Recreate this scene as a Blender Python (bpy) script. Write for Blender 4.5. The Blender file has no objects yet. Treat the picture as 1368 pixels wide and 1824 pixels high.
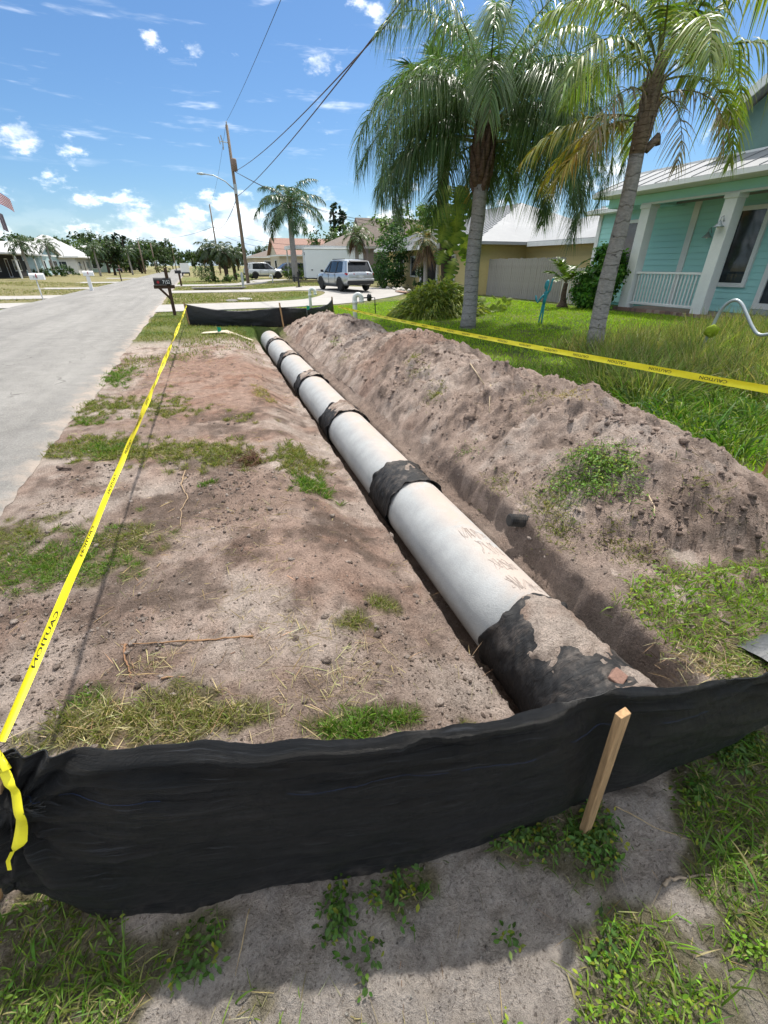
import bpy, bmesh, math, random
import numpy as np
from mathutils import Vector, Matrix

R = math.radians
random.seed(7)
rng = np.random.default_rng(11)
SC = bpy.context.scene
COL = SC.collection

# ------------------------------------------------------------------ camera
CAM_H, PITCH, YAW, FPX = 1.65, R(29.65), R(21.1), 773.0
cd = bpy.data.cameras.new('camera')
cam = bpy.data.objects.new('camera', cd)
COL.objects.link(cam)
cam.location = (0, 0, CAM_H)
cam.rotation_euler = (R(90) - PITCH, 0, -YAW)
cd.sensor_fit = 'HORIZONTAL'
cd.sensor_width = 36.0
cd.lens = FPX / 1368.0 * 36.0
cd.clip_start = 0.05
cd.clip_end = 3000
SC.camera = cam

# ------------------------------------------------------------------ sun, sky, exposure
SUN_AZ, SUN_EL = R(43), R(63.5)          # azimuth clockwise from +Y
SKY_STRENGTH, SUN_STRENGTH, EXPOSURE = 0.10, 2.3, 1.34
sd = bpy.data.lights.new('sun', 'SUN')
sd.energy = SUN_STRENGTH
sd.angle = R(1.4)
sd.color = (1.0, 0.95, 0.88)
sun = bpy.data.objects.new('sun', sd)
COL.objects.link(sun)
_to = Vector((math.sin(SUN_AZ) * math.cos(SUN_EL), math.cos(SUN_AZ) * math.cos(SUN_EL), math.sin(SUN_EL)))
sun.rotation_euler = (-_to).to_track_quat('-Z', 'Y').to_euler()
sun.location = _to * 60

SC.cycles.max_bounces = 5
SC.cycles.diffuse_bounces = 2
SC.cycles.glossy_bounces = 2
SC.cycles.transmission_bounces = 2
SC.cycles.caustics_reflective = False
SC.cycles.caustics_refractive = False

SC.view_settings.view_transform = 'Standard'
SC.view_settings.look = 'None'
SC.view_settings.gamma = 1
SC.view_settings.exposure = EXPOSURE
SC.view_settings.use_curve_mapping = False


class NT:
    """tiny node helper"""
    def __init__(s, tree):
        s.t = tree; s.n = tree.nodes; s.l = tree.links

    def new(s, kind, **kw):
        n = s.n.new(kind)
        for k, v in kw.items():
            if k == 'inp':
                for kk, vv in v.items():
                    if isinstance(vv, bpy.types.NodeSocket):
                        s.l.new(vv, n.inputs[kk])
                    else:
                        n.inputs[kk].default_value = vv
            else:
                setattr(n, k, v)
        return n

    def math(s, op, a, b=None, c=None, clamp=False):
        n = s.n.new('ShaderNodeMath'); n.operation = op; n.use_clamp = clamp
        for i, v in enumerate((a, b, c)):
            if v is None: continue
            if isinstance(v, bpy.types.NodeSocket): s.l.new(v, n.inputs[i])
            else: n.inputs[i].default_value = v
        return n.outputs[0]

    def noise(s, vec, scale, detail=4, rough=0.55, dist=0.0):
        n = s.n.new('ShaderNodeTexNoise')
        if vec is not None: s.l.new(vec, n.inputs['Vector'])
        n.inputs['Scale'].default_value = scale
        n.inputs['Detail'].default_value = detail
        n.inputs['Roughness'].default_value = rough
        n.inputs['Distortion'].default_value = dist
        return n.outputs['Fac']

    def mapr(s, v, a, b, c=0.0, d=1.0, smooth=True):
        n = s.n.new('ShaderNodeMapRange')
        n.interpolation_type = 'SMOOTHSTEP' if smooth else 'LINEAR'
        s.l.new(v, n.inputs['Value'])
        for k, x in zip(('From Min', 'From Max', 'To Min', 'To Max'), (a, b, c, d)):
            if isinstance(x, bpy.types.NodeSocket): s.l.new(x, n.inputs[k])
            else: n.inputs[k].default_value = x
        return n.outputs['Result']

    def mix(s, fac, a, b, mode='MIX'):
        n = s.n.new('ShaderNodeMix'); n.data_type = 'RGBA'; n.blend_type = mode
        for i, v in ((0, fac), (6, a), (7, b)):
            if isinstance(v, bpy.types.NodeSocket): s.l.new(v, n.inputs[i])
            elif i == 0: n.inputs[i].default_value = v
            else: n.inputs[i].default_value = (*v[:3], 1)
        return n.outputs[2]

    def vmath(s, op, a, b=None):
        n = s.n.new('ShaderNodeVectorMath'); n.operation = op
        for i, v in enumerate((a, b)):
            if v is None: continue
            if isinstance(v, bpy.types.NodeSocket): s.l.new(v, n.inputs[i])
            else: n.inputs[i].default_value = v
        return n.outputs['Value'] if op in ('DOT_PRODUCT', 'LENGTH') else n.outputs[0]

    def link(s, a, b): s.l.new(a, b)


def pix(u, v):
    """direction of a picture point (photograph pixels)"""
    dx = (u - 684) / FPX; dy = (912 - v) / FPX
    y = math.cos(PITCH) + dy * math.sin(PITCH); z = -math.sin(PITCH) + dy * math.cos(PITCH)
    c, s = math.cos(YAW), math.sin(YAW)
    return Vector((dx * c + y * s, -dx * s + y * c, z))


def g(u, v, z=0.0):
    d = pix(u, v); t = (z - CAM_H) / d.z
    return Vector((d.x * t, d.y * t, z))


def atx(u, v, X):
    d = pix(u, v); t = X / d.x
    return Vector((X, d.y * t, CAM_H + d.z * t))


def aty(u, v, Y):
    d = pix(u, v); t = Y / d.y
    return Vector((d.x * t, Y, CAM_H + d.z * t))


def make_world():
    w = bpy.data.worlds.new('World'); SC.world = w; w.use_nodes = True
    N = NT(w.node_tree); N.n.clear()
    sky = N.new('ShaderNodeTexSky', sky_type='NISHITA', sun_disc=False)
    sky.sun_elevation = SUN_EL; sky.sun_rotation = SUN_AZ
    sky.altitude = 0; sky.air_density = 1.0; sky.dust_density = 0.6; sky.ozone_density = 2.5
    hs = N.new('ShaderNodeHueSaturation', inp={'Saturation': 1.06, 'Value': 0.45, 'Color': sky.outputs[0]})
    skyc = N.mix(1.0, hs.outputs[0], (0.76, 0.98, 1.17), 'MULTIPLY')
    tc = N.new('ShaderNodeTexCoord').outputs['Generated']
    nrm = N.vmath('NORMALIZE', tc)
    sep = N.new('ShaderNodeSeparateXYZ'); N.link(nrm, sep.inputs[0])
    z = sep.outputs['Z']
    st = N.vmath('MULTIPLY', nrm, (1, 1, 1.9))
    # cumulus bank low over the horizon
    big = N.noise(st, 5.0, 2, 0.5)
    puff = N.noise(st, 15.0, 5, 0.6)
    s = N.math('ADD', N.math('MULTIPLY', big, 0.55), N.math('MULTIPLY', puff, 0.6))
    thr = N.mapr(z, 0.05, 0.155, 0.49, 0.70, False)
    thr2 = N.math('ADD', thr, 0.13)
    m1 = N.math('MULTIPLY', N.mapr(s, thr, thr2), 0.88)
    # scattered single puffs higher up
    d = None
    for (u, v, r) in ((570, 108, 0.030), (346, 95, 0.022), (128, 262, 0.030), (35, 245, 0.034), (575, 380, 0.05), (270, 75, 0.02)):
        q = pix(u, v).normalized()
        dist = N.vmath('LENGTH', N.vmath('MULTIPLY', N.vmath('SUBTRACT', nrm, tuple(q)), (1, 1, 1.35)))
        k = N.mapr(dist, 0.0, r * 1.5, 1.0, 0.0, False)
        d = k if d is None else N.math('MAXIMUM', d, k)
    pn = N.noise(st, 34.0, 4, 0.62)
    m2 = N.mapr(N.math('ADD', N.math('MULTIPLY', d, 0.9), N.math('MULTIPLY', N.math('SUBTRACT', pn, 0.5), 1.9)), 0.38, 1.15)
    m2 = N.math('MULTIPLY', m2, N.mapr(d, 0.0, 0.15))
    # dense bright cloud added overhead, out of view, to fill the shade
    gen = N.math('MULTIPLY', N.mapr(N.noise(nrm, 4.2, 4, 0.6), 0.30, 0.48), N.mapr(z, 0.36, 0.5, 0.0, 1.0))
    # thin streaks of cirrus
    ci = N.noise(N.vmath('MULTIPLY', nrm, (3, 3, 22)), 2.4, 4, 0.6)
    m3 = N.math('MULTIPLY', N.mapr(ci, 0.56, 0.78), N.mapr(z, 0.10, 0.2, 0.0, 0.42))
    m = N.math('MAXIMUM', N.math('MAXIMUM', m1, N.math('MULTIPLY', m2, 0.9)), N.math('MAXIMUM', m3, gen))
    haze = N.mapr(z, -0.02, 0.12, 0.30, 0.0)
    m = N.math('MAXIMUM', N.math('MULTIPLY', m, 0.95), haze)
    # clouds: brighter crests, greyer undersides (difference of the noise a little higher up)
    up = N.noise(N.vmath('ADD', st, (0, 0, 0.03)), 15.0, 3, 0.6)
    lit = N.mapr(N.math('SUBTRACT', puff, up), -0.10, 0.12)
    cl = N.mix(lit, (4.4, 4.8, 5.3), (9.2, 9.05, 8.8))
    cl = N.mix(N.mapr(z, 0.0, 0.10, 0.15, 0.9), (2.3, 3.1, 3.9), cl)
    out = N.mix(m, skyc, cl)
    # below the horizon: plain ground bounce
    bg = N.new('ShaderNodeBackground', inp={'Color': out, 'Strength': SKY_STRENGTH})
    wo = N.new('ShaderNodeOutputWorld'); N.link(bg.outputs[0], wo.inputs[0])


make_world()

# ------------------------------------------------------------------ materials
MATS = {}


def principled(name):
    m = bpy.data.materials.new(name); m.use_nodes = True
    N = NT(m.node_tree)
    b = m.node_tree.nodes['Principled BSDF']
    MATS[name] = m
    return m, N, b


def mat(name, color, rough=0.6, var=0.12, scale=8.0, bump=0.0, bscale=40.0, metal=0.0, spec=0.4, stretch=None, dirt=None):
    """painted / plain surface with noise in tone, optional fine relief and blotchy dirt"""
    if name in MATS: return MATS[name]
    m, N, b = principled(name)
    co = N.new('ShaderNodeTexCoord').outputs['Object']
    if stretch:
        co = N.vmath('MULTIPLY', co, stretch)
    n = N.noise(co, scale, 6, 0.6)
    n2 = N.noise(co, scale * 7.3, 3, 0.6)
    f = N.math('ADD', N.math('MULTIPLY', n, 0.65), N.math('MULTIPLY', n2, 0.35))
    f = N.mapr(f, 0.3, 0.7, 0.0, 1.0, False)
    lo = [c * (1 - var) for c in color]; hi = [min(1, c * (1 + var)) for c in color]
    c = N.mix(f, lo, hi)
    if dirt:
        k = N.mapr(N.noise(co, scale * 0.6, 8, 0.68), 0.5, 0.72, 0, dirt[1])
        c = N.mix(k, c, dirt[0])
    N.link(c, b.inputs['Base Color'])
    b.inputs['Roughness'].default_value = rough
    b.inputs['Metallic'].default_value = metal
    b.inputs['Specular IOR Level'].default_value = spec
    if bump:
        bn = N.new('ShaderNodeBump', inp={'Strength': 1.0, 'Distance': bump, 'Height': N.noise(co, bscale, 5, 0.6)})
        N.link(bn.outputs[0], b.inputs['Normal'])
    return m


def leaf_mat(name, trans=0.35, rough=0.5, spec=0.3):
    """foliage: colour comes from the per-leaf attribute, part of the light passes through"""
    if name in MATS: return MATS[name]
    m, N, b = principled(name)
    a = N.new('ShaderNodeAttribute', attribute_name='Col')
    co = N.new('ShaderNodeTexCoord').outputs['Object']
    f = N.mapr(N.noise(co, 30, 3), 0.3, 0.7, 0.82, 1.15, False)
    c = N.mix(1.0, a.outputs['Color'], N.new('ShaderNodeCombineColor', inp={'Red': f, 'Green': f, 'Blue': f}).outputs[0], 'MULTIPLY')
    N.link(c, b.inputs['Base Color'])
    b.inputs['Roughness'].default_value = rough
    b.inputs['Specular IOR Level'].default_value = spec
    tr = N.new('ShaderNodeBsdfTranslucent')
    tc = N.mix(1.0, c, (1.25, 1.35, 0.55), 'MULTIPLY')
    N.link(tc, tr.inputs['Color'])
    mx = N.new('ShaderNodeMixShader', inp={0: trans})
    N.link(b.outputs[0], mx.inputs[1]); N.link(tr.outputs[0], mx.inputs[2])
    N.link(mx.outputs[0], m.node_tree.nodes['Material Output'].inputs[0])
    return m


def soil_mat():
    m, N, b = principled('soil')
    a = N.new('ShaderNodeAttribute', attribute_name='Col').outputs['Color']
    co = N.new('ShaderNodeTexCoord').outputs['Object']
    n1 = N.noise(co, 9, 6, 0.65)
    n2 = N.noise(co, 70, 6, 0.7)
    n3 = N.noise(co, 330, 3, 0.6)
    v = N.math('ADD', N.math('ADD', N.math('MULTIPLY', n1, 0.4), N.math('MULTIPLY', n2, 0.38)), N.math('MULTIPLY', n3, 0.3))
    f = N.mapr(v, 0.38, 0.70, 0.40, 1.45, False)
    cc = N.new('ShaderNodeCombineColor', inp={'Red': f, 'Green': f, 'Blue': f}).outputs[0]
    c = N.mix(1.0, a, cc, 'MULTIPLY')
    # little pale shell and root specks
    sp = N.mapr(N.noise(co, 150, 2, 0.5), 0.70, 0.76)
    c = N.mix(N.math('MULTIPLY', sp, 0.45), c, (0.62, 0.55, 0.47))
    pt = N.mapr(N.noise(co, 105, 3, 0.65), 0.58, 0.68)
    c = N.mix(N.math('MULTIPLY', pt, 0.6), c, N.mix(1.0, c, (0.30, 0.26, 0.23), 'MULTIPLY'))
    N.link(c, b.inputs['Base Color'])
    b.inputs['Roughness'].default_value = 0.95
    b.inputs['Specular IOR Level'].default_value = 0.12
    h = N.math('SUBTRACT', N.math('ADD', N.math('MULTIPLY', n2, 1.0), N.math('MULTIPLY', n3, 0.30)), N.math('MULTIPLY', pt, 0.25))
    bn = N.new('ShaderNodeBump', inp={'Strength': 1.0, 'Distance': 0.045, 'Height': h})
    N.link(bn.outputs[0], b.inputs['Normal'])
    return m


def road_mat():
    m, N, b = principled('asphalt_bleached')
    co = N.new('ShaderNodeTexCoord').outputs['Object']
    n0 = N.noise(N.vmath('MULTIPLY', co, (1, 0.18, 1)), 1.1, 5, 0.6)
    n1 = N.noise(co, 3.2, 6, 0.65)
    n2 = N.noise(co, 60, 4, 0.75)
    n3 = N.noise(co, 230, 2, 0.7)
    f = N.math('ADD', N.math('ADD', N.math('MULTIPLY', n0, 0.25), N.math('MULTIPLY', n1, 0.2)), N.math('ADD', N.math('MULTIPLY', n2, 0.42), N.math('MULTIPLY', n3, 0.4)))
    c = N.mix(N.mapr(f, 0.46, 0.78, 0, 1, False), (0.09, 0.086, 0.081), (0.35, 0.336, 0.312))
    sep = N.new('ShaderNodeSeparateXYZ'); N.link(co, sep.inputs[0])
    # old repair strip, hairline cracks, sand carried onto the edge
    tr = N.mapr(N.noise(N.vmath('MULTIPLY', co, (1.3, 0.03, 1)), 1.0, 3, 0.5), 0.52, 0.60, 0.0, 0.22)
    c = N.mix(tr, c, (0.15, 0.145, 0.14))
    vo = N.new('ShaderNodeTexVoronoi', feature='DISTANCE_TO_EDGE', inp={'Scale': 0.55})
    N.link(N.vmath('ADD', co, N.vmath('MULTIPLY', N.new('ShaderNodeTexNoise', inp={'Scale': 2.0, 'Detail': 5.0, 'Vector': co}).outputs['Color'], (0.9, 0.9, 0))), vo.inputs['Vector'])
    ck = N.math('MULTIPLY', N.mapr(vo.outputs['Distance'], 0.002, 0.012, 1.0, 0.0), N.mapr(n1, 0.48, 0.62, 0.0, 0.55))
    c = N.mix(ck, c, (0.07, 0.065, 0.06))
    ed = N.math('ADD', N.mapr(sep.outputs['X'], -2.35, -1.66, -0.35, 0.62, False), N.math('MULTIPLY', N.math('SUBTRACT', N.noise(co, 2.6, 6, 0.7), 0.5), 1.5))
    c = N.mix(N.mapr(ed, 0.25, 0.75, 0.0, 0.75), c, (0.40, 0.33, 0.275))
    N.link(c, b.inputs['Base Color'])
    b.inputs['Roughness'].default_value = 0.9
    b.inputs['Specular IOR Level'].default_value = 0.2
    bn = N.new('ShaderNodeBump', inp={'Strength': 1.0, 'Distance': 0.006, 'Height': N.math('ADD', n2, n3)})
    N.link(bn.outputs[0], b.inputs['Normal'])
    return m


def concrete_pipe_mat():
    m, N, b = principled('pipe_concrete')
    co = N.new('ShaderNodeTexCoord').outputs['Object']
    n1 = N.noise(co, 5, 6, 0.6)
    n2 = N.noise(co, 120, 3, 0.7)
    c = N.mix(N.mapr(N.math('ADD', N.math('MULTIPLY', n1, 0.5), N.math('MULTIPLY', n2, 0.5)), 0.35, 0.68, 0, 1, False), (0.29, 0.30, 0.303), (0.44, 0.45, 0.45))
    pit = N.mapr(N.noise(co, 240, 1, 0.5), 0.68, 0.74)
    c = N.mix(N.math('MULTIPLY', pit, 0.55), c, (0.2, 0.2, 0.2))
    # sandy stain along the crown, own blotchy shape
    sep = N.new('ShaderNodeSeparateXYZ'); N.link(co, sep.inputs[0])
    top = N.mapr(sep.outputs['Z'], 0.06, 0.27, 0, 1)
    st = N.mapr(N.math('ADD', N.noise(co, 3.3, 7, 0.7, 0.6), N.math('MULTIPLY', top, 0.20)), 0.53, 0.72)
    right = N.mapr(sep.outputs['X'], -0.20, 0.05)
    st = N.math('MULTIPLY', N.math('MULTIPLY', st, top), right)
    c = N.mix(N.math('MULTIPLY', st, 0.8), c, (0.42, 0.34, 0.285))
    N.link(c, b.inputs['Base Color'])
    b.inputs['Roughness'].default_value = 0.85
    b.inputs['Specular IOR Level'].default_value = 0.25
    bn = N.new('ShaderNodeBump', inp={'Strength': 1.0, 'Distance': 0.0035, 'Height': N.math('ADD', n2, N.math('MULTIPLY', pit, -0.8))})
    N.link(bn.outputs[0], b.inputs['Normal'])
    return m


def fabric_mat():
    m, N, b = principled('black_woven_fabric')
    uv = N.new('ShaderNodeUVMap').outputs[0]
    co = N.new('ShaderNodeTexCoord').outputs['Object']
    su = N.new('ShaderNodeSeparateXYZ'); N.link(uv, su.inputs[0])
    wx = N.math('SINE', N.math('MULTIPLY', su.outputs['X'], 6.283 * 330))
    wy = N.math('SINE', N.math('MULTIPLY', su.outputs['Y'], 6.283 * 330))
    weave = N.math('MULTIPLY', wx, wy)
    streak = N.noise(N.vmath('MULTIPLY', uv, (1.6, 60, 1)), 1.6, 5, 0.75)
    blot = N.noise(co, 5, 6, 0.65)
    c = N.mix(N.mapr(streak, 0.40, 0.72), (0.001, 0.0011, 0.0015), (0.0085, 0.009, 0.0105))
    c = N.mix(N.mapr(blot, 0.52, 0.80, 0, 0.16), c, (0.07, 0.06, 0.05))
    thd = N.noise(N.vmath('MULTIPLY', uv, (2.5, 120, 1)), 1.6, 2, 0.6)
    c = N.mix(N.mapr(thd, 0.60, 0.70, 0, 0.8), c, (0.034, 0.037, 0.043))
    mud = N.math('MULTIPLY', N.mapr(su.outputs['Y'], 0.0, 0.16, 1.0, 0.0), N.mapr(N.noise(co, 22, 6, 0.7), 0.45, 0.7))
    c = N.mix(N.math('MULTIPLY', mud, 0.4), c, (0.20, 0.165, 0.14))
    N.link(c, b.inputs['Base Color'])
    b.inputs['Roughness'].default_value = 0.42
    N.link(N.mapr(streak, 0.3, 0.8, 0.30, 0.52, False), b.inputs['Roughness'])
    b.inputs['Specular IOR Level'].default_value = 0.42
    h = N.math('ADD', N.math('MULTIPLY', weave, 0.35), N.math('MULTIPLY', streak, 1.4))
    bn = N.new('ShaderNodeBump', inp={'Strength': 0.9, 'Distance': 0.004, 'Height': h})
    N.link(bn.outputs[0], b.inputs['Normal'])
    return m


def wrap_mat():
    m, N, b = principled('black_filter_cloth')
    co = N.new('ShaderNodeTexCoord').outputs['Object']
    a = N.noise(co, 7, 7, 0.7, 0.4)
    sep = N.new('ShaderNodeSeparateXYZ'); N.link(co, sep.inputs[0])
    k = N.math('MULTIPLY', N.mapr(a, 0.45, 0.70), N.mapr(sep.outputs['Z'], 0.05, 0.28, 0.06, 0.5))
    c = N.mix(k, (0.013, 0.013, 0.014), (0.20, 0.165, 0.14))
    N.link(c, b.inputs['Base Color'])
    b.inputs['Roughness'].default_value = 0.62
    b.inputs['Specular IOR Level'].default_value = 0.3
    w = N.noise(N.vmath('MULTIPLY', co, (1, 5, 1)), 9, 5, 0.6, 1.0)
    bn = N.new('ShaderNodeBump', inp={'Strength': 1.0, 'Distance': 0.012, 'Height': w})
    N.link(bn.outputs[0], b.inputs['Normal'])
    return m


def trunk_mat(name, base, ring=7.0, var=0.4):
    m, N, b = principled(name)
    co = N.new('ShaderNodeTexCoord').outputs['Object']
    w = N.noise(co, 4, 5, 0.6)
    sep = N.new('ShaderNodeSeparateXYZ'); N.link(co, sep.inputs[0])
    zz = N.math('ADD', N.math('MULTIPLY', sep.outputs['Z'], ring), N.math('MULTIPLY', w, 1.3))
    fr = N.math('FRACT', zz)
    ln = N.mapr(fr, 0.0, 0.10, 1.0, 0.0)
    sp = N.noise(N.vmath('MULTIPLY', co, (1, 1, 2.6)), 11, 7, 0.72)
    c = N.mix(N.mapr(sp, 0.34, 0.68, 0, 1, False), [x * (1 - var) for x in base], [min(1, x * (1 + var * 0.55)) for x in base])
    c = N.mix(N.math('MULTIPLY', ln, 0.4), c, [x * 0.4 for x in base])
    scar = N.mapr(N.noise(N.vmath('MULTIPLY', co, (1, 1, 1.8)), 7, 4, 0.6), 0.63, 0.68)
    c = N.mix(N.math('MULTIPLY', scar, 0.75), c, (0.06, 0.05, 0.045))
    N.link(c, b.inputs['Base Color'])
    b.inputs['Roughness'].default_value = 0.92
    b.inputs['Specular IOR Level'].default_value = 0.15
    h = N.math('SUBTRACT', sp, N.math('MULTIPLY', ln, 0.7))
    bn = N.new('ShaderNodeBump', inp={'Strength': 1.0, 'Distance': 0.02, 'Height': h})
    N.link(bn.outputs[0], b.inputs['Normal'])
    return m


def glass_mat(name, tint=(0.02, 0.025, 0.03)):
    m, N, b = principled(name)
    co = N.new('ShaderNodeTexCoord').outputs['Object']
    c = N.mix(N.mapr(N.noise(co, 2.5, 4), 0.35, 0.7), tint, [x * 2.2 for x in tint])
    N.link(c, b.inputs['Base Color'])
    b.inputs['Roughness'].default_value = 0.06
    b.inputs['Specular IOR Level'].default_value = 0.6
    return m


def wood_mat(name, col, var=0.3):
    m, N, b = principled(name)
    co = N.new('ShaderNodeTexCoord').outputs['Object']
    gr = N.noise(N.vmath('MULTIPLY', co, (18, 18, 1.4)), 4, 6, 0.62, 0.5)
    c = N.mix(N.mapr(gr, 0.33, 0.68, 0, 1, False), [x * (1 - var) for x in col], [min(1, x * (1 + var * 0.6)) for x in col])
    kn = N.mapr(N.noise(co, 9, 2), 0.70, 0.74)
    c = N.mix(N.math('MULTIPLY', kn, 0.7), c, [x * 0.3 for x in col])
    N.link(c, b.inputs['Base Color'])
    b.inputs['Roughness'].default_value = 0.8
    b.inputs['Specular IOR Level'].default_value = 0.2
    bn = N.new('ShaderNodeBump', inp={'Strength': 0.8, 'Distance': 0.004, 'Height': gr})
    N.link(bn.outputs[0], b.inputs['Normal'])
    return m


SOIL = soil_mat(); ROAD = road_mat(); PIPE = concrete_pipe_mat(); FABRIC = fabric_mat(); WRAP = wrap_mat()
LEAF = leaf_mat('leaf'); GRASS = leaf_mat('grass_blade', 0.40, 0.5, 0.25); FROND = leaf_mat('palm_leaflet', 0.30, 0.36, 0.45)
STRAW = leaf_mat('straw', 0.2, 0.8, 0.1)
GLASS = glass_mat('window_glass'); CARGLASS = glass_mat('car_glass', (0.012, 0.014, 0.018))
WOOD = wood_mat('pine_stake', (0.42, 0.265, 0.135), 0.42); GREYWOOD = wood_mat('weathered_fence_wood', (0.33, 0.30, 0.27)); POLEWOOD = wood_mat('pole_wood', (0.22, 0.17, 0.13), 0.45)
DARKWOOD = wood_mat('stained_post_wood', (0.075, 0.045, 0.03), 0.35)
YELLOW = mat('caution_yellow', (0.78, 0.69, 0.02), 0.42, 0.10, 9, spec=0.35)
BLACK = mat('black_ink', (0.012, 0.012, 0.012), 0.6, 0.2)
BLACKM = mat('black_metal', (0.015, 0.015, 0.016), 0.45, 0.3)
WHITE = mat('white_paint', (0.78, 0.78, 0.76), 0.5, 0.06, 3, dirt=((0.5, 0.48, 0.44), 0.25))
PVC = mat('white_pvc', (0.72, 0.74, 0.70), 0.4, 0.06, 4, dirt=((0.42, 0.44, 0.36), 0.3))
TEAL = mat('teal_siding', (0.40, 0.74, 0.70), 0.65, 0.07, 2.5, 0.0015, 60, stretch=(1, 0.2, 1))
YSIDE = mat('yellow_siding', (0.62, 0.50, 0.235), 0.7, 0.07, 2.5, stretch=(1, 0.2, 1))
ROOFM = mat('pale_metal_roof', (0.25, 0.256, 0.262), 0.6, 0.08, 1.2, spec=0.3, dirt=((0.42, 0.42, 0.42), 0.3))
ROOFW = mat('white_tile_roof', (0.50, 0.495, 0.485), 0.75, 0.08, 1.5, 0.02, 9, dirt=((0.45, 0.43, 0.4), 0.4))
SHINGLE = mat('brown_shingle', (0.155, 0.125, 0.105), 0.9, 0.28, 5, 0.015, 14)
REDTILE = mat('red_tile', (0.27, 0.16, 0.125), 0.85, 0.2, 5, 0.02, 12)
CREAM = mat('cream_stucco', (0.60, 0.53, 0.42), 0.85, 0.08, 2, 0.004, 40)
GREYST = mat('grey_stucco', (0.36, 0.34, 0.33), 0.85, 0.1, 2, 0.004, 40)
BLUEST = mat('pale_blue_stucco', (0.42, 0.56, 0.60), 0.85, 0.08, 2, 0.004, 40)
WALLW = mat('white_stucco', (0.66, 0.65, 0.62), 0.85, 0.08, 2, 0.004, 40)
DARKSHADE = mat('dark_shade_tone', (0.03, 0.027, 0.026), 0.9, 0.3, 2)  # near-black colour standing in for shade in the recess and porch
CONC = mat('drive_concrete', (0.35, 0.332, 0.31), 0.9, 0.13, 1.3, 0.003, 90, spec=0.2, dirt=((0.30, 0.28, 0.26), 0.35))
BRICK = mat('brick_paver', (0.30, 0.185, 0.145), 0.9, 0.3, 6, 0.006, 50, spec=0.15)
BRICK2 = mat('brick_paver_pale', (0.40, 0.30, 0.25), 0.9, 0.25, 6, 0.006, 50, spec=0.15)
SILVER = mat('silver_paint', (0.50, 0.52, 0.54), 0.28, 0.03, 2, metal=0.55, spec=0.5)
SILVER2 = mat('white_silver_paint', (0.66, 0.68, 0.69), 0.28, 0.03, 2, metal=0.3, spec=0.5)
DARKCAR = mat('dark_grey_paint', (0.06, 0.075, 0.085), 0.25, 0.05, 2, metal=0.3, spec=0.5)
RUBBER = mat('tyre_rubber', (0.018, 0.018, 0.018), 0.85, 0.2)
PLASTIC = mat('black_trim', (0.022, 0.022, 0.024), 0.55, 0.2)
ALLOY = mat('alloy_rim', (0.42, 0.42, 0.43), 0.35, 0.1, metal=0.7)
REDL = mat('red_lens', (0.35, 0.015, 0.02), 0.2, 0.1)
TEALP = mat('teal_sculpture_paint', (0.035, 0.30, 0.34), 0.35, 0.25, 9)
GALV = mat('galvanised_steel', (0.42, 0.46, 0.47), 0.4, 0.15, 9, metal=0.4)
GREENF = mat('green_flag_plastic', (0.0, 0.30, 0.17), 0.5, 0.1)

# ------------------------------------------------------------------ helpers
def link(o, parent=None):
    COL.objects.link(o)
    if parent is not None: o.parent = parent
    return o


def tag(o, label=None, cat=None, group=None, kind=None):
    if label: o['label'] = label
    if cat: o['category'] = cat
    if group: o['group'] = group
    if kind: o['kind'] = kind
    return o


def empty(name, loc, label, cat, group=None, rz=0.0):
    o = bpy.data.objects.new(name, None)
    o.empty_display_size = 0.1
    o.location = loc; o.rotation_euler = (0, 0, rz)
    link(o)
    return tag(o, label, cat, group)


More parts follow.
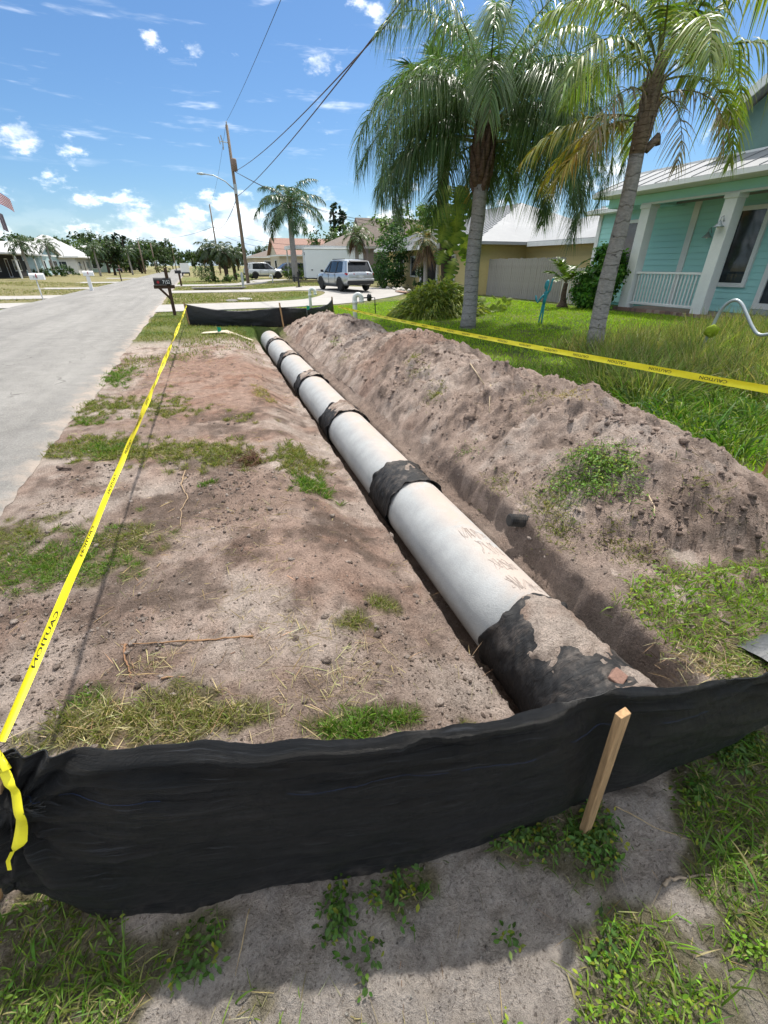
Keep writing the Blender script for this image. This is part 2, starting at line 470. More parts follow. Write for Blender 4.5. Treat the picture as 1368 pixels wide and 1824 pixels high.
class MB:
    """collects verts / faces, builds one mesh object"""
    def __init__(s): s.v = []; s.f = []; s.m = Matrix.Identity(4)

    def add(s, vs, fs):
        o = len(s.v)
        s.v += [tuple(s.m @ Vector(p)) for p in vs]
        s.f += [tuple(i + o for i in f) for f in fs]
        return s

    def box(s, a, b):
        (x0, y0, z0), (x1, y1, z1) = a, b
        return s.add([(x0, y0, z0), (x1, y0, z0), (x1, y1, z0), (x0, y1, z0), (x0, y0, z1), (x1, y0, z1), (x1, y1, z1), (x0, y1, z1)],
                     [(0, 3, 2, 1), (4, 5, 6, 7), (0, 1, 5, 4), (1, 2, 6, 5), (2, 3, 7, 6), (3, 0, 4, 7)])

    def prism(s, poly, axis, a, b):
        """polygon in the two other axes extruded along axis from a to b"""
        def P(p, h):
            if axis == 'x': return (h, p[0], p[1])
            if axis == 'y': return (p[0], h, p[1])
            return (p[0], p[1], h)
        n = len(poly)
        vs = [P(p, a) for p in poly] + [P(p, b) for p in poly]
        fs = [tuple(range(n))[::-1], tuple(range(n, 2 * n))] + [(i, (i + 1) % n, n + (i + 1) % n, n + i) for i in range(n)]
        return s.add(vs, fs)

    def tube(s, pts, rad, n=8, cap=True):
        pts = [Vector(p) for p in pts]
        if not hasattr(rad, '__len__'): rad = [rad] * len(pts)
        rings = []; up = None
        for i, p in enumerate(pts):
            d = (pts[min(i + 1, len(pts) - 1)] - pts[max(i - 1, 0)]).normalized()
            if up is None:
                up = Vector((0, 0, 1)) if abs(d.z) < 0.9 else Vector((1, 0, 0))
            a = d.cross(up).normalized(); up = a.cross(d).normalized()
            rings.append([p + (a * math.cos(t) + up * math.sin(t)) * rad[i] for t in [2 * math.pi * k / n for k in range(n)]])
        vs = [q for r in rings for q in r]
        fs = []
        for i in range(len(pts) - 1):
            for k in range(n):
                fs.append((i * n + k, i * n + (k + 1) % n, (i + 1) * n + (k + 1) % n, (i + 1) * n + k))
        if cap:
            fs.append(tuple(range(n))[::-1]); fs.append(tuple((len(pts) - 1) * n + k for k in range(n)))
        return s.add(vs, fs)

    def lathe(s, prof, c=(0, 0, 0), n=16, axis='z'):
        vs = []; fs = []
        for (r, h) in prof:
            for k in range(n):
                t = 2 * math.pi * k / n
                x, y = r * math.cos(t), r * math.sin(t)
                if axis == 'z': q = (x, y, h)
                elif axis == 'y': q = (x, h, y)
                else: q = (h, x, y)
                vs.append((q[0] + c[0], q[1] + c[1], q[2] + c[2]))
        for i in range(len(prof) - 1):
            for k in range(n):
                fs.append((i * n + k, i * n + (k + 1) % n, (i + 1) * n + (k + 1) % n, (i + 1) * n + k))
        fs.append(tuple(range(n))[::-1]); fs.append(tuple((len(prof) - 1) * n + k for k in range(n)))
        return s.add(vs, fs)

    def grid(s, P):
        """P[i][j] points -> quads"""
        ni, nj = len(P), len(P[0])
        return s.add([q for r in P for q in r], [(i * nj + j, (i + 1) * nj + j, (i + 1) * nj + j + 1, i * nj + j + 1) for i in range(ni - 1) for j in range(nj - 1)])

    def mesh(s, name, material, smooth=False):
        me = bpy.data.meshes.new(name)
        me.from_pydata(s.v, [], s.f)
        bm = bmesh.new(); bm.from_mesh(me)
        bmesh.ops.recalc_face_normals(bm, faces=bm.faces)
        bm.to_mesh(me); bm.free()
        if smooth: me.polygons.foreach_set('use_smooth', [True] * len(me.polygons))
        me.materials.append(material)
        return me

    def build(s, name, material, parent=None, smooth=False, bevel=0.0):
        o = bpy.data.objects.new(name, s.mesh(name, material, smooth))
        if bevel:
            b = o.modifiers.new('bevel', 'BEVEL'); b.width = bevel; b.segments = 2; b.limit_method = 'ANGLE'
        return link(o, parent)


def Mx(loc=(0, 0, 0), rz=0.0, rx=0.0, ry=0.0, sc=(1, 1, 1)):
    return Matrix.Translation(Vector(loc)) @ Matrix.Rotation(rz, 4, 'Z') @ Matrix.Rotation(ry, 4, 'Y') @ Matrix.Rotation(rx, 4, 'X') @ Matrix.Diagonal((*sc, 1))


def npmesh(name, V, Q=None, T=None, material=None, col=None, smooth=False, parent=None, uv=None):
    """numpy arrays -> object (quads Q, tris T, per-vertex colour)"""
    me = bpy.data.meshes.new(name)
    nq = 0 if Q is None else len(Q); nt = 0 if T is None else len(T)
    parts = []
    if nq: parts.append(np.asarray(Q, np.int32).ravel())
    if nt: parts.append(np.asarray(T, np.int32).ravel())
    loops = np.concatenate(parts)
    tot = np.concatenate([np.full(nq, 4, np.int32), np.full(nt, 3, np.int32)])
    start = np.concatenate([[0], np.cumsum(tot)[:-1]]).astype(np.int32)
    me.vertices.add(len(V)); me.vertices.foreach_set('co', np.asarray(V, np.float32).ravel())
    me.loops.add(len(loops)); me.loops.foreach_set('vertex_index', loops)
    me.polygons.add(len(tot)); me.polygons.foreach_set('loop_start', start)
    if smooth: me.polygons.foreach_set('use_smooth', np.ones(len(tot), bool))
    me.update(calc_edges=True)
    if col is not None:
        a = me.color_attributes.new('Col', 'FLOAT_COLOR', 'POINT')
        c4 = np.ones((len(V), 4), np.float32); c4[:, :3] = col
        a.data.foreach_set('color', c4.ravel())
    if uv is not None:
        l = me.uv_layers.new(name='UVMap')
        l.data.foreach_set('uv', np.asarray(uv, np.float32)[loops].ravel())
    if material: me.materials.append(material)
    o = bpy.data.objects.new(name, me)
    return link(o, parent)


def _hash(ix, iy, seed):
    h = (ix.astype(np.int64) * 374761393 + iy.astype(np.int64) * 668265263 + seed * 982451653) & 0xFFFFFFFF
    h = ((h ^ (h >> 13)) * 1274126177) & 0xFFFFFFFF
    return ((h ^ (h >> 16)) & 0xFFFF) / 65535.0


def vn(x, y, seed=0):
    xi = np.floor(x); yi = np.floor(y)
    fx = x - xi; fy = y - yi
    fx = fx * fx * fx * (fx * (fx * 6 - 15) + 10); fy = fy * fy * fy * (fy * (fy * 6 - 15) + 10)
    a = _hash(xi, yi, seed); b = _hash(xi + 1, yi, seed); c = _hash(xi, yi + 1, seed); d = _hash(xi + 1, yi + 1, seed)
    return a + (b - a) * fx + (c - a) * fy + (a - b - c + d) * fx * fy


def fbm(x, y, f, octv=4, seed=0, gain=0.5):
    x = np.asarray(x, float); y = np.asarray(y, float)
    t = 0; amp = 1; n = 0
    for k in range(octv):
        t = t + amp * (vn(x * f + 17.3 * k, y * f - 9.1 * k, seed + k) - 0.5); n += amp
        amp *= gain; f *= 2.07
    return t / n * 2


def sst(a, b, x):
    t = np.clip((np.asarray(x, float) - a) / (b - a), 0, 1)
    return t * t * (3 - 2 * t)


# ------------------------------------------------------------------ the lie of the land
PA = R(1.35)                                    # the pipe runs a little off the road's line
PIPE_LAT, PIPE_Z, PIPE_R = 1.50, -0.365, 0.28
S_NEAR, S_FAR = 0.62, 14.6


def lat_s(x, y):
    return x * math.cos(PA) - y * math.sin(PA), x * math.sin(PA) + y * math.cos(PA)


def from_ls(l, s):
    return l * math.cos(PA) + s * math.sin(PA), -l * math.sin(PA) + s * math.cos(PA)


def dirtmask(x, y):
    """1 where the soil is bare / dug over"""
    x = np.asarray(x, float); y = np.asarray(y, float)
    w = fbm(x, y, 1.1, 4, 3) * 0.5
    m = sst(-2.2, -1.7, x + w * 0.2) * (1 - sst(4.2, 4.7, x + w * 0.3))
    m = m * (1 - sst(12.6, 14.6, y + w * 1.6 + 0.9 * (x < 1)))
    m2 = 1 - sst(2.3, 2.9, x + 0.4 * w) * sst(1.05, 0.7, y + 0.2 * w)
    return m * m2


def wall_off(x, y, s):
    return np.interp(s, [1.0, 1.5, 2.0, 2.6, 4.5], [0.35, 0.37, 0.40, 0.46, 0.60]) + 0.04 * fbm(x, y, 1.7, 3, 61) + 0.02 * fbm(x, y, 9, 2, 62)


def ground_h(x, y):
    x = np.asarray(x, float); y = np.asarray(y, float)
    l, s = lat_s(x, y)
    near = sst(24, 14, np.hypot(x, y))
    d = dirtmask(x, y)
    h = 0.20 * sst(6.5, 12.5, x) * sst(-2, 3, y)
    h = np.maximum(h, 0.20 * sst(3.5, 8.5, x) * sst(24, 30, y))
    h = h + 0.20 * sst(9.5, 15, -x)
    # swale in the turning-circle island and beyond
    h = h - 0.16 * np.exp(-((x - 2.2) / 1.3) ** 2) * sst(25.5, 27.5, y) * sst(34, 32, y)
    h = h - 0.25 * np.exp(-((x - 1.8) / 1.0) ** 2) * sst(39, 40, y) * sst(46, 44, y)
    # rough soil
    n = 0.030 * fbm(x, y, 1.3, 3, 5) + near * d * (0.020 * fbm(x, y, 5.0, 3, 9) + 0.016 * np.abs(fbm(x, y, 11, 3, 21)) * sst(-0.25, 0.35, fbm(x, y, 1.6, 2, 40)))
    off = sst(-1.62, -1.2, x) + sst(-8.0, -8.6, x)      # keep flat under the road
    h = h + n * np.clip(off, 0, 1) * (0.35 + 0.65 * d)
    h = h + near * d * np.clip(off, 0, 1) * (0.022 * fbm(x, y, 3.2, 3, 12) + 0.020 * np.abs(fbm(x, y, 7, 4, 22, 0.6)) - 0.006)
    h = h + near * d * 0.014 * fbm(x, y, 26, 2, 77) * sst(9, 3, y) * np.clip(off, 0, 1)
    # the trench
    inn = sst(S_NEAR, S_NEAR + 0.25, s) * sst(S_FAR + 0.3, S_FAR - 0.2, s)
    wob = 0.05 * fbm(x, y, 1.7, 3, 61)
    t = l - PIPE_LAT
    left = -0.24 * sst(-1.15 + wob, -0.50 + wob, t) - 0.42 * sst(-0.46 + wob * 0.5, -0.30 + wob * 0.3, t)
    wr = wall_off(x, y, s); w_ = sst(3.0, 5.5, s)
    right = 0.24 * sst(wr - 0.05 - 0.36 * w_, wr + 0.035 + 0.1 * w_, t)
    mid = np.where(t < 0, left, -0.66 + 0.40 * sst(0.20, 0.32, t) + right)
    top = sst(wr + 0.05, wr + 0.6, t) * 0.02
    return h + inn * (mid + np.where(t > 0, top, 0))


CREST = np.array([[0.9, 0.0], [1.05, 0.0], [1.3, 0.12], [1.6, 0.31], [2.0, 0.47], [2.5, 0.55], [3.0, 0.58], [4.0, 0.62], [4.7, 0.60], [5.8, 0.68], [6.8, 0.75], [7.4, 0.70], [8.3, 0.50], [9.4, 0.46], [10.6, 0.52], [11.6, 0.60], [12.6, 0.52], [13.6, 0.46], [14.5, 0.30], [15.4, -0.15], [16, -0.3]])


def mound_h(x, y):
    l, s = lat_s(np.asarray(x, float), np.asarray(y, float))
    hc = np.interp(s + 0.25 * fbm(x, y, 0.9, 2, 15), CREST[:, 0], CREST[:, 1])
    fin = PIPE_LAT + wall_off(x, y, s) + 0.05 - 0.20 * sst(3.0, 5.5, s)
    fin = fin + 0.16 * sst(2.2, 1.2, s)
    cr = 3.12 + 0.12 * fbm(y, x * 0, 0.7, 2, 19) - 0.15 * sst(8, 13, s)
    fo = 4.25 - 0.3 * sst(9, 14, s)
    a = np.clip((l - fin) / (cr - fin), -0.4, 1)
    b = np.clip((fo - l) / (fo - cr), -0.4, 1)
    pin = np.where(a > 0, np.sin(np.clip(a, 0, 1) * math.pi / 2) ** 1.08, a * 1.2)
    pout = np.where(b > 0, np.sin(np.clip(b, 0, 1) * math.pi / 2) ** 0.95, b * 1.2)
    p = np.minimum(pin, pout)
    # gullies raked down the face by the bucket
    gul = np.abs(fbm(s * 1.0 + 0.22 * l, l * 0.25, 2.4, 3, 33))
    amp = np.clip(p * 1.6, 0, 1)
    h = hc * p - amp * 0.16 * gul - amp * 0.06 * np.abs(fbm(s * 1.0 + 0.3 * l, l * 0.4, 6.5, 2, 34))
    h = h + amp * (0.065 * fbm(x, y, 2.6, 3, 44) + 0.075 * (np.abs(fbm(x, y, 6, 3, 45)) - 0.2) + 0.034 * np.abs(fbm(x, y, 13, 3, 48)) * sst(-0.2, 0.3, fbm(x, y, 1.8, 2, 49)) + 0.026 * fbm(x, y, 17, 3, 46) + 0.012 * fbm(x, y, 40, 2, 47))
    return ground_h(x, y) + np.where(p > 0, h, np.maximum(p * 0.25, -0.05) - 0.004)


def surf_h(x, y):
    l, s = lat_s(np.asarray(x, float), np.asarray(y, float))
    ok = (l > 2.0) & (l < 4.4) & (s > 0.9) & (s < 15.8)
    return np.where(ok, np.maximum(ground_h(x, y), mound_h(x, y)), ground_h(x, y))


def H1(x, y): return float(surf_h(np.array([x]), np.array([y]))[0])


SAND = np.array([0.56, 0.465, 0.40]); TAN = np.array([0.385, 0.29, 0.237]); DARK = np.array([0.15, 0.112, 0.09])
RED = np.array([0.40, 0.245, 0.18]); GSAND = np.array([0.46, 0.41, 0.365])
LAWN = np.array([0.085, 0.135, 0.028]); LAWNY = np.array([0.19, 0.20, 0.07]); LAWNB = np.array([0.28, 0.235, 0.13])


def lerp(a, b, t): return a + (b - a) * np.asarray(t)[..., None]


def blob(x, y, cx, cy, rx, ry, seed=0):
    w = fbm(x, y, 2.2 / max(rx, 0.3), 3, seed + 70) * 0.5
    return sst(1.15, 0.55, np.hypot((x - cx) / rx, (y - cy) / ry) + w)


def ground_col(x, y):
    d = dirtmask(x, y)
    n1 = fbm(x, y, 0.9, 4, 101); n2 = fbm(x, y, 3.1, 4, 102); n3 = fbm(x, y, 9, 3, 103)
    c = lerp(np.broadcast_to(SAND, x.shape + (3,)), TAN, sst(-0.32, 0.3, n1 + 0.5 * n2))
    c = lerp(c, RED, 0.7 * blob(x, y, 0.0, 8.0, 1.3, 3.6, 1) + 0.25 * blob(x, y, 0.3, 3.2, 1.0, 1.5, 9) + 0.35 * blob(x, y, 0.6, 2.4, 0.7, 0.5, 2) + 0.3 * sst(0.05, 0.5, n2 - 0.4 * n1) * (y > 0.7))
    dk = np.clip(0.9 * blob(x, y, 0.55, 2.6, 0.7, 0.45, 3) + 0.8 * blob(x, y, -0.45, 3.7, 0.55, 1.0, 4) + 0.8 * blob(x, y, 0.3, 5.4, 0.7, 0.7, 5) + 0.6 * blob(x, y, -0.55, 2.35, 0.5, 0.25, 8), 0, 1)
    c = lerp(c, DARK, dk * sst(-0.35, 0.25, n2 + 0.6 * n3) * 0.8)
    c = lerp(c, DARK, 0.62 * sst(0.10, 0.5, n2 * 0.6 + n3 * 0.6))
    c = lerp(c, SAND * 1.15, 0.9 * blob(x, y, 0.62, 4.0, 0.32, 0.3, 6))
    fg = sst(0.85, 0.55, y - 0.05 * n1 + 0.12 * x * 0)
    c = lerp(c, GSAND, fg * 0.85)
    # darker dug soil in the trench
    l, s = lat_s(x, y)
    tr = sst(-0.55, -0.28, l - PIPE_LAT) * sst(0.95, 0.6, l - PIPE_LAT) * sst(0.6, 0.9, s) * sst(15, 14.2, s)
    c = lerp(c, TAN * 0.78, tr * 0.8)
    lw = lerp(np.broadcast_to(LAWN, x.shape + (3,)), LAWNY, sst(-0.3, 0.4, n1))
    dry = sst(0.0, 0.5, fbm(x, y, 0.35, 4, 108) + 0.2 * n2 + 0.45 * sst(20, 30, y) + 0.3 * sst(-7, -8, x))
    lw = lerp(lw, LAWNB, 0.75 * dry)
    return lerp(lw, c, d)


def axis(*segs):
    out = []
    for a, b, st in segs:
        n = max(1, int(round((b - a) / st)))
        out += list(np.linspace(a, b, n, endpoint=False))
    out.append(segs[-1][1])
    return np.array(out)


gx = axis((-900, -100, 100), (-100, -20, 8), (-20, -6, 0.7), (-6, -1.8, 0.25), (-1.8, 2.4, 0.0155), (2.4, 4.4, 0.05), (4.4, 16, 0.25), (16, 40, 2), (40, 120, 10), (120, 900, 100))
gy = axis((-300, -20, 40), (-20, -2, 2), (-2, 0.05, 0.1), (0.05, 1.8, 0.0135), (1.8, 4, 0.02), (4, 8, 0.035), (8, 16, 0.07), (16, 26, 0.25), (26, 60, 0.8), (60, 160, 8), (160, 1200, 80))
X, Y = np.meshgrid(gx, gy, indexing='ij')
Z = ground_h(X, Y)
ni, nj = X.shape
idx = np.arange(ni * nj).reshape(ni, nj)
Q = np.stack([idx[:-1, :-1], idx[1:, :-1], idx[1:, 1:], idx[:-1, 1:]], -1).reshape(-1, 4)
gcol = ground_col(X, Y)
ground = npmesh('ground', np.stack([X, Y, Z], -1).reshape(-1, 3), Q, None, SOIL, gcol.reshape(-1, 3), True)
tag(ground, kind='structure')

# ------------------------------------------------------------------ road and driveways
ys = axis((-6, 0, 0.5), (0, 14, 0.07), (14, 40, 0.4), (40, 700, 20))
xr = -1.66 + 0.05 * fbm(ys, ys * 0, 1.4, 4, 200) * 1.6 + 0.03 * fbm(ys, ys * 0, 6, 3, 201)
P = []
for k, t in enumerate((0.0, 0.012, 0.2, 0.5, 0.8, 0.985, 1.0)):
    xx = -7.80 + 0.05 * fbm(ys, ys * 0, 1, 3, 202) * (t < 0.1)
    px_ = xx + (xr - xx) * t
    pz = 0.034 + 0.05 * (1 - (2 * t - 1) ** 2) - (0.030 if t in (0.0, 1.0) else 0)
    P.append(np.stack([px_, ys, np.full_like(ys, pz)], -1))
P = np.array(P); a, b = P.shape[:2]
idx = np.arange(a * b).reshape(a, b)
road = npmesh('road', P.reshape(-1, 3), np.stack([idx[:-1, :-1], idx[1:, :-1], idx[1:, 1:], idx[:-1, 1:]], -1).reshape(-1, 4), None, ROAD, None, True)
tag(road, kind='structure')


def sheet(name, poly, lift=0.03, n=1, material=CONC):
    """flat slab laid over the ground: strip between two edge lines [(x,y)..] left / right"""
    L, Rr = poly
    A = []
    for (p, q) in zip(L, Rr):
        row = []
        for k in range(7):
            t = k / 6
            x = p[0] + (q[0] - p[0]) * t; y = p[1] + (q[1] - p[1]) * t
            row.append((x, y, float(ground_h(np.array([x]), np.array([y]))[0]) + lift - (0.06 if k in (0, 6) else 0)))
        # square shoulders
        row.insert(1, (row[0][0], row[0][1], row[0][2] + 0.06)); row.insert(-1, (row[-1][0], row[-1][1], row[-1][2] + 0.06))
        A.append(row)
    o = MB().grid(A).build(name, material)
    return tag(o, kind='structure')


def smooth_line(pts, n=40):
    """Catmull-Rom through 2-D points"""
    pts = [Vector((*p, 0)) for p in pts]
    out = []
    m = len(pts)
    for i in range(m - 1):
        p0 = pts[max(i - 1, 0)]; p1 = pts[i]; p2 = pts[i + 1]; p3 = pts[min(i + 2, m - 1)]
        k = max(2, n // (m - 1))
        for j in range(k):
            t = j / k
            q = 0.5 * ((2 * p1) + (-p0 + p2) * t + (2 * p0 - 5 * p1 + 4 * p2 - p3) * t * t + (-p0 + 3 * p1 - 3 * p2 + p3) * t ** 3)
            out.append((q.x, q.y))
    out.append((pts[-1].x, pts[-1].y))
    return out


# turning-circle drive of the yellow house: near arm, bow, far arm
inner = smooth_line([(-1.72, 24.7), (0.8, 24.8), (3.2, 25.0), (5.6, 26.2), (7.2, 28.6), (7.4, 31.2), (6.0, 33.6), (3.4, 35.0), (0.8, 35.3), (-1.72, 35.4)], 54)
outer = smooth_line([(-1.72, 20.9), (1.2, 21.2), (4.4, 21.6), (8.2, 23.4), (11.6, 26.4), (12.8, 31.5), (10.6, 36.0), (6.4, 37.9), (1.4, 38.3), (-1.72, 38.4)], 54)
sheet('driveway', (inner, outer), 0.03)
sheet('driveway', ([(-1.72, 46.5), (3, 46.5), (6, 48), (10, 56)], [(-1.72, 50.3), (2, 50.6), (4, 52), (6.2, 58)]), 0.03)
for y0, y1 in ((25.2, 28.6), (31.8, 35.2), (44, 47), (58, 62), (76, 80)):
    sheet('driveway', ([(-7.72, y0), (-10, y0), (-24, y0 + 1)], [(-7.72, y1), (-10, y1 - 0.3), (-24, y1 + 0.6)]), 0.03)

# ------------------------------------------------------------------ spoil mound
ll = axis((1.95, 3.6, 0.022), (3.6, 4.45, 0.05))
ss = axis((0.85, 4, 0.022), (4, 8, 0.035), (8, 16, 0.06))
Lm, Sm = np.meshgrid(ll, ss, indexing='ij')
Xm, Ym = from_ls(Lm, Sm)
Zm = mound_h(Xm, Ym)
# undercut crumbling lip: push points sideways a little so the heap is no plain height field
Xj = Xm + 0.03 * fbm(Xm, Ym, 6, 3, 301); Yj = Ym + 0.03 * fbm(Xm, Ym, 6, 3, 302)
a, b = Xm.shape
idx = np.arange(a * b).reshape(a, b)
n1 = fbm(Lm * 0.6, Sm, 1.3, 4, 303); n2 = fbm(Xm, Ym, 4.5, 4, 304); n3 = fbm(Xm, Ym, 14, 3, 305)
mc = lerp(np.broadcast_to(TAN * 1.02, Xm.shape + (3,)), TAN * 0.9 + GSAND * 0.2, sst(-0.3, 0.35, n1))
mc = lerp(mc, SAND * 0.95, 0.7 * sst(0.15, 0.5, n2 + 0.3 * n1))
mc = lerp(mc * 1.1, DARK * 1.2, 0.65 * sst(0.12, 0.5, -n2 + 0.45 * n3))
mc = lerp(mc, RED * 0.85, 0.5 * sst(0.1, 0.5, fbm(Xm, Ym, 0.9, 3, 306)))
mound = npmesh('soil_mound', np.stack([Xj, Yj, Zm], -1).reshape(-1, 3), np.stack([idx[:-1, :-1], idx[1:, :-1], idx[1:, 1:], idx[:-1, 1:]], -1).reshape(-1, 4), None, SOIL, mc.reshape(-1, 3), True)
tag(mound, 'long heap of grey brown spoil dug up beside the pipe trench', 'soil heap')

# ------------------------------------------------------------------ concrete pipe lengths
JOINTS = [1.50, 3.51, 5.84, 8.13, 10.42, 12.80]
ends = [-0.2] + JOINTS + [14.55]
names = ['concrete pipe length mostly wrapped in cloth right behind the near black fence', 'big clean concrete pipe length with finger scrawls in the dust on top',
         'second long bare concrete pipe length from the near fence', 'third bare concrete pipe length from the near fence', 'fourth bare concrete pipe length from the near fence',
         'fifth bare concrete pipe length, next to last toward the far fence', 'last bare concrete pipe length nearest the far black fence']
scr = None
for i in range(7):
    s0, s1 = ends[i] + 0.012, ends[i + 1] - 0.012
    if i == 0: s0 = 0.66
    mb = MB()
    n = 48
    r, ri = PIPE_R, PIPE_R - 0.055
    L_ = s1 - s0
    prof = [(ri, 0), (r - 0.012, 0), (r, 0.012)] + [(r, L_ * k / 6) for k in range(1, 6)] + [(r, L_ - 0.012), (r - 0.012, L_), (ri, L_)]
    vs = []; fs = []
    for (rr, h) in prof:
        for k in range(n):
            t = 2 * math.pi * k / n
            vs.append((rr * math.cos(t), h, rr * math.sin(t)))
    m_ = len(prof)
    for q in range(m_):
        for k in range(n):
            fs.append((q * n + k, q * n + (k + 1) % n, ((q + 1) % m_) * n + (k + 1) % n, ((q + 1) % m_) * n + k))
    mb.add(vs, fs)
    o = mb.build('concrete_pipe', PIPE, smooth=True)
    x, y = from_ls(PIPE_LAT, s0)
    o.location = (x, y, PIPE_Z); o.rotation_euler = (0, 0, -PA)
    tag(o, names[i], 'pipe', 'concrete pipe lengths in the trench')
    if i == 1:
        scr = o; scr_s0 = s0

# scrawls drawn with a finger in the dust on the second length
mb = MB()
rs = random.Random(5)
rows = [(0.86, 7), (0.66, 6), (0.45, 6), (0.24, 7)]
for (yy, cnt) in rows:
    ph = -0.12
    for c in range(cnt):
        ph += rs.uniform(0.05, 0.13)
        pts = []
        a0 = rs.uniform(0, 6.28); kx = rs.uniform(0.012, 0.034); ky = rs.uniform(0.03, 0.085); w1 = rs.choice([1, 1.5, 2]); w2 = rs.choice([1, 2, 2.5])
        for q in range(13):
            t = q / 12 * rs.uniform(3.2, 5.0)
            dphi = kx * math.sin(w1 * t + a0) / PIPE_R; ds = ky * math.cos(w2 * t + a0 * 0.6)
            f = ph + dphi + 0.03 * math.sin(yy * 20)
            pts.append(((PIPE_R + 0.001) * math.sin(f), yy + ds - 0.12 * (ph), (PIPE_R + 0.001) * math.cos(f)))
        mb.tube(pts, rs.uniform(0.0012, 0.0026), 4)
sc_ = mb.build('dust_scrawl', mat('scrawl_dust', (0.40, 0.335, 0.295), 0.95, 0.3), scr)
sc_['kind'] = 'stuff'


def wrap(i, s0, s1, label, seed, dirt_amt):
    """filter cloth round a joint, ragged edges, wrinkles; soil lying on top"""
    ns, nph = (60 if i else 110), 72
    x, y = from_ls(PIPE_LAT, s0)
    root = empty('filter_cloth_wrap', (x, y, PIPE_Z), label, 'fabric wrap', 'filter cloth wraps over the pipe joints', -PA)
    L_ = s1 - s0
    u = np.linspace(0, 1, ns)[:, None]; ph = np.linspace(-2.35, 2.35, nph)[None, :]
    e0 = (0.05 if i == 0 else 0.028) * fbm(ph * 1.0 + seed, ph * 0, 1.2, 3, seed) + 0.006 * fbm(ph, ph * 0, 9, 2, seed + 3)
    e1 = (0.05 if i == 0 else 0.028) * fbm(ph * 1.0 + seed, ph * 0 + 5, 1.2, 3, seed + 1) + 0.006 * fbm(ph, ph * 0, 9, 2, seed + 5)
    yy = (e0 + (L_ + e1 - e0) * u)
    U = u + 0 * ph; PH = ph + 0 * u
    sag = 0.012 * (np.abs(fbm(PH * 0.5 + 0.3 * yy, yy * 2.4, 5, 3, seed + 8))) + 0.014 * np.abs(fbm(PH * 0.6 - 2.5 * yy, yy * 1.5, 7, 2, seed + 9))
    edge = np.minimum(U, 1 - U)
    curl = 0.022 * sst(0.06, 0.0, edge) * np.clip(fbm(PH, yy * 0, 3, 2, seed + 11), 0, 1) * 2
    rad = PIPE_R + 0.007 + sag + curl
    if i == 0: rad = rad + 0.03 * sst(0.3, 0.9, yy * -1 + L_)
    V = np.stack([rad * np.sin(PH), yy, rad * np.cos(PH)], -1).reshape(-1, 3)
    idx = np.arange(ns * nph).reshape(ns, nph)
    Qw = np.stack([idx[:-1, :-1], idx[1:, :-1], idx[1:, 1:], idx[:-1, 1:]], -1).reshape(-1, 4)
    c = npmesh('cloth', V, Qw, None, WRAP, None, True, root)
    sol = c.modifiers.new('thick', 'SOLIDIFY'); sol.thickness = 0.004
    # soil on the crown
    msk = 0.62 - np.abs(PH - 0.12) / 0.95 - 0.45 * sst(0.1, 0.0, edge) + 0.75 * fbm(U * L_ * 2.2 + seed, PH * 0.8, 2.2, 4, seed + 20) + dirt_amt
    if i == 0:
        msk = msk - 0.9 * blob(yy, PH, 0.33, -0.25, 0.22, 0.75, 4)
    hgt = np.clip(msk, -0.5, 1.2) * 0.035 + 0.012 * fbm(U * L_, PH * PIPE_R, 26, 3, seed + 30) * (msk > 0)
    rad2 = rad - 0.004 + hgt
    V2 = np.stack([rad2 * np.sin(PH), yy, rad2 * np.cos(PH)], -1).reshape(-1, 3)
    keep = (msk.reshape(-1)[Qw] > -0.15).any(1)
    ccol = lerp(np.broadcast_to(TAN * 1.05, PH.shape + (3,)), SAND, sst(-0.3, 0.4, fbm(U * L_, PH * 0.24, 7, 3, seed + 31)))
    if keep.any():
        dd = npmesh('soil', V2, Qw[keep], None, SOIL, ccol.reshape(-1, 3), True, root)
        dd['kind'] = 'stuff'
    return root


WL = ['long torn black filter cloth heaped with soil right behind the near fence', 'black filter cloth band with wrinkles and one soil spot, second joint from the near fence',
      'black filter cloth band covered with brown soil, third joint from the near fence', 'black filter cloth band with torn tip, fourth joint from the near fence',
      'narrow black filter cloth band, fifth joint from the near fence', 'narrow black filter cloth band, the joint farthest from the near fence']
WS = [(0.66, 1.58), (3.28, 3.78), (5.62, 6.08), (7.95, 8.34), (10.24, 10.62), (12.62, 12.98)]
for i, (a_, b_) in enumerate(WS):
    wrap(i, a_, b_, WL[i], 400 + 37 * i, (0.22, -0.42, 0.30, 0.28, 0.15, 0.18)[i])

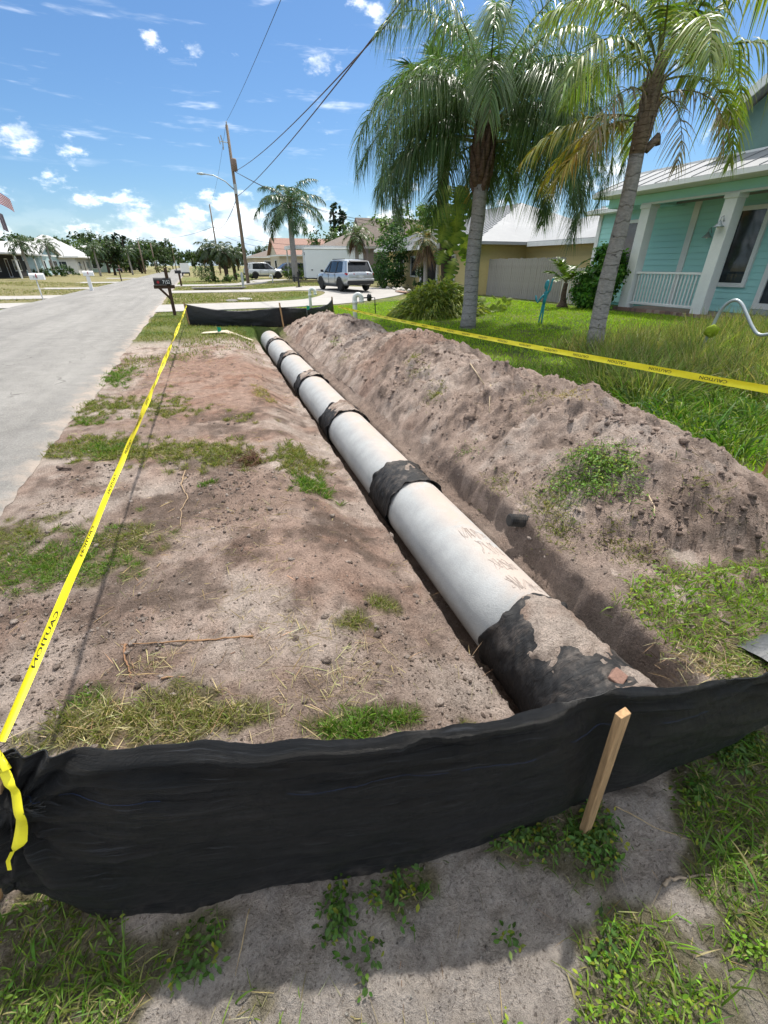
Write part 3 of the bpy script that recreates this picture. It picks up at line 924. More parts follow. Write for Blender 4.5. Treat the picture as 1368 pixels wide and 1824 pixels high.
# ------------------------------------------------------------------ silt fences
def cloth_sheet(name, bot, top, parent, n_per=30, rows=26, seed=0, fold=0.010, pull=(), pins=()):
    """fabric between a foot line and a top line (lists of Vectors, arc-resampled) with sag folds"""
    B = [Vector(p) for p in bot]; T = [Vector(p) for p in top]
    m = len(B); n = (m - 1) * n_per + 1

    def cr(P, t):
        i = min(int(t), m - 2); f = t - i
        p0, p1, p2, p3 = P[max(i - 1, 0)], P[i], P[i + 1], P[min(i + 2, m - 1)]
        return 0.5 * ((2 * p1) + (-p0 + p2) * f + (2 * p0 - 5 * p1 + 4 * p2 - p3) * f * f + (-p0 + 3 * p1 - 3 * p2 + p3) * f ** 3)
    V = np.zeros((n, rows, 3)); UV = np.zeros((n, rows, 2)); arc = 0; prev = None
    for a_ in range(n):
        t = a_ / n_per
        b_, t_ = cr(B, t), cr(T, t)
        if prev is not None: arc += (b_ - prev).length
        prev = b_
        for k in range(rows):
            f = k / (rows - 1)
            V[a_, k] = b_ + (t_ - b_) * f
            UV[a_, k] = (arc, f * 0.65)
    d = np.zeros((n, 3)); d[1:-1] = V[2:, 0] - V[:-2, 0]; d[0] = d[1]; d[-1] = d[-2]
    nr = np.stack([d[:, 1], -d[:, 0], d[:, 0] * 0], -1); nr /= np.linalg.norm(nr, axis=1)[:, None]
    A = UV[..., 0]; F = UV[..., 1]
    off = fold * (fbm(A * 0.5, F, 5.5, 3, seed) + 0.7 * fbm(A * 0.35 + F * 0.8, F * 1.5, 12, 2, seed + 1)) * 1.2
    off += 0.03 * np.sin(np.pi * F / 0.65) * fold / 0.010
    off += 0.008 * np.sin(F * 105 + 5 * fbm(A * 0.6, F * 0, 1.2, 3, seed + 6)) * sst(0.45, 0.6, F) * (0.5 + fbm(A * 0.8, F, 1.5, 2, seed + 7))
    off += 0.006 * fbm(A * 1.2, F * 7, 5, 3, seed + 9) + 0.003 * fbm(A * 3, F * 3, 14, 3, seed + 10)
    for (ac, fc, amp, wid) in pull:       # radiating pleats where the cloth is gathered
        rr = np.hypot(A - ac, F - fc); an = np.arctan2(F - fc, A - ac)
        off += amp * np.sin(an * 13 + 3 * fbm(A, F, 3, 2, seed + 4)) * np.exp(-rr / wid) * sst(0, 0.08, rr)
    tt = (np.arange(n) / n_per)[:, None]
    for k in pins: off = off * (1 - np.exp(-((tt - k) / 0.45) ** 2))      # nailed to a stake there
    V += nr[:, None, :] * off[..., None]
    # hem of the top edge rolls over
    idx = np.arange(n * rows).reshape(n, rows)
    Qf = np.stack([idx[:-1, :-1], idx[1:, :-1], idx[1:, 1:], idx[:-1, 1:]], -1).reshape(-1, 4)
    o = npmesh(name, V.reshape(-1, 3), Qf, None, FABRIC, None, True, parent, UV.reshape(-1, 2))
    s_ = o.modifiers.new('thick', 'SOLIDIFY'); s_.thickness = 0.003
    return o, V, nr


fence = empty('silt_fence', (0.9, 0.5, 0), 'wide black woven silt fence across the foreground in front of the pipe', 'silt fence', 'black silt fences closing off the trench')
fence.location = (0, 0, 0)
bot = [g(-160, 1560, 0.13), g(-60, 1575, 0.12), g(10, 1588, 0.09), g(60, 1592, 0.05), g(175, 1634, 0.0), g(330, 1618, 0.0), g(500, 1580, 0), g(690, 1540, 0), g(900, 1482, 0), g(1025, 1441, 0), g(1110, 1410, 0.0), g(1240, 1352, 0), g(1368, 1282, 0), g(1500, 1180, 0), Vector((3.3, 0.66, 0))]
bot = [p - Vector((0, 0, 0.02)) if p.z < 0.03 else p for p in bot]
top = [g(-160, 1362, 0.58), g(-60, 1352, 0.60), g(10, 1346, 0.62), g(60, 1346, 0.62), g(175, 1335, 0.62), g(330, 1331, 0.62), g(500, 1326, 0.62), g(690, 1315, 0.625), g(900, 1284, 0.635), g(1040, 1247, 0.655), g(1107, 1230, 0.66), g(1240, 1215, 0.62), g(1368, 1194, 0.58), g(1500, 1150, 0.52), Vector((3.3, 0.67, 0.56))]
fab, FV, FN = cloth_sheet('fabric', bot, top, fence, 34, 44, 7, 0.016, pull=((0.30, 0.47, 0.022, 0.26), (0.27, 0.10, 0.014, 0.14), (2.08, 0.62, 0.005, 0.10)), pins=(9.4,))
# blue stitch line a hand below the top, dashes
mb = MB()
n_, r_ = FV.shape[:2]
for fr in (0.80,):
    k = fr * (r_ - 1); k0 = int(k); f = k - k0
    line = FV[:, k0] * (1 - f) + FV[:, k0 + 1] * f + FN * 0.004 + np.array([0, 0, 0.0])
    dense = []
    for i in range(n_ - 1):
        for q in range(4): dense.append(line[i] + (line[i + 1] - line[i]) * q / 4)
    for i in range(0, len(dense) - 2, 2):
        if fbm(np.array([i * 0.013]), np.array([0.3]), 1, 2, 88)[0] > -0.12:
            mb.tube([dense[i], dense[i] * 0.4 + dense[i + 1] * 0.6], 0.0007, 4, False)
mb.build('stitching', mat('blue_thread', (0.025, 0.06, 0.17), 0.6, 0.2), fence)['kind'] = 'stuff'


def stake(parent, foot, head, w=0.042, d=0.022, face=None, nm='stake'):
    foot, head = Vector(foot), Vector(head)
    z = (head - foot).normalized()
    x = Vector(face if face else (1, 0, 0)); x = (x - z * x.dot(z)).normalized(); y = z.cross(x)
    L_ = (head - foot).length
    mb = MB()
    j = [random.uniform(-0.004, 0.004) for _ in range(8)]
    vs = []
    for h, k in ((-0.25, 0.25), (0, 1), (L_ * 0.33, 1.0), (L_ * 0.66, 1.0), (L_, 1.0)):
        vs += [(sx * w / 2 * k, sy * d / 2 * k, h + (j[q] if h == L_ else 0)) for q, (sx, sy) in enumerate(((-1, -1), (1, -1), (1, 1), (-1, 1)))]
    fs = [(0, 3, 2, 1), (16, 17, 18, 19)]
    for r in range(4):
        for k in range(4): fs.append((r * 4 + k, r * 4 + (k + 1) % 4, (r + 1) * 4 + (k + 1) % 4, (r + 1) * 4 + k))
    mb.add(vs, fs)
    o = mb.build(nm, WOOD, parent, bevel=0.002)
    M = Matrix((x, y, z)).transposed().to_4x4(); M.translation = foot - (parent.location if parent else Vector())
    o.matrix_basis = M
    return o


sf = g(1028, 1468, 0.0); sh = g(1092, 1250, 0.645)
nb = Vector((0.0, -0.034, 0))
stake(fence, sf + nb * 0.9, sh + nb, 0.036, 0.02, (1, 0.05, 0))
stake(fence, g(-12, 1600, 0.0) + nb * 0.3, g(-3, 1372, 0.57) + nb * 0.6, 0.045, 0.024, (1, -0.4, 0))
stake(fence, (3.28, 0.63, 0), (3.28, 0.63, 0.6), 0.036, 0.02, (1, 0.05, 0))
# frayed threads where the staple tore out
mb = MB()
for k in range(70):
    c = g(random.uniform(20, 62), random.uniform(1392, 1436), 0.5) + Vector((0, -0.012, 0))
    dv = Vector((random.gauss(0.6, 0.5), random.gauss(-0.3, 0.25), random.gauss(0, 0.5))) * 0.03
    mb.tube([c, c + dv * 0.5 + Vector((0, -0.004, 0)), c + dv], 0.0008, 3, False)
for k in range(9):
    c = g(random.uniform(-10, 40), 1349, 0.62); dv = Vector((random.gauss(0.1, 0.5), random.gauss(0.0, 0.3), random.uniform(0.2, 0.9))) * 0.05
    mb.tube([c, c + dv * 0.6, c + dv + Vector((0.012, 0, -0.006))], 0.0009, 3, False)
mb.build('frayed_threads', BLACK, fence)['kind'] = 'stuff'
wisp = MB(); c0 = g(165, 1560, 0.13) + Vector((0.0, -0.035, 0))
for k in range(16):
    dv = Vector((random.gauss(-0.2, 0.6), random.gauss(-0.1, 0.2), random.gauss(0.1, 0.7))) * 0.035
    wisp.tube([c0 + dv * 0.1, c0 + dv * 0.6 + Vector((0, -0.004, 0)), c0 + dv + Vector((0, 0.004, -0.004))], 0.0011, 3, False)
tag(wisp.build('grass_wisp', mat('dry_wisp', (0.42, 0.38, 0.24), 0.9, 0.2)), 'small dry wisp of grass caught on the lower left of the near black fence', 'dry grass', None, 'stuff')

ffar = empty('silt_fence', (0, 0, 0), 'black silt fence at the far end of the trench before the concrete drive', 'silt fence', 'black silt fences closing off the trench')
fb = [(-0.42, 16.0), (0.5, 15.4), (1.4, 15.0), (2.3, 14.75), (3.3, 15.3), (4.1, 16.2), (4.5, 16.9)]
ft = [0.60, 0.46, 0.45, 0.52, 0.44, 0.46, 0.60]
Bp = [Vector((x, y, H1(x, y) - 0.01)) for x, y in fb]
Tp = [Vector((x + 0.02, y + 0.02, h)) for (x, y), h in zip(fb, ft)]
cloth_sheet('fabric', Bp, Tp, ffar, 14, 14, 51, 0.012)
for (x, y), h in zip((fb[0], fb[3], fb[6]), (0.66, 0.66, 0.66)):
    stake(ffar, (x + 0.03, y - 0.05, H1(x, y)), (x - (0.02 if x == 2.3 else 0), y - 0.04, h), 0.045, 0.025, (1, 0, 0))

# ------------------------------------------------------------------ caution tape
def text_mesh(txt):
    cu = bpy.data.curves.new('t', 'FONT'); cu.body = txt; cu.size = 1.0; cu.resolution_u = 2; cu.offset = 0.006
    ob = bpy.data.objects.new('t', cu); COL.objects.link(ob)
    dg = bpy.context.evaluated_depsgraph_get(); dg.update()
    me = bpy.data.meshes.new_from_object(ob.evaluated_get(dg))
    v = np.array([tuple(p.co) for p in me.vertices]); f = [tuple(p.vertices) for p in me.polygons]
    COL.objects.unlink(ob); bpy.data.objects.remove(ob); bpy.data.curves.remove(cu); bpy.data.meshes.remove(me)
    v[:, 0] -= v[:, 0].min(); v[:, 1] -= v[:, 1].min()
    return v, f


CAUT = text_mesh('CAUTION')


def tape(label, a, b, sag, wdir, twist, flip, first, pitch=0.62, extra=None, wid=0.075, fold=None):
    root = empty('caution_tape', (0, 0, 0), label, 'caution tape', 'yellow caution tapes along the trench')
    a, b = Vector(a), Vector(b); L_ = (b - a).length; n = 160
    T = (b - a).normalized()
    w0 = Vector(wdir); w0 = (w0 - T * w0.dot(T)).normalized(); n0 = w0.cross(T).normalized()
    if n0.dot(Vector((0, 0, CAM_H)) - (a + b) / 2) < 0: n0 = -n0

    def at(s):
        t = s / L_
        p = a.lerp(b, t) + Vector((0, 0, -4 * sag * t * (1 - t)))
        an = twist(t)
        w = w0 * math.cos(an) + n0 * math.sin(an)
        nn = n0 * math.cos(an) - w0 * math.sin(an)
        return p, w, nn
    P = []
    for i in range(n + 1):
        p, w, nn = at(L_ * i / n)
        ww = wid * (fold(i / n) if fold else 1)
        cup = 0.006 * math.sin(i * 0.7) + 0.004
        P.append([p + w * ww * k / 2 + nn * (cup * (abs(k) - 0.5) if k else -cup * 0.5) for k in (-1, -0.5, 0, 0.5, 1)])
    MB().grid(P).build('ribbon', YELLOW, root, True)
    v, f = CAUT
    tl = v[:, 0].max(); th = v[:, 1].max()
    mb = MB(); s = first
    while s < L_ - 0.5:
        ln, hh = 0.26, wid * 0.46
        vs = []
        for (x, y, _) in v:
            fx = x / tl; fy = y / th - 0.5
            if flip: fx, fy = 1 - fx, -fy
            p, w, nn = at(s + fx * ln)
            i = (s + fx * ln) / L_
            ww = (fold(i) if fold else 1)
            cup = 0.006 * math.sin(i * n * 0.7) + 0.004
            k = abs(fy * hh / (wid / 2))
            vs.append(p + w * fy * hh * ww + nn * (0.0022 + cup * ((k * 0.5 - 0.0) * 1.0 - 0.5) if k < 1 else 0.003))
        mb.add(vs, f)
        s += pitch
    mb.build('lettering', BLACK, root)['kind'] = 'stuff'
    return root


ta, tb = g(2, 1320, 0.60), Vector((-0.36, 15.9, 0.57))
tl_ = tape('yellow caution tape along the road side from the near fence corner to the far fence', ta, tb, 0.03, (0.30, 0, -0.955), lambda t: 0.3 * math.sin(t * 23) + 0.2 * math.sin(t * 57 + 1), True, 0.25, 0.62, wid=0.058, fold=lambda t: (0.74 + 0.26 * math.cos(t * 31)) * min(1, 0.34 + t * 7))
# knot and tail round the left stake
tail = [g(-14, 1352, 0.60), g(6, 1372, 0.58), g(16, 1400, 0.55), g(28, 1440, 0.49), g(26, 1480, 0.42), g(12, 1500, 0.38)]
tail = [p + Vector((0.02, -0.03, 0)) for p in tail]
P = []
for i, p in enumerate(tail):
    w = (0.018, 0.016, 0.012, 0.014, 0.018, 0.004)[i]
    d = Vector((0.85, -0.35, 0.15 * (i % 2))).normalized()
    P.append([p - d * w, p + Vector((0, -0.008, 0)), p + d * w])
P2 = []
for i in range(len(P) - 1):
    for q in range(4): P2.append([P[i][k].lerp(P[i + 1][k], q / 4) + Vector((0, 0.006 * math.sin(i * 4 + q), 0)) for k in range(3)])
MB().grid(P2).build('loose_tail', YELLOW, tl_, True)
tail2 = [g(14, 1495, 0.385), g(6, 1512, 0.35), g(9, 1528, 0.325)]
tail2 = [p + Vector((0.02, -0.035, 0)) for p in tail2]
MB().grid([[p - Vector((0.005, 0, 0)), p + Vector((0.005, -0.002, 0))] for p in tail2]).build('torn_strand', YELLOW, tl_, True)
MB().tube([g(-12, 1362, 0.59) + Vector((0.02, -0.02, 0)), g(4, 1352, 0.61) + Vector((0.02, -0.035, 0)), g(-6, 1342, 0.62)], 0.009, 8).build('knot', YELLOW, tl_, True)

te = atx(1420, 703, 4.36)
stk = empty('tape_stake', (te.x, te.y, 0), 'wooden stake in the tall grass that ends the lawn side tape', 'stake')
stake(stk, (te.x, te.y - 0.03, H1(te.x, te.y)), (te.x, te.y - 0.03, te.z + 0.1), 0.04, 0.022, (1, 0, 0))
tape('yellow caution tape above the lawn side of the soil heap', (4.36, 15.6, 0.43), tuple(te), 0.05, (0.20, 0, 0.97), lambda t: 0.12 * math.sin(t * 15), True, 0.4, 0.56, wid=0.062)

# ------------------------------------------------------------------ vegetation helpers
def unit(v): return v / np.maximum(np.linalg.norm(v, axis=-1, keepdims=True), 1e-9)


def ribbons(base, dirs, length, width, droop, side=None, nseg=3, taper=1.0):
    """curved tapering blades; returns V, Q, T (vectorised). droop: share of the length fallen at the tip"""
    n = len(base)
    dirs = unit(dirs)
    if side is None:
        rnd = rng.normal(size=(n, 3))
        side = unit(np.cross(dirs, rnd))
    down = np.array([0, 0, -1.0])
    V = np.zeros((n, 2 * nseg + 1, 3))
    for k in range(nseg + 1):
        t = k / nseg
        p = base + dirs * (length * t)[:, None] + down * (length * droop * t * t)[:, None]
        w = width * (1 - t ** (1.0 + taper)) * 0.5
        if k == 0: w = width * 0.35
        if k < nseg:
            V[:, 2 * k] = p - side * w[:, None]; V[:, 2 * k + 1] = p + side * w[:, None]
        else:
            V[:, 2 * nseg] = p
    o = (np.arange(n) * (2 * nseg + 1))[:, None]
    Q = np.concatenate([o + np.array([[2 * k, 2 * k + 1, 2 * k + 3, 2 * k + 2]]) for k in range(nseg - 1)], 0) if nseg > 1 else np.zeros((0, 4), int)
    T = o + np.array([[2 * nseg - 2, 2 * nseg - 1, 2 * nseg]])
    return V.reshape(-1, 3), Q, T, 2 * nseg + 1


def leaves(cen, nor, size, aspect=0.5, axis_=None, fold=0.25):
    """pointed oval leaves of six corners (two quads), folded on the midrib"""
    n = len(cen)
    nor = unit(nor)
    if axis_ is None: axis_ = rng.normal(size=(n, 3))
    a = unit(axis_ - nor * np.sum(axis_ * nor, 1)[:, None]); b = np.cross(nor, a)
    s = np.asarray(size)[:, None] if np.ndim(size) else size
    w = s * aspect * 0.5
    lift = nor * w * fold
    V = np.stack([cen - a * s * 0.5, cen - a * s * 0.15 + b * w + lift, cen + a * s * 0.2 + b * w * 0.8 + lift, cen + a * s * 0.5, cen + a * s * 0.2 - b * w * 0.8 + lift, cen - a * s * 0.15 - b * w + lift], 1)
    o = (np.arange(n) * 6)[:, None]
    Q = np.concatenate([o + np.array([[0, 1, 2, 3]]), o + np.array([[0, 3, 4, 5]])], 0)
    return V.reshape(-1, 3), Q, None, 6


def tint(n, per, base, var=0.18, mixto=None, mixp=0.0, lo=None):
    c = np.tile(np.array(base, float), (n, 1)) * (1 + rng.normal(0, var, (n, 1)))
    c *= 1 + rng.normal(0, var * 0.35, (n, 3))
    if mixto is not None:
        k = (rng.random((n, 1)) < mixp) * rng.random((n, 1))
        c = c * (1 - k) + np.array(mixto) * k
    return np.repeat(np.clip(c, 0.004, 0.9), per, 0)


class Acc:
    def __init__(s): s.V = []; s.Q = []; s.T = []; s.C = []; s.n = 0

    def add(s, V, Q, T, per, col):
        s.V.append(V); s.C.append(col)
        if Q is not None and len(Q): s.Q.append(Q + s.n)
        if T is not None and len(T): s.T.append(T + s.n)
        s.n += len(V)

    def build(s, name, material, parent=None, smooth=False):
        return npmesh(name, np.concatenate(s.V), np.concatenate(s.Q) if s.Q else None, np.concatenate(s.T) if s.T else None, material, np.concatenate(s.C), smooth, parent)


def scatter(x0, x1, y0, y1, dens, fn=None):
    n = int((x1 - x0) * (y1 - y0) * dens)
    x = rng.uniform(x0, x1, n); y = rng.uniform(y0, y1, n)
    if fn is not None:
        k = rng.random(n) < fn(x, y); x, y = x[k], y[k]
    return x, y


GREEN = (0.10, 0.185, 0.024); BRIGHT = (0.165, 0.28, 0.024); OLIVE = (0.155, 0.18, 0.042); DRY = (0.36, 0.29, 0.15); DEEP = (0.035, 0.085, 0.02)


BASES = []


def blades(acc, x, y, ln, wd, lean=0.5, base=GREEN, dry=0.15, droop=0.35, nseg=3, var=0.2):
    n = len(x)
    if n == 0: return
    BASES.append(np.stack([x, y], 1))
    z = surf_h(x, y)
    d = np.stack([rng.normal(0, lean, n), rng.normal(0, lean, n), np.ones(n)], 1)
    L = ln * rng.uniform(0.55, 1.25, n); W = wd * rng.uniform(0.7, 1.3, n)
    V, Q, T, per = ribbons(np.stack([x, y, z - 0.005], 1), d, L, W, droop * rng.uniform(0.4, 1.6, n), nseg=nseg)
    acc.add(V, Q, T, per, tint(n, per, base, var, DRY, dry))


def patch(acc, u, v, rx, ry, n, ln=0.09, wd=0.005, base=GREEN, dry=0.25, lean=0.7, droop=0.4, z=0.0):
    c = g(u, v, z)
    x = rng.normal(c.x, rx * 0.55, n); y = rng.normal(c.y, ry * 0.55, n)
    # gather in tufts
    k = rng.integers(0, max(2, n // 14), n)
    tx = rng.normal(c.x, rx * 0.55, k.max() + 1); ty = rng.normal(c.y, ry * 0.55, k.max() + 1)
    x = tx[k] + rng.normal(0, 0.016, n); y = ty[k] + rng.normal(0, 0.016, n)
    ok = (x > -1.75) | (y < 0.5)
    blades(acc, x[ok], y[ok], ln, wd, lean, base, dry, droop)


def straw(acc, x, y, ln=0.12, wd=0.003, base=DRY):
    """dead blades lying flat"""
    n = len(x); z = surf_h(x, y)
    th = rng.uniform(0, 6.28, n)
    d = np.stack([np.cos(th), np.sin(th), rng.uniform(0.0, 0.25, n)], 1)
    V, Q, T, per = ribbons(np.stack([x, y, z + 0.006], 1), d, ln * rng.uniform(0.4, 1.4, n), wd * rng.uniform(0.7, 1.4, n), rng.uniform(0, 0.22, n), nseg=3)
    acc.add(V, Q, T, per, tint(n, per, base, 0.25, (0.16, 0.10, 0.06), 0.3))


def weeds(acc, x, y, size=0.03, stem=0.05, k=7, base=GREEN, var=0.22):
    """low broadleaf weeds: k small leaves round each spot"""
    n = len(x); z = surf_h(x, y)
    x = np.repeat(x, k); y = np.repeat(y, k); z = np.repeat(z, k)
    th = rng.uniform(0, 6.28, n * k); r = rng.uniform(0.2, 1.0, n * k) * stem
    c = np.stack([x + r * np.cos(th), y + r * np.sin(th), z + rng.uniform(0.006, 1.0, n * k) * stem * 0.9], 1)
    nor = np.stack([0.55 * np.cos(th) + rng.normal(0, 0.3, n * k), 0.55 * np.sin(th) + rng.normal(0, 0.3, n * k), np.ones(n * k)], 1)
    ax = np.stack([np.cos(th), np.sin(th), rng.uniform(-0.2, 0.6, n * k)], 1)
    V, Q, T, per = leaves(c, nor, size * rng.uniform(0.6, 1.3, n * k), 0.48, ax)
    acc.add(V, Q, T, per, tint(n * k, per, base, var, (0.3, 0.3, 0.03), 0.15))


# ------------------------------------------------------------------ grass
A = Acc()      # lawn on the right, behind the heap
def lawnmask(x, y):
    l, s = lat_s(x, y)
    m = (mound_h(x, y) < 0.03) | (l > 4.3) | (s < 1) | (s > 15.5)
    m = m & (x < 14.3 - 0.5 * (y > 12))
    # keep off the drive
    dr = sst(0, 1, 1.0 * (y > 20.6 + 0.05 * x ** 1.6))
    return m * (1 - dr) * sst(-0.9, -0.1, fbm(x, y, 1.5, 3, 501))
x, y = scatter(4.0, 14.4, 6.0, 22, 560, lawnmask); blades(A, x, y, 0.10, 0.013, 0.45, (0.27, 0.42, 0.02), 0.08, 0.3, 2, 0.25)
x, y = scatter(3.9, 14.4, 0.4, 6.0, 800, lawnmask); blades(A, x, y, 0.13, 0.010, 0.5, (0.24, 0.38, 0.022), 0.10, 0.35, 3, 0.28)
A.build('lawn_grass', GRASS)
bpy.data.objects['lawn_grass']['kind'] = 'stuff'

A = Acc()      # unmown growth beside the heap and before the porch
x, y = scatter(4.2, 8.5, 0.6, 6.8, 480, lambda x, y: sst(-0.05, 0.35, fbm(x, y, 0.8, 3, 511) + 0.35 * sst(5.5, 3, y)))
blades(A, x, y, 0.40, 0.011, 0.38, (0.12, 0.215, 0.03), 0.2, 0.55, 4, 0.3)
x, y = scatter(6.8, 12.5, 2.6, 7.8, 900, lambda x, y: sst(-0.15, 0.3, fbm(x, y, 0.7, 3, 512) + 0.3))
blades(A, x, y, 0.85, 0.012, 0.30, (0.17, 0.215, 0.055), 0.45, 0.55, 4, 0.3)
for k in range(34):
    c = g(random.uniform(1085, 1420), random.uniform(612, 700), 0.1); n = 260
    x = rng.normal(c.x, 0.22, n); y = rng.normal(c.y, 0.22, n)
    dd = np.stack([(x - c.x) * 1.4 + rng.normal(0, 0.16, n), (y - c.y) * 1.4 + rng.normal(0, 0.16, n), np.ones(n)], 1)
    V, Q_, T_, per = ribbons(np.stack([x, y, surf_h(x, y)], 1), dd, rng.uniform(0.45, 1.0, n), rng.uniform(0.008, 0.016, n), rng.uniform(0.25, 0.8, n), nseg=4)
    A.add(V, Q_, T_, per, tint(n, per, (0.16, 0.22, 0.05) if k % 3 else (0.11, 0.19, 0.035), 0.3, (0.42, 0.38, 0.20), 0.4))
for (u, v) in ((1080, 690), (1150, 715), (1210, 735), (1260, 760), (1320, 790), (1350, 740), (1190, 700), (1290, 720)):
    c = g(u, v, 0.1); n = 130
    x = rng.normal(c.x, 0.16, n); y = rng.normal(c.y, 0.16, n)
    dd = np.stack([(x - c.x) * 3 + rng.normal(0, 0.2, n), (y - c.y) * 3 + rng.normal(0, 0.2, n), np.ones(n)], 1)
    V, Q_, T_, per = ribbons(np.stack([x, y, surf_h(x, y)], 1), dd, rng.uniform(0.3, 0.65, n), rng.uniform(0.012, 0.022, n), rng.uniform(0.4, 0.9, n), nseg=4)
    A.add(V, Q_, T_, per, tint(n, per, (0.06, 0.13, 0.02), 0.3, (0.25, 0.30, 0.08), 0.4))
A.build('tall_grass', GRASS)['kind'] = 'stuff'

A = Acc()      # what is left of the verge, in tufts on the bare ground
for (u, v, rx, ry, n, ln, base, dry) in (
    (90, 1000, 0.36, 0.30, 1500, 0.075, GREEN, 0.25), (20, 960, 0.3, 0.25, 600, 0.06, OLIVE, 0.4), (215, 960, 0.22, 0.16, 420, 0.06, OLIVE, 0.45), (170, 1015, 0.25, 0.16, 500, 0.06, GREEN, 0.35),
    (150, 798, 0.38, 0.28, 900, 0.075, OLIVE, 0.4), (240, 805, 0.5, 0.25, 900, 0.075, OLIVE, 0.4), (195, 800, 0.2, 0.18, 500, 0.08, GREEN, 0.2), (330, 805, 0.45, 0.25, 800, 0.07, OLIVE, 0.45), (400, 812, 0.3, 0.3, 700, 0.08, OLIVE, 0.4),
    (205, 672, 0.30, 0.75, 900, 0.09, GREEN, 0.15), (180, 725, 0.42, 0.5, 700, 0.08, OLIVE, 0.3), (250, 720, 0.6, 0.5, 700, 0.08, OLIVE, 0.4), (165, 750, 0.3, 0.2, 200, 0.08, GREEN, 0.3), (300, 735, 0.4, 0.3, 400, 0.07, OLIVE, 0.5),
    (535, 805, 0.22, 0.35, 800, 0.09, OLIVE, 0.35), (555, 850, 0.16, 0.2, 500, 0.10, GREEN, 0.25), (520, 830, 0.12, 0.15, 200, 0.07, OLIVE, 0.5),
    (685, 1050, 0.09, 0.05, 160, 0.06, OLIVE, 0.4), (625, 1100, 0.09, 0.05, 130, 0.06, OLIVE, 0.5), (780, 740, 0.1, 0.1, 60, 0.07, OLIVE, 0.4),
    (640, 1290, 0.10, 0.05, 260, 0.10, GREEN, 0.15), (715, 1275, 0.06, 0.04, 120, 0.08, GREEN, 0.3), (590, 1298, 0.06, 0.04, 90, 0.09, GREEN, 0.3), (840, 1255, 0.05, 0.05, 60, 0.05, OLIVE, 0.5),
    (250, 1275, 0.26, 0.07, 420, 0.08, OLIVE, 0.6), (330, 1290, 0.2, 0.07, 300, 0.08, OLIVE, 0.5), (130, 1290, 0.16, 0.08, 260, 0.09, OLIVE, 0.6), (420, 1285, 0.15, 0.06, 160, 0.07, OLIVE, 0.5), (160, 1240, 0.06, 0.05, 60, 0.07, GREEN, 0.4),
    (370, 860, 0.04, 0.05, 60, 0.06, GREEN, 0.1), (435, 745, 0.25, 0.25, 140, 0.08, OLIVE, 0.7), (445, 820, 0.1, 0.1, 120, 0.07, (0.1, 0.06, 0.03), 0.2), (470, 700, 0.12, 0.5, 160, 0.10, DRY, 0.8)):
    patch(A, u, v, rx, ry, int(n * 1.8), ln, 0.0045 if v > 900 else 0.008, base, dry)
def farverge(x, y):
    l, s = lat_s(x, y)
    m = sst(10.0, 13.0, y + 1.2 * fbm(x, y, 1.2, 3, 521) + 2.2 * sst(0.2, -0.9, x)) * sst(1.5, 0.6, np.abs(l - PIPE_LAT) < 0.6)
    return m * ~((np.abs(l - PIPE_LAT) < 0.62) & (s < 14.9)) * (mound_h(x, y) < 0.02) * sst(-0.6, 0.2, fbm(x, y, 0.9, 3, 522))
x, y = scatter(-1.6, 4.4, 9, 20.8, 520, farverge); blades(A, x, y, 0.10, 0.014, 0.5, OLIVE, 0.25, 0.4, 2, 0.25)
# grass strip between heap and near fence
def strip(x, y):
    return sst(1.90, 2.02, x + 0.12 * fbm(x, y, 5, 2, 531)) * sst(1.42, 1.32, y + 0.10 * fbm(x, y, 4, 2, 532) + 0.10 * (x - 1.9)) * sst(0.60, 0.72, y)
x, y = scatter(1.7, 4.6, 0.6, 1.6, 4200, strip); blades(A, x, y, 0.085, 0.0055, 0.75, (0.17, 0.27, 0.035), 0.25, 0.45, 3, 0.25)
x, y = scatter(1.9, 4.2, 0.85, 1.6, 420, strip); blades(A, x, y, 0.17, 0.008, 0.7, BRIGHT, 0.1, 0.6, 4, 0.2)
x, y = scatter(1.62, 3.2, 1.0, 1.5, 90, strip); weeds(A, x, y, 0.028, 0.06, 7, BRIGHT)
# on the heap
for (u, v, X0, n, ln, base) in ((735, 695, 2.75, 160, 0.14, OLIVE), (745, 715, 2.6, 100, 0.12, OLIVE), (600, 660, 2.6, 120, 0.12, GREEN), (615, 690, 2.4, 90, 0.10, OLIVE), (770, 745, 2.5, 120, 0.10, OLIVE), (830, 835, 2.25, 90, 0.07, GREEN),
                             (885, 868, 2.15, 110, 0.09, OLIVE), (965, 935, 2.2, 420, 0.08, OLIVE), (985, 965, 2.1, 360, 0.08, OLIVE), (1150, 985, 2.4, 260, 0.06, OLIVE), (1250, 870, 3.0, 120, 0.09, OLIVE), (1010, 735, 3.1, 160, 0.10, DRY), (950, 745, 3.0, 110, 0.09, OLIVE), (1090, 970, 2.3, 180, 0.06, OLIVE)):
    c = atx(u, v, X0)
    x = rng.normal(c.x, 0.07, n); y = rng.normal(c.y, 0.10, n)
    blades(A, x, y, ln, 0.006, 0.8, base, 0.4, 0.6)
A.build('verge_grass', GRASS)['kind'] = 'stuff'

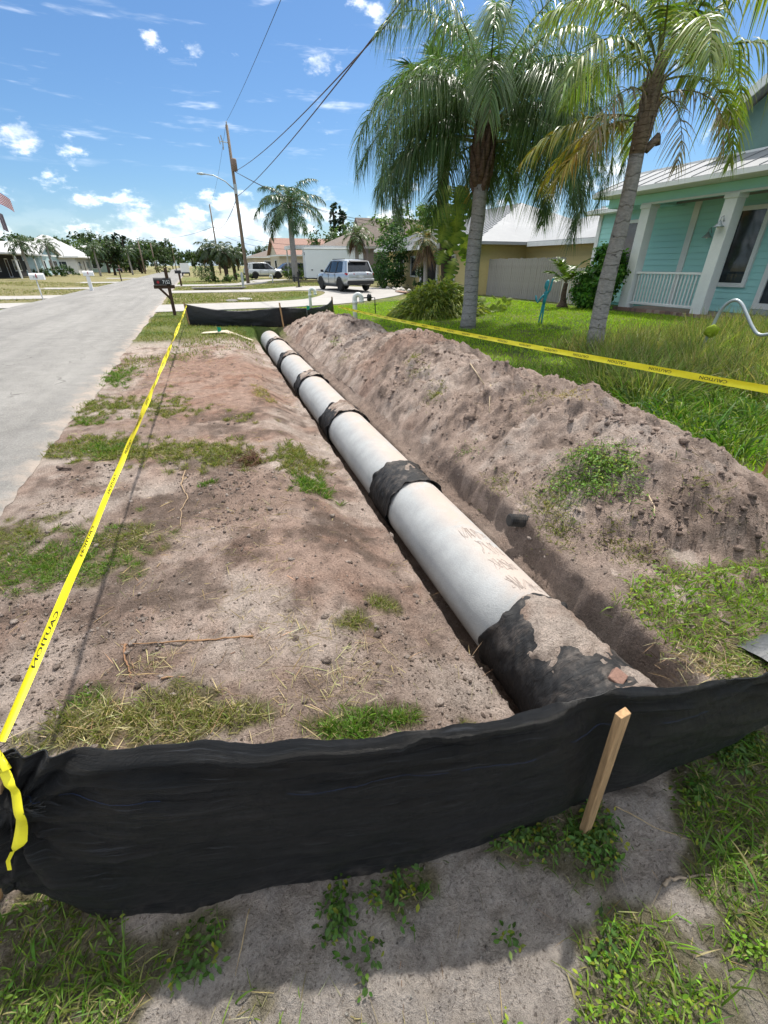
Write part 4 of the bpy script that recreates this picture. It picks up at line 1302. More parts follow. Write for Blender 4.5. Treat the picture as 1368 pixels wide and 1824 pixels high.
A = Acc()      # foreground growth in front of the near fence
def inpoly(poly, x, y, soft=0.05, seed=0):
    """inside test on the ground for an outline given on the picture, edge broken up by noise"""
    pp = [g(u, v) for u, v in poly]
    x = x + soft * fbm(x, y, 7, 3, seed); y = y + soft * fbm(x, y, 7, 3, seed + 5)
    ins = np.zeros(len(x), bool); j = len(pp) - 1
    for i in range(len(pp)):
        xi, yi, xj, yj = pp[i].x, pp[i].y, pp[j].x, pp[j].y
        c = ((yi > y) != (yj > y)) & (x < (xj - xi) * (y - yi) / (yj - yi + 1e-12) + xi)
        ins ^= c; j = i
    return ins
R1 = [(1500, 1230), (1368, 1300), (1300, 1340), (1240, 1400), (1205, 1450), (1200, 1520), (1235, 1570), (1255, 1600), (1368, 1680), (1560, 1700)]
R2 = [(1560, 1660), (1368, 1690), (1250, 1640), (1180, 1655), (1100, 1630), (1040, 1680), (1000, 1750), (1010, 1900), (1560, 1900)]
L1 = [(-150, 1560), (0, 1590), (60, 1602), (180, 1642), (215, 1690), (255, 1725), (225, 1800), (180, 1900), (-150, 1900)]
BT = [(120, 1775), (400, 1790), (700, 1780), (1050, 1770), (1050, 1900), (120, 1900)]
def fg(x, y, poly, seed, k=-0.5): return inpoly(poly, x, y, 0.06, seed) * sst(k, k + 0.8, fbm(x, y, 7, 3, seed + 9))
for poly, sd_, db, dl, dw, base in ((R1, 541, 13000, 1200, 500, (0.14, 0.235, 0.032)), (R2, 551, 10000, 900, 900, (0.165, 0.28, 0.028)), (L1, 561, 13000, 1100, 400, (0.145, 0.23, 0.036)), (BT, 571, 1800, 120, 500, (0.16, 0.27, 0.028))):
    k_ = -0.55 if poly is not BT else 0.0
    x, y = scatter(-1.3, 2.6, 0.0, 1.05, db, lambda x, y: fg(x, y, poly, sd_, k_)); blades(A, x, y, 0.075, 0.0042, 0.85, base, 0.3, 0.45, 3, 0.28)
    x, y = scatter(-1.3, 2.6, 0.0, 1.05, dl, lambda x, y: fg(x, y, poly, sd_, k_)); blades(A, x, y, 0.16, 0.006, 0.85, GREEN, 0.2, 0.6, 4, 0.28)
    x, y = scatter(-1.3, 2.6, 0.0, 1.05, dw, lambda x, y: fg(x, y, poly, sd_ + 3, k_ + 0.25)); weeds(A, x, y, 0.015, 0.038, 8, base, 0.3)
    x, y = scatter(-1.3, 2.6, 0.0, 1.05, 500, lambda x, y: fg(x, y, poly, sd_)); straw(A, x, y, 0.07, 0.0025)
for (u, v, n) in ((1035, 1500, 26), (1060, 1530, 22), (960, 1490, 22), (905, 1490, 16), (1060, 1470, 18), (600, 1650, 16), (610, 1600, 10), (700, 1580, 12), (720, 1600, 8), (350, 1700, 14), (640, 1700, 6), (915, 1670, 5), (1075, 1690, 12), (1300, 1350, 30), (1330, 1330, 30), (1240, 1410, 20)):
    c = g(u, v); x = rng.normal(c.x, 0.035, n); y = rng.normal(c.y, 0.028, n); weeds(A, x, y, 0.02, 0.035, 7, (0.075, 0.15, 0.03))
for (u, v, n, ln) in ((1035, 1490, 90, 0.09), (930, 1500, 80, 0.06), (1000, 1500, 60, 0.08), (730, 1590, 60, 0.06), (1060, 1535, 60, 0.08), (335, 1690, 120, 0.07), (1320, 1320, 200, 0.1), (1250, 1390, 120, 0.09)):
    c = g(u, v); x = rng.normal(c.x, 0.05, n); y = rng.normal(c.y, 0.03, n); blades(A, x, y, ln, 0.004, 0.8, GREEN, 0.2, 0.5)
x, y = scatter(2.2, 6.5, -2.5, 0.62, 700, lambda x, y: sst(2.2, 2.8, x + 0.3 * fbm(x, y, 3, 2, 545))); blades(A, x, y, 0.12, 0.010, 0.6, (0.15, 0.25, 0.03), 0.2, 0.4, 3, 0.25)
A.build('foreground_weeds', GRASS)['kind'] = 'stuff'

A = Acc()      # straw and torn roots over the soil
def bare(x, y):
    return dirtmask(x, y) * (ground_h(x, y) > -0.3) * sst(-0.3, 0.4, fbm(x, y, 1.7, 3, 561))
x, y = scatter(-1.6, 1.2, 0.8, 13, 95, bare); straw(A, x, y, 0.10, 0.004)
x, y = scatter(-0.8, 1.2, 0.85, 3.2, 260, bare); straw(A, x, y, 0.09, 0.0022)
for (u, v, rx, n) in ((330, 1285, 0.2, 320), (180, 1290, 0.2, 260), (560, 1240, 0.3, 160), (640, 1180, 0.25, 90), (270, 1180, 0.12, 90), (540, 1120, 0.2, 80), (240, 960, 0.3, 160), (300, 800, 0.4, 220), (1200, 1190, 0.25, 420), (1290, 1170, 0.2, 300)):
    c = g(u, v); straw(A, rng.normal(c.x, rx * 0.6, n), rng.normal(c.y, rx * 0.35, n), 0.11, 0.003, (0.40, 0.34, 0.19))
x, y = scatter(2.2, 3.6, 1.3, 9, 110, lambda x, y: sst(-0.1, 0.4, fbm(x, y, 2.5, 3, 571))); straw(A, x, y, 0.10, 0.004, (0.20, 0.15, 0.09))
x, y = scatter(-0.6, 1.8, 0.1, 0.55, 130); straw(A, x, y, 0.06, 0.002, (0.30, 0.24, 0.15))
A.build('straw_litter', STRAW)['kind'] = 'stuff'

A = Acc()      # far lawns across the street and round the drives
def far_l(x, y):
    m = np.ones_like(x)
    for a_, b_ in ((25.2, 28.6), (31.8, 35.2), (44, 47), (58, 62)): m = m * ~((y > a_ - 0.1) & (y < b_ + 0.7))
    return m * sst(-0.7, 0.1, fbm(x, y, 0.6, 3, 581))
x, y = scatter(-24, -7.85, 14, 62, 38, far_l); blades(A, x, y, 0.12, 0.035, 0.5, (0.155, 0.175, 0.05), 0.35, 0.3, 2, 0.2)
def isl(x, y):
    rr = ((x + 1.7) / 8.4) ** 2 + ((y - 30.1) / 4.6) ** 2
    return (rr < 1.0) * 1.0
x, y = scatter(-1.5, 7, 25, 35.2, 110, isl); blades(A, x, y, 0.11, 0.03, 0.5, (0.14, 0.175, 0.04), 0.3, 0.3, 2, 0.2)
x, y = scatter(-1.5, 12, 38.6, 46.2, 60); blades(A, x, y, 0.11, 0.035, 0.5, (0.145, 0.175, 0.045), 0.35, 0.3, 2, 0.2)
x, y = scatter(-1.5, 6, 51, 62, 30); blades(A, x, y, 0.12, 0.04, 0.5, (0.145, 0.175, 0.045), 0.35, 0.3, 2, 0.2)
A.build('far_lawn_grass', GRASS)['kind'] = 'stuff'

# ------------------------------------------------------------------ clods, shells, sticks
ICO = bmesh.new(); bmesh.ops.create_icosphere(ICO, subdivisions=1, radius=1.0)
ICO_V = np.array([v.co[:] for v in ICO.verts]); ICO.verts.index_update(); ICO_T = np.array([[v.index for v in f.verts] for f in ICO.faces]); ICO.free()


def clods(name, x, y, size, colA, colB, flat=0.7, sink=0.2, jag=0.28):
    n = len(x); z = surf_h(x, y)
    k = len(ICO_V)
    V = ICO_V[None] * (1 + rng.normal(0, jag, (n, k, 1))) * np.array([1, 1, flat]) * (1 + rng.normal(0, 0.25, (n, 1, 3)))
    th = rng.uniform(0, 6.28, n); c, s = np.cos(th), np.sin(th)
    V = np.stack([V[..., 0] * c[:, None] - V[..., 1] * s[:, None], V[..., 0] * s[:, None] + V[..., 1] * c[:, None], V[..., 2]], -1) * size[:, None, None]
    V += np.stack([x, y, z + size * (flat - sink) * 0.6], 1)[:, None]
    T = (np.arange(n) * k)[:, None, None] + ICO_T[None]
    col = np.repeat(np.array(colA) + (np.array(colB) - np.array(colA)) * rng.random((n, 1)), k, 0) * (1 + rng.normal(0, 0.1, (n * k, 1)))
    o = npmesh(name, V.reshape(-1, 3), None, T.reshape(-1, 3), SOIL, np.clip(col, 0, 1), False)
    o['kind'] = 'stuff'
    return o


def bare2(x, y): return dirtmask(x, y) * (0.15 + 0.85 * sst(0.0, 0.45, fbm(x, y, 1.6, 2, 40) + 0.3 * fbm(x, y, 5, 2, 41)))
x, y = scatter(-1.5, 2.3, 0.75, 4.5, 2600, bare2); x2, y2 = scatter(-1.5, 2.2, 4.5, 12, 300, bare2)
x = np.concatenate([x, x2]); y = np.concatenate([y, y2])
clods('soil_clods', x, y, np.clip(rng.lognormal(-5.75, 0.62, len(x)), 0.0015, 0.02), DARK * 1.2, SAND)
x, y = scatter(2.1, 3.7, 1.2, 6, 1500, lambda x, y: (mound_h(x, y) > 0.02) * (0.2 + 0.8 * sst(0.0, 0.5, fbm(x, y, 3, 3, 591))))
x2, y2 = scatter(2.1, 3.7, 6, 14, 260, lambda x, y: mound_h(x, y) > 0.02)
x = np.concatenate([x, x2]); y = np.concatenate([y, y2])
clods('heap_clods', x, y, np.clip(rng.lognormal(-5.2, 0.65, len(x)), 0.003, 0.045), TAN * 0.7, TAN * 1.3)
x, y = scatter(-0.5, 1.9, 0.1, 0.75, 340); x2, y2 = scatter(-1.6, 1.2, 0.8, 4, 45)
x = np.concatenate([x, x2]); y = np.concatenate([y, y2])
clods('shell_fragments', x, y, np.clip(rng.lognormal(-6.1, 0.5, len(x)), 0.0012, 0.009), (0.6, 0.57, 0.52), (0.38, 0.33, 0.28), 0.35, 0.2, 0.2)
x, y = scatter(-0.5, 1.9, 0.1, 0.75, 700, lambda x, y: sst(-0.2, 0.4, fbm(x, y, 4, 3, 592)))
clods('sand_crumbs', x, y, np.clip(rng.lognormal(-6.0, 0.5, len(x)), 0.0012, 0.009), GSAND * 0.6, GSAND * 1.15)


def stick(name, pts, r, col, label, cat):
    m_ = mat('bark_%d' % int(col[0] * 1000), col, 0.9, 0.25, 30, 0.002, 90)
    V_ = []
    for (u, v) in pts:
        p = g(u, v, 0.0)
        for _ in range(3):
            p = g(u, v, H1(p.x, p.y))
        V_.append(p + Vector((0, 0, r + 0.003)))
    fine = []
    for i in range(len(V_) - 1):
        for q in range(5):
            p = V_[i].lerp(V_[i + 1], q / 5)
            fine.append(p + Vector((random.gauss(0, r * 0.5), random.gauss(0, r * 0.5), abs(random.gauss(0, r * 0.4)))))
    fine.append(V_[-1])
    n_ = len(fine)
    o = MB().tube(fine, [r * (1.1 - 0.75 * i / n_) * random.uniform(0.85, 1.15) for i in range(n_)], 6).build(name, m_, None, True)
    return tag(o, label, cat)


stick('root', [(450, 1136), (400, 1140), (330, 1144), (265, 1148), (215, 1150)], 0.0055, (0.26, 0.15, 0.08), 'long straight tan root lying on the soil left of the pipe', 'root')
stick('root', [(225, 1150), (222, 1170), (230, 1190), (235, 1210)], 0.006, (0.22, 0.12, 0.065), 'short brown root bent down from the end of the long root', 'root')
stick('stick', [(290, 1210), (330, 1208)], 0.005, (0.27, 0.16, 0.09), 'small brown stick below the long root', 'stick')
stick('root', [(330, 840), (322, 865), (335, 890), (323, 910), (322, 940)], 0.006, (0.30, 0.21, 0.13), 'thin wavy tan root on the dark soil beside the tape', 'root')
stick('stick', [(1180, 1578), (1200, 1568), (1235, 1562), (1265, 1561)], 0.0055, (0.24, 0.19, 0.14), 'crooked grey brown twig at the edge of the foreground grass', 'stick')
stick('stick', [(1095, 1438), (1130, 1455), (1170, 1478), (1230, 1498)], 0.0022, (0.34, 0.26, 0.15), 'thin dry stem curving over the sand right of the stake', 'stick')
stick('stick', [(105, 836), (128, 838)], 0.014, (0.10, 0.07, 0.055), 'dark short stick on the pale sand by the road edge', 'stick')
stick('stick', [(445, 1620), (430, 1690), (420, 1740)], 0.0018, (0.34, 0.28, 0.18), 'thin dry grass stem on the shaded sand below the near fence', 'stick')
def hstick(pts, r, label):
    m_ = mat('pale_root', (0.42, 0.33, 0.22), 0.9, 0.2)
    V_ = [Vector((p.x, p.y, H1(p.x, p.y) + r + 0.01)) for p in pts]
    tag(MB().tube(V_, [r, r * 0.9, r * 0.6][:len(V_)], 5).build('root', m_, None, True), label, 'root')
hstick([atx(868, 735, 2.85), atx(866, 765, 2.75), atx(864, 800, 2.62)], 0.006, 'pale thin root hanging down the upper face of the soil heap')
hstick([atx(1155, 880, 2.75), atx(1162, 915, 2.65), atx(1158, 960, 2.5)], 0.005, 'pale branching root on the near end of the soil heap')
hstick([atx(835, 672, 3.0), atx(860, 705, 2.9)], 0.007, 'short pale stick lying near the crest of the soil heap')
# big green sod on the heap
c = atx(1062, 850, 2.55)
sod = empty('weed_clump', (c.x, c.y, H1(c.x, c.y)), 'bright green leafy weed sod lying on the face of the soil heap', 'weeds')
A = Acc(); n = 420
x = rng.normal(c.x, 0.13, n); y = rng.normal(c.y, 0.14, n)
weeds(A, x[:220], y[:220], 0.024, 0.085, 6, (0.12, 0.22, 0.03), 0.28)
blades(A, np.repeat(x, 3) + rng.normal(0, 0.02, n * 3), np.repeat(y, 3) + rng.normal(0, 0.02, n * 3), 0.13, 0.006, 0.9, GREEN, 0.25, 0.6)
o = A.build('leaves', GRASS, None); o.parent = sod; o.matrix_parent_inverse = Matrix.Translation(-sod.location)
# clump of loose dark roots on the left bank
c = g(445, 822)
rt = MB()
for k in range(120):
    a = Vector((c.x + random.gauss(0, 0.07), c.y + random.gauss(0, 0.09), H1(c.x, c.y) + random.uniform(0, 0.05)))
    d = Vector((random.gauss(0, 1), random.gauss(0, 1), random.uniform(-0.1, 1))).normalized() * 0.08
    rt.tube([a, a + d * 0.5 + Vector((0, 0, 0.01)), a + d], 0.002, 3, False)
tag(rt.build('root_ball', mat('root_brown', (0.13, 0.065, 0.04), 0.95, 0.3)), 'tangle of dark brown roots on the bank left of the pipe', 'roots', None, 'stuff')
# broken brick and the cut drain
c = g(1092, 1207, -0.05)
bm_ = MB(); bm_.m = Mx((c.x + 0.02, c.y, -0.075), 0.5, 0.2, -0.15, (0.75, 0.75, 0.75))
bm_.add([(-.06, -.045, 0), (.055, -.05, 0), (.06, .04, 0), (-.05, .05, 0), (-.055, -.04, .05), (.04, -.05, .06), (.06, .03, .055), (-.04, .045, .045)], [(0, 3, 2, 1), (4, 5, 6, 7), (0, 1, 5, 4), (1, 2, 6, 5), (2, 3, 7, 6), (3, 0, 4, 7)])
tag(bm_.build('brick_fragment', mat('broken_brick', (0.22, 0.13, 0.10), 0.95, 0.25, 14, 0.006, 60), bevel=0.006), 'broken pink brick lump on the soil behind the near fence', 'brick')
c = atx(930, 918, 1.98)
dr = MB(); prof = []
for k in range(14): prof += [(0.040, 0.016 * k), (0.050, 0.016 * k + 0.008)]
dr.m = Mx((c.x - 0.10, c.y + 0.02, c.z - 0.03), R(-10), 0, R(100)); dr.lathe(prof, (0, 0, 0), 14)
tag(dr.build('corrugated_drain', mat('black_drain_plastic', (0.02, 0.019, 0.018), 0.6, 0.3, dirt=((0.2, 0.16, 0.13), 0.5)), smooth=False), 'cut end of a black corrugated drain sticking out of the trench wall', 'drain pipe')
# black plastic hump behind the near fence on the right
hp = []
for i in range(12):
    row = []
    for j in range(10):
        a_ = i / 11; b_ = j / 9
        p = Vector((2.2 + 0.8 * a_, 0.56 + 0.26 * b_, 0))
        zz = 0.085 * math.sin(math.pi * b_) ** 0.7 * math.sin(math.pi * min(1, a_ * 0.8 + 0.1)) + 0.012 * float(fbm(np.array([p.x]), np.array([p.y]), 9, 3, 600)[0])
        row.append((p.x, p.y, zz))
    hp.append(row)
tag(MB().grid(hp).build('plastic_sheet', mat('grey_black_plastic', (0.06, 0.065, 0.07), 0.5, 0.3, 6, 0.01, 12, dirt=((0.22, 0.19, 0.16), 0.4)), None, True), 'crumpled grey black plastic sheet in the grass behind the near fence', 'plastic sheet')

# dead thatch under the growing grass tints the soil it stands in
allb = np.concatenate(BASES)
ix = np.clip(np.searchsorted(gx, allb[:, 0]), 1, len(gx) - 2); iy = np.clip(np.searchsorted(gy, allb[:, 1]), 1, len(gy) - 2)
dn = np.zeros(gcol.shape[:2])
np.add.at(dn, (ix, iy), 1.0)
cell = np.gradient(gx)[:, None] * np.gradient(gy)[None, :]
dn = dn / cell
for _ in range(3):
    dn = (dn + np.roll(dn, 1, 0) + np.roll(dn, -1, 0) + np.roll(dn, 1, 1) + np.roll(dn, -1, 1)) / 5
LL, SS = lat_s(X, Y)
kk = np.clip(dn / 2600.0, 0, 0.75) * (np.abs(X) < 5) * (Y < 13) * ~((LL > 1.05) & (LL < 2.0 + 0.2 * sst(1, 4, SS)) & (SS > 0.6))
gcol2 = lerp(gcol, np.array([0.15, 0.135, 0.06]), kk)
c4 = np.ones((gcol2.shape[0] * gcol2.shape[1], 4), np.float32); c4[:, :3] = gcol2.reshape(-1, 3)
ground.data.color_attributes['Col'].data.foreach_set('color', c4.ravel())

# ------------------------------------------------------------------ palms
def np_tube(pts, rad, n=5):
    m_ = MB().tube(pts, rad, n, False)
    return np.array(m_.v), np.array(m_.f, int)


def frond(parent, base, az, e0, bend, L, leaf_len, leaf_w, n, droop, col, name='frond', tipcol=None, tipp=0.0, plume=0.35, start=0.14, fwd=0.45, rach=0.016, stiff=False):
    base = Vector(base)
    m = 18; P = [base.copy()]; D = []
    for k in range(m):
        t = (k + 0.5) / m
        e = e0 - bend * t ** 1.15
        d = Vector((math.cos(e) * math.sin(az), math.cos(e) * math.cos(az), math.sin(e)))
        D.append(d); P.append(P[-1] + d * (L / m))
    D.append(D[-1])
    Pn = np.array([p[:] for p in P]); Dn = np.array([d[:] for d in D])
    A = Acc()
    V, Q_ = np_tube(P, [rach * (1 - 0.85 * i / m) for i in range(m + 1)])
    A.add(V, Q_, None, 1, np.tile(np.array((0.16, 0.17, 0.05)), (len(V), 1)))
    t = np.sort(rng.uniform(start, 1.0, n)); sgn = np.where(np.arange(n) % 2 == 0, 1.0, -1.0)
    f = t * m; i = np.minimum(f.astype(int), m - 1); fr = (f - i)[:, None]
    b = Pn[i] * (1 - fr) + Pn[i + 1] * fr
    tan = unit(Dn[i])
    side = unit(np.cross(tan, np.array([0, 0, 1.0]))) * sgn[:, None]
    upv = unit(np.cross(side, tan) * sgn[:, None])
    upv = np.where(upv[:, 2:3] < 0, -upv, upv)
    dirs = side + tan * (fwd + 0.9 * t[:, None] ** 3) + upv * (rng.normal(0.12, plume, (n, 1)))
    ln = leaf_len * (np.clip(np.sin(np.pi * np.clip(0.10 + 0.80 * t, 0, 1)), 0.2, 1)) * rng.uniform(0.8, 1.15, n)
    V, Q_, T_, per = ribbons(b, dirs, ln, leaf_w * rng.uniform(0.75, 1.25, n), droop * rng.uniform(0.7, 1.35, n), unit(np.cross(unit(dirs), upv + rng.normal(0, 0.35, (n, 3)))), nseg=4, taper=1.2)
    A.add(V, Q_, T_, per, tint(n, per, col, 0.2, tipcol, tipp))
    o = A.build(name, FROND)
    o.parent = parent; o.matrix_parent_inverse = Matrix.Translation(-parent.location)
    return o


def part(mb, name, material, parent, smooth=True):
    o = mb.build(name, material, None, smooth)
    o.parent = parent; o.matrix_parent_inverse = Matrix.Translation(-parent.location)
    return o


def wob_tube(pts, rads, n=14, amp=0.03, seed=0):
    mb = MB().tube(pts, rads, n)
    out = []
    for k, v in enumerate(mb.v):
        h = float(vn(np.array([v[2] * 6.0 + (k % n) * 1.7]), np.array([seed + 0.5]), seed)[0]) - 0.5
        c = pts[min(k // n, len(pts) - 1)]
        out.append((v[0] + (v[0] - c[0]) * h * amp * 8, v[1] + (v[1] - c[1]) * h * amp * 8, v[2]))
    mb.v = out
    return mb


PT1 = trunk_mat('palm_trunk_grey', (0.36, 0.335, 0.315), 5.5, 0.28)
PT2 = trunk_mat('palm_trunk_scarred', (0.33, 0.305, 0.28), 4.5, 0.35)
BOOT = trunk_mat('palm_boot_brown', (0.17, 0.115, 0.085), 9, 0.5)
BOOT2 = trunk_mat('palm_fibre', (0.24, 0.18, 0.135), 12, 0.45)
DBARK = trunk_mat('dark_bark', (0.085, 0.06, 0.045), 3, 0.4)


def boots(parent, top, r0, r1, h, n, col=BOOT, fat=0.085):
    """old leaf bases wrapped round the top of a palm trunk"""
    mb = MB()
    for k in range(n):
        t = k / n; a = k * 2.4; z0 = top[2] - h + h * t
        r = r0 + (r1 - r0) * math.sin(math.pi * (0.2 + 0.8 * t))
        dx, dy = math.cos(a), math.sin(a)
        p = [Vector((top[0] + dx * r * 0.5, top[1] + dy * r * 0.5, z0 - 0.15)), Vector((top[0] + dx * r * 0.95, top[1] + dy * r * 0.95, z0 + 0.05)), Vector((top[0] + dx * r * 1.08, top[1] + dy * r * 1.08, z0 + 0.28)), Vector((top[0] + dx * r * 1.25, top[1] + dy * r * 1.25, z0 + 0.46))]
        mb.tube(p, [fat * r / 0.2, fat * r / 0.2, fat * 0.6 * r / 0.2, 0.02], 6)
    return part(mb, 'leaf_base', col, parent)


# dark, dense queen palm
b0 = g(833, 582, 0.05); zt = 3.55
qp = empty('queen_palm', b0, 'dense dark green queen palm with drooping fronds on the lawn', 'palm tree')
px, py = b0.x, b0.y
tr = [Vector((px + 0.02 * math.sin(k), py, -0.1 + k * (zt + 0.1) / 9)) for k in range(10)]
part(wob_tube(tr, [0.25, 0.215, 0.20, 0.20, 0.195, 0.19, 0.19, 0.185, 0.18, 0.17], 18, 0.012, 3), 'trunk', PT1, qp)
boots(qp, (px, py, zt + 1.0), 0.18, 0.25, 1.15, 26, fat=0.065)
part(MB().tube([(px, py, zt - 0.1), (px, py, zt + 0.3), (px, py, zt + 0.8), (px, py, zt + 1.4)], [0.17, 0.21, 0.21, 0.08], 14), 'leaf_sheath', BOOT, qp)
rs = random.Random(3)
for k in range(32):
    az = k * 2.399 + rs.uniform(-0.2, 0.2); lv = k / 32
    e0 = R(86) - lv * R(72) + rs.uniform(-0.1, 0.1)
    if lv > 0.55 and math.cos(az - R(-149)) > 0.72: continue
    bend = R(112) - lv * R(8) + rs.uniform(-0.15, 0.25)
    frond(qp, (px + 0.12 * math.sin(az), py + 0.12 * math.cos(az), zt + 1.35 - 0.5 * lv), az, e0, bend, rs.uniform(3.2, 4.2) * (1 - 0.18 * lv), 0.68, 0.020, 340, 1.0, (0.095, 0.175, 0.052), tipcol=(0.22, 0.30, 0.12), tipp=0.35, plume=0.6, rach=0.026)
for (az, e0, bend, L_) in ((102, 30, 138, 4.5), (88, 45, 140, 4.6), (122, 35, 138, 4.4), (108, 10, 112, 4.2), (75, 30, 135, 4.3), (138, 45, 145, 4.4), (95, 60, 155, 5.0), (116, 58, 155, 5.0), (-85, 25, 135, 3.6), (-60, 35, 138, 3.8), (-72, 56, 158, 4.7), (-100, 52, 155, 4.3), (-40, 35, 140, 3.8), (175, 50, 150, 4.2), (-150, 62, 150, 3.6)):
    frond(qp, (px, py, zt + 0.95), R(az), R(e0), R(bend), L_, 0.70, 0.020, 330, 1.0, (0.085, 0.155, 0.05), tipcol=(0.2, 0.26, 0.10), tipp=0.3, plume=0.5, rach=0.026)
for k in range(9):
    az = k * 2.399 + 0.5
    if math.cos(az - R(-149)) > 0.6: continue
    frond(qp, (px + 0.14 * math.sin(az), py + 0.14 * math.cos(az), zt + 0.75), az, R(rs.uniform(-5, 22)), R(rs.uniform(70, 95)), rs.uniform(2.9, 3.6), 0.75, 0.021, 330, 1.0, (0.068, 0.135, 0.05), tipcol=(0.2, 0.24, 0.10), tipp=0.3, plume=0.55, rach=0.026)

# lighter, yellowing queen palm by the porch
b1 = g(1057, 632, 0.05); zt = 3.35
qp2 = empty('queen_palm', b1, 'thin yellowing queen palm with scarred grey trunk before the teal house', 'palm tree')
px, py = b1.x, b1.y
tr = [Vector((px - 0.10 * (k / 9) ** 1.2, py + 0.05 * math.sin(k * 0.6), -0.1 + k * (zt + 0.1) / 9)) for k in range(10)]
part(wob_tube(tr, [0.205, 0.165, 0.15, 0.145, 0.14, 0.135, 0.13, 0.125, 0.12, 0.115], 18, 0.02, 8), 'trunk', PT2, qp2)
tx, ty = tr[-1].x, tr[-1].y
part(wob_tube([Vector((tx, ty, zt - 0.1)), Vector((tx + 0.02, ty, zt + 0.35)), Vector((tx + 0.05, ty, zt + 0.8)), Vector((tx + 0.08, ty, zt + 1.15))], [0.12, 0.13, 0.10, 0.05], 14, 0.05, 9), 'leaf_sheath', BOOT2, qp2)
boots(qp2, (tx + 0.03, ty, zt + 0.75), 0.10, 0.125, 0.95, 16, BOOT2, 0.042)
rs = random.Random(12)
# (azimuth from the camera's right hand: fronds to the left, right, up and toward us)
for k, (az, e0, bend, L_, yel) in enumerate(((-70, 60, 105, 2.3, 0.7), (-95, 42, 110, 2.2, 0.6), (-120, 72, 95, 2.2, 0.5), (60, 62, 100, 2.6, 0.5), (85, 48, 110, 2.7, 0.7), (110, 60, 105, 2.6, 0.8), (140, 35, 110, 2.5, 0.6), (165, 65, 90, 2.6, 0.5), (-150, 40, 110, 2.3, 0.7), (20, 80, 90, 2.5, 0.4), (0, 50, 100, 2.4, 0.5), (-30, 68, 95, 2.4, 0.5), (120, 84, 70, 2.6, 0.3), (75, 80, 85, 2.8, 0.4), (-60, 86, 75, 2.3, 0.3), (40, 30, 100, 2.3, 0.8), (100, 20, 105, 2.3, 0.9))):
    a = R(az)
    c = tuple(np.array((0.09, 0.18, 0.05)) * (1 - yel) + np.array((0.24, 0.31, 0.045)) * yel)
    frond(qp2, (tx + 0.08 + 0.06 * math.sin(a), ty + 0.06 * math.cos(a), zt + 0.8 + 0.2 * (e0 > 55)), a, R(e0), R(bend), L_, 0.52, 0.026, 170, 0.8, c, tipcol=(0.32, 0.34, 0.12), tipp=0.3, plume=0.4, rach=0.018)
for k, az in enumerate((-100, 80, 130)):
    frond(qp2, (tx + 0.05, ty, zt + 0.6), R(az), R(20), R(115), 1.7, 0.4, 0.02, 70, 0.9, (0.30, 0.24, 0.15), plume=0.4, rach=0.014)
# dead stub hanging by the trunk
part(MB().tube([(tx + 0.1, ty - 0.08, zt - 0.05), (tx + 0.26, ty - 0.12, zt + 0.12), (tx + 0.30, ty - 0.12, zt + 0.02)], [0.06, 0.07, 0.04], 7), 'dead_leaf_stub', BOOT2, qp2)

for k, (az, e0, bend, L_) in enumerate(((-69, 12, 62, 2.1), (-85, -5, 60, 1.9), (-50, 5, 75, 1.8))):
    frond(qp2, (tx, ty, zt + 0.35), R(az), R(e0), R(bend), L_, 0.42, 0.028, 130, 0.7, (0.26, 0.23, 0.025) if k else (0.20, 0.22, 0.03), tipcol=(0.36, 0.20, 0.03), tipp=0.5, plume=0.3, rach=0.016)

# fan palm behind, climbed by split-leaf vines
fx, fy = 8.75, 16.2
fp = empty('fan_palm', (fx, fy, 0.1), 'fan palm with dark trunk climbed by big split leaves behind the queen palm', 'palm tree')
tr = [Vector((fx - 0.05 * k + 0.1 * math.sin(k * 0.9), fy, -0.1 + k * 0.72)) for k in range(10)]
part(wob_tube(tr, [0.30, 0.24, 0.21, 0.20, 0.20, 0.20, 0.19, 0.19, 0.18, 0.16], 14, 0.04, 6), 'trunk', DBARK, fp)
hd = tr[-1]
rs = random.Random(9)
for k in range(20):
    az = k * 2.399; el = R(rs.uniform(-35, 75)); L_ = rs.uniform(0.9, 1.4)
    d = Vector((math.cos(el) * math.sin(az), math.cos(el) * math.cos(az), math.sin(el)))
    hub = hd + d * L_ + Vector((0, 0, -0.15))
    A = Acc()
    V, Q_ = np_tube([hd, hd + d * L_ * 0.5 + Vector((0, 0, 0.06)), hub], [0.02, 0.016, 0.012])
    A.add(V, Q_, None, 1, np.tile(np.array((0.10, 0.13, 0.03)), (len(V), 1)))
    n = 46
    th = np.linspace(-2.5, 2.5, n) + rng.normal(0, 0.04, n)
    s_ = d.cross(Vector((0, 0, 1))).normalized()
    dr_ = np.cos(th)[:, None] * np.array(d) + np.sin(th)[:, None] * np.array(s_) + rng.normal(0, 0.10, (n, 3))
    V, Q_, T_, per = ribbons(np.tile(np.array(hub), (n, 1)), dr_, rng.uniform(0.65, 0.95, n), np.full(n, 0.05), rng.uniform(0.15, 0.6, n), nseg=3)
    A.add(V, Q_, T_, per, tint(n, per, (0.028, 0.065, 0.030), 0.2))
    o = A.build('fan_leaf', FROND); o.parent = fp; o.matrix_parent_inverse = Matrix.Translation(-fp.location)


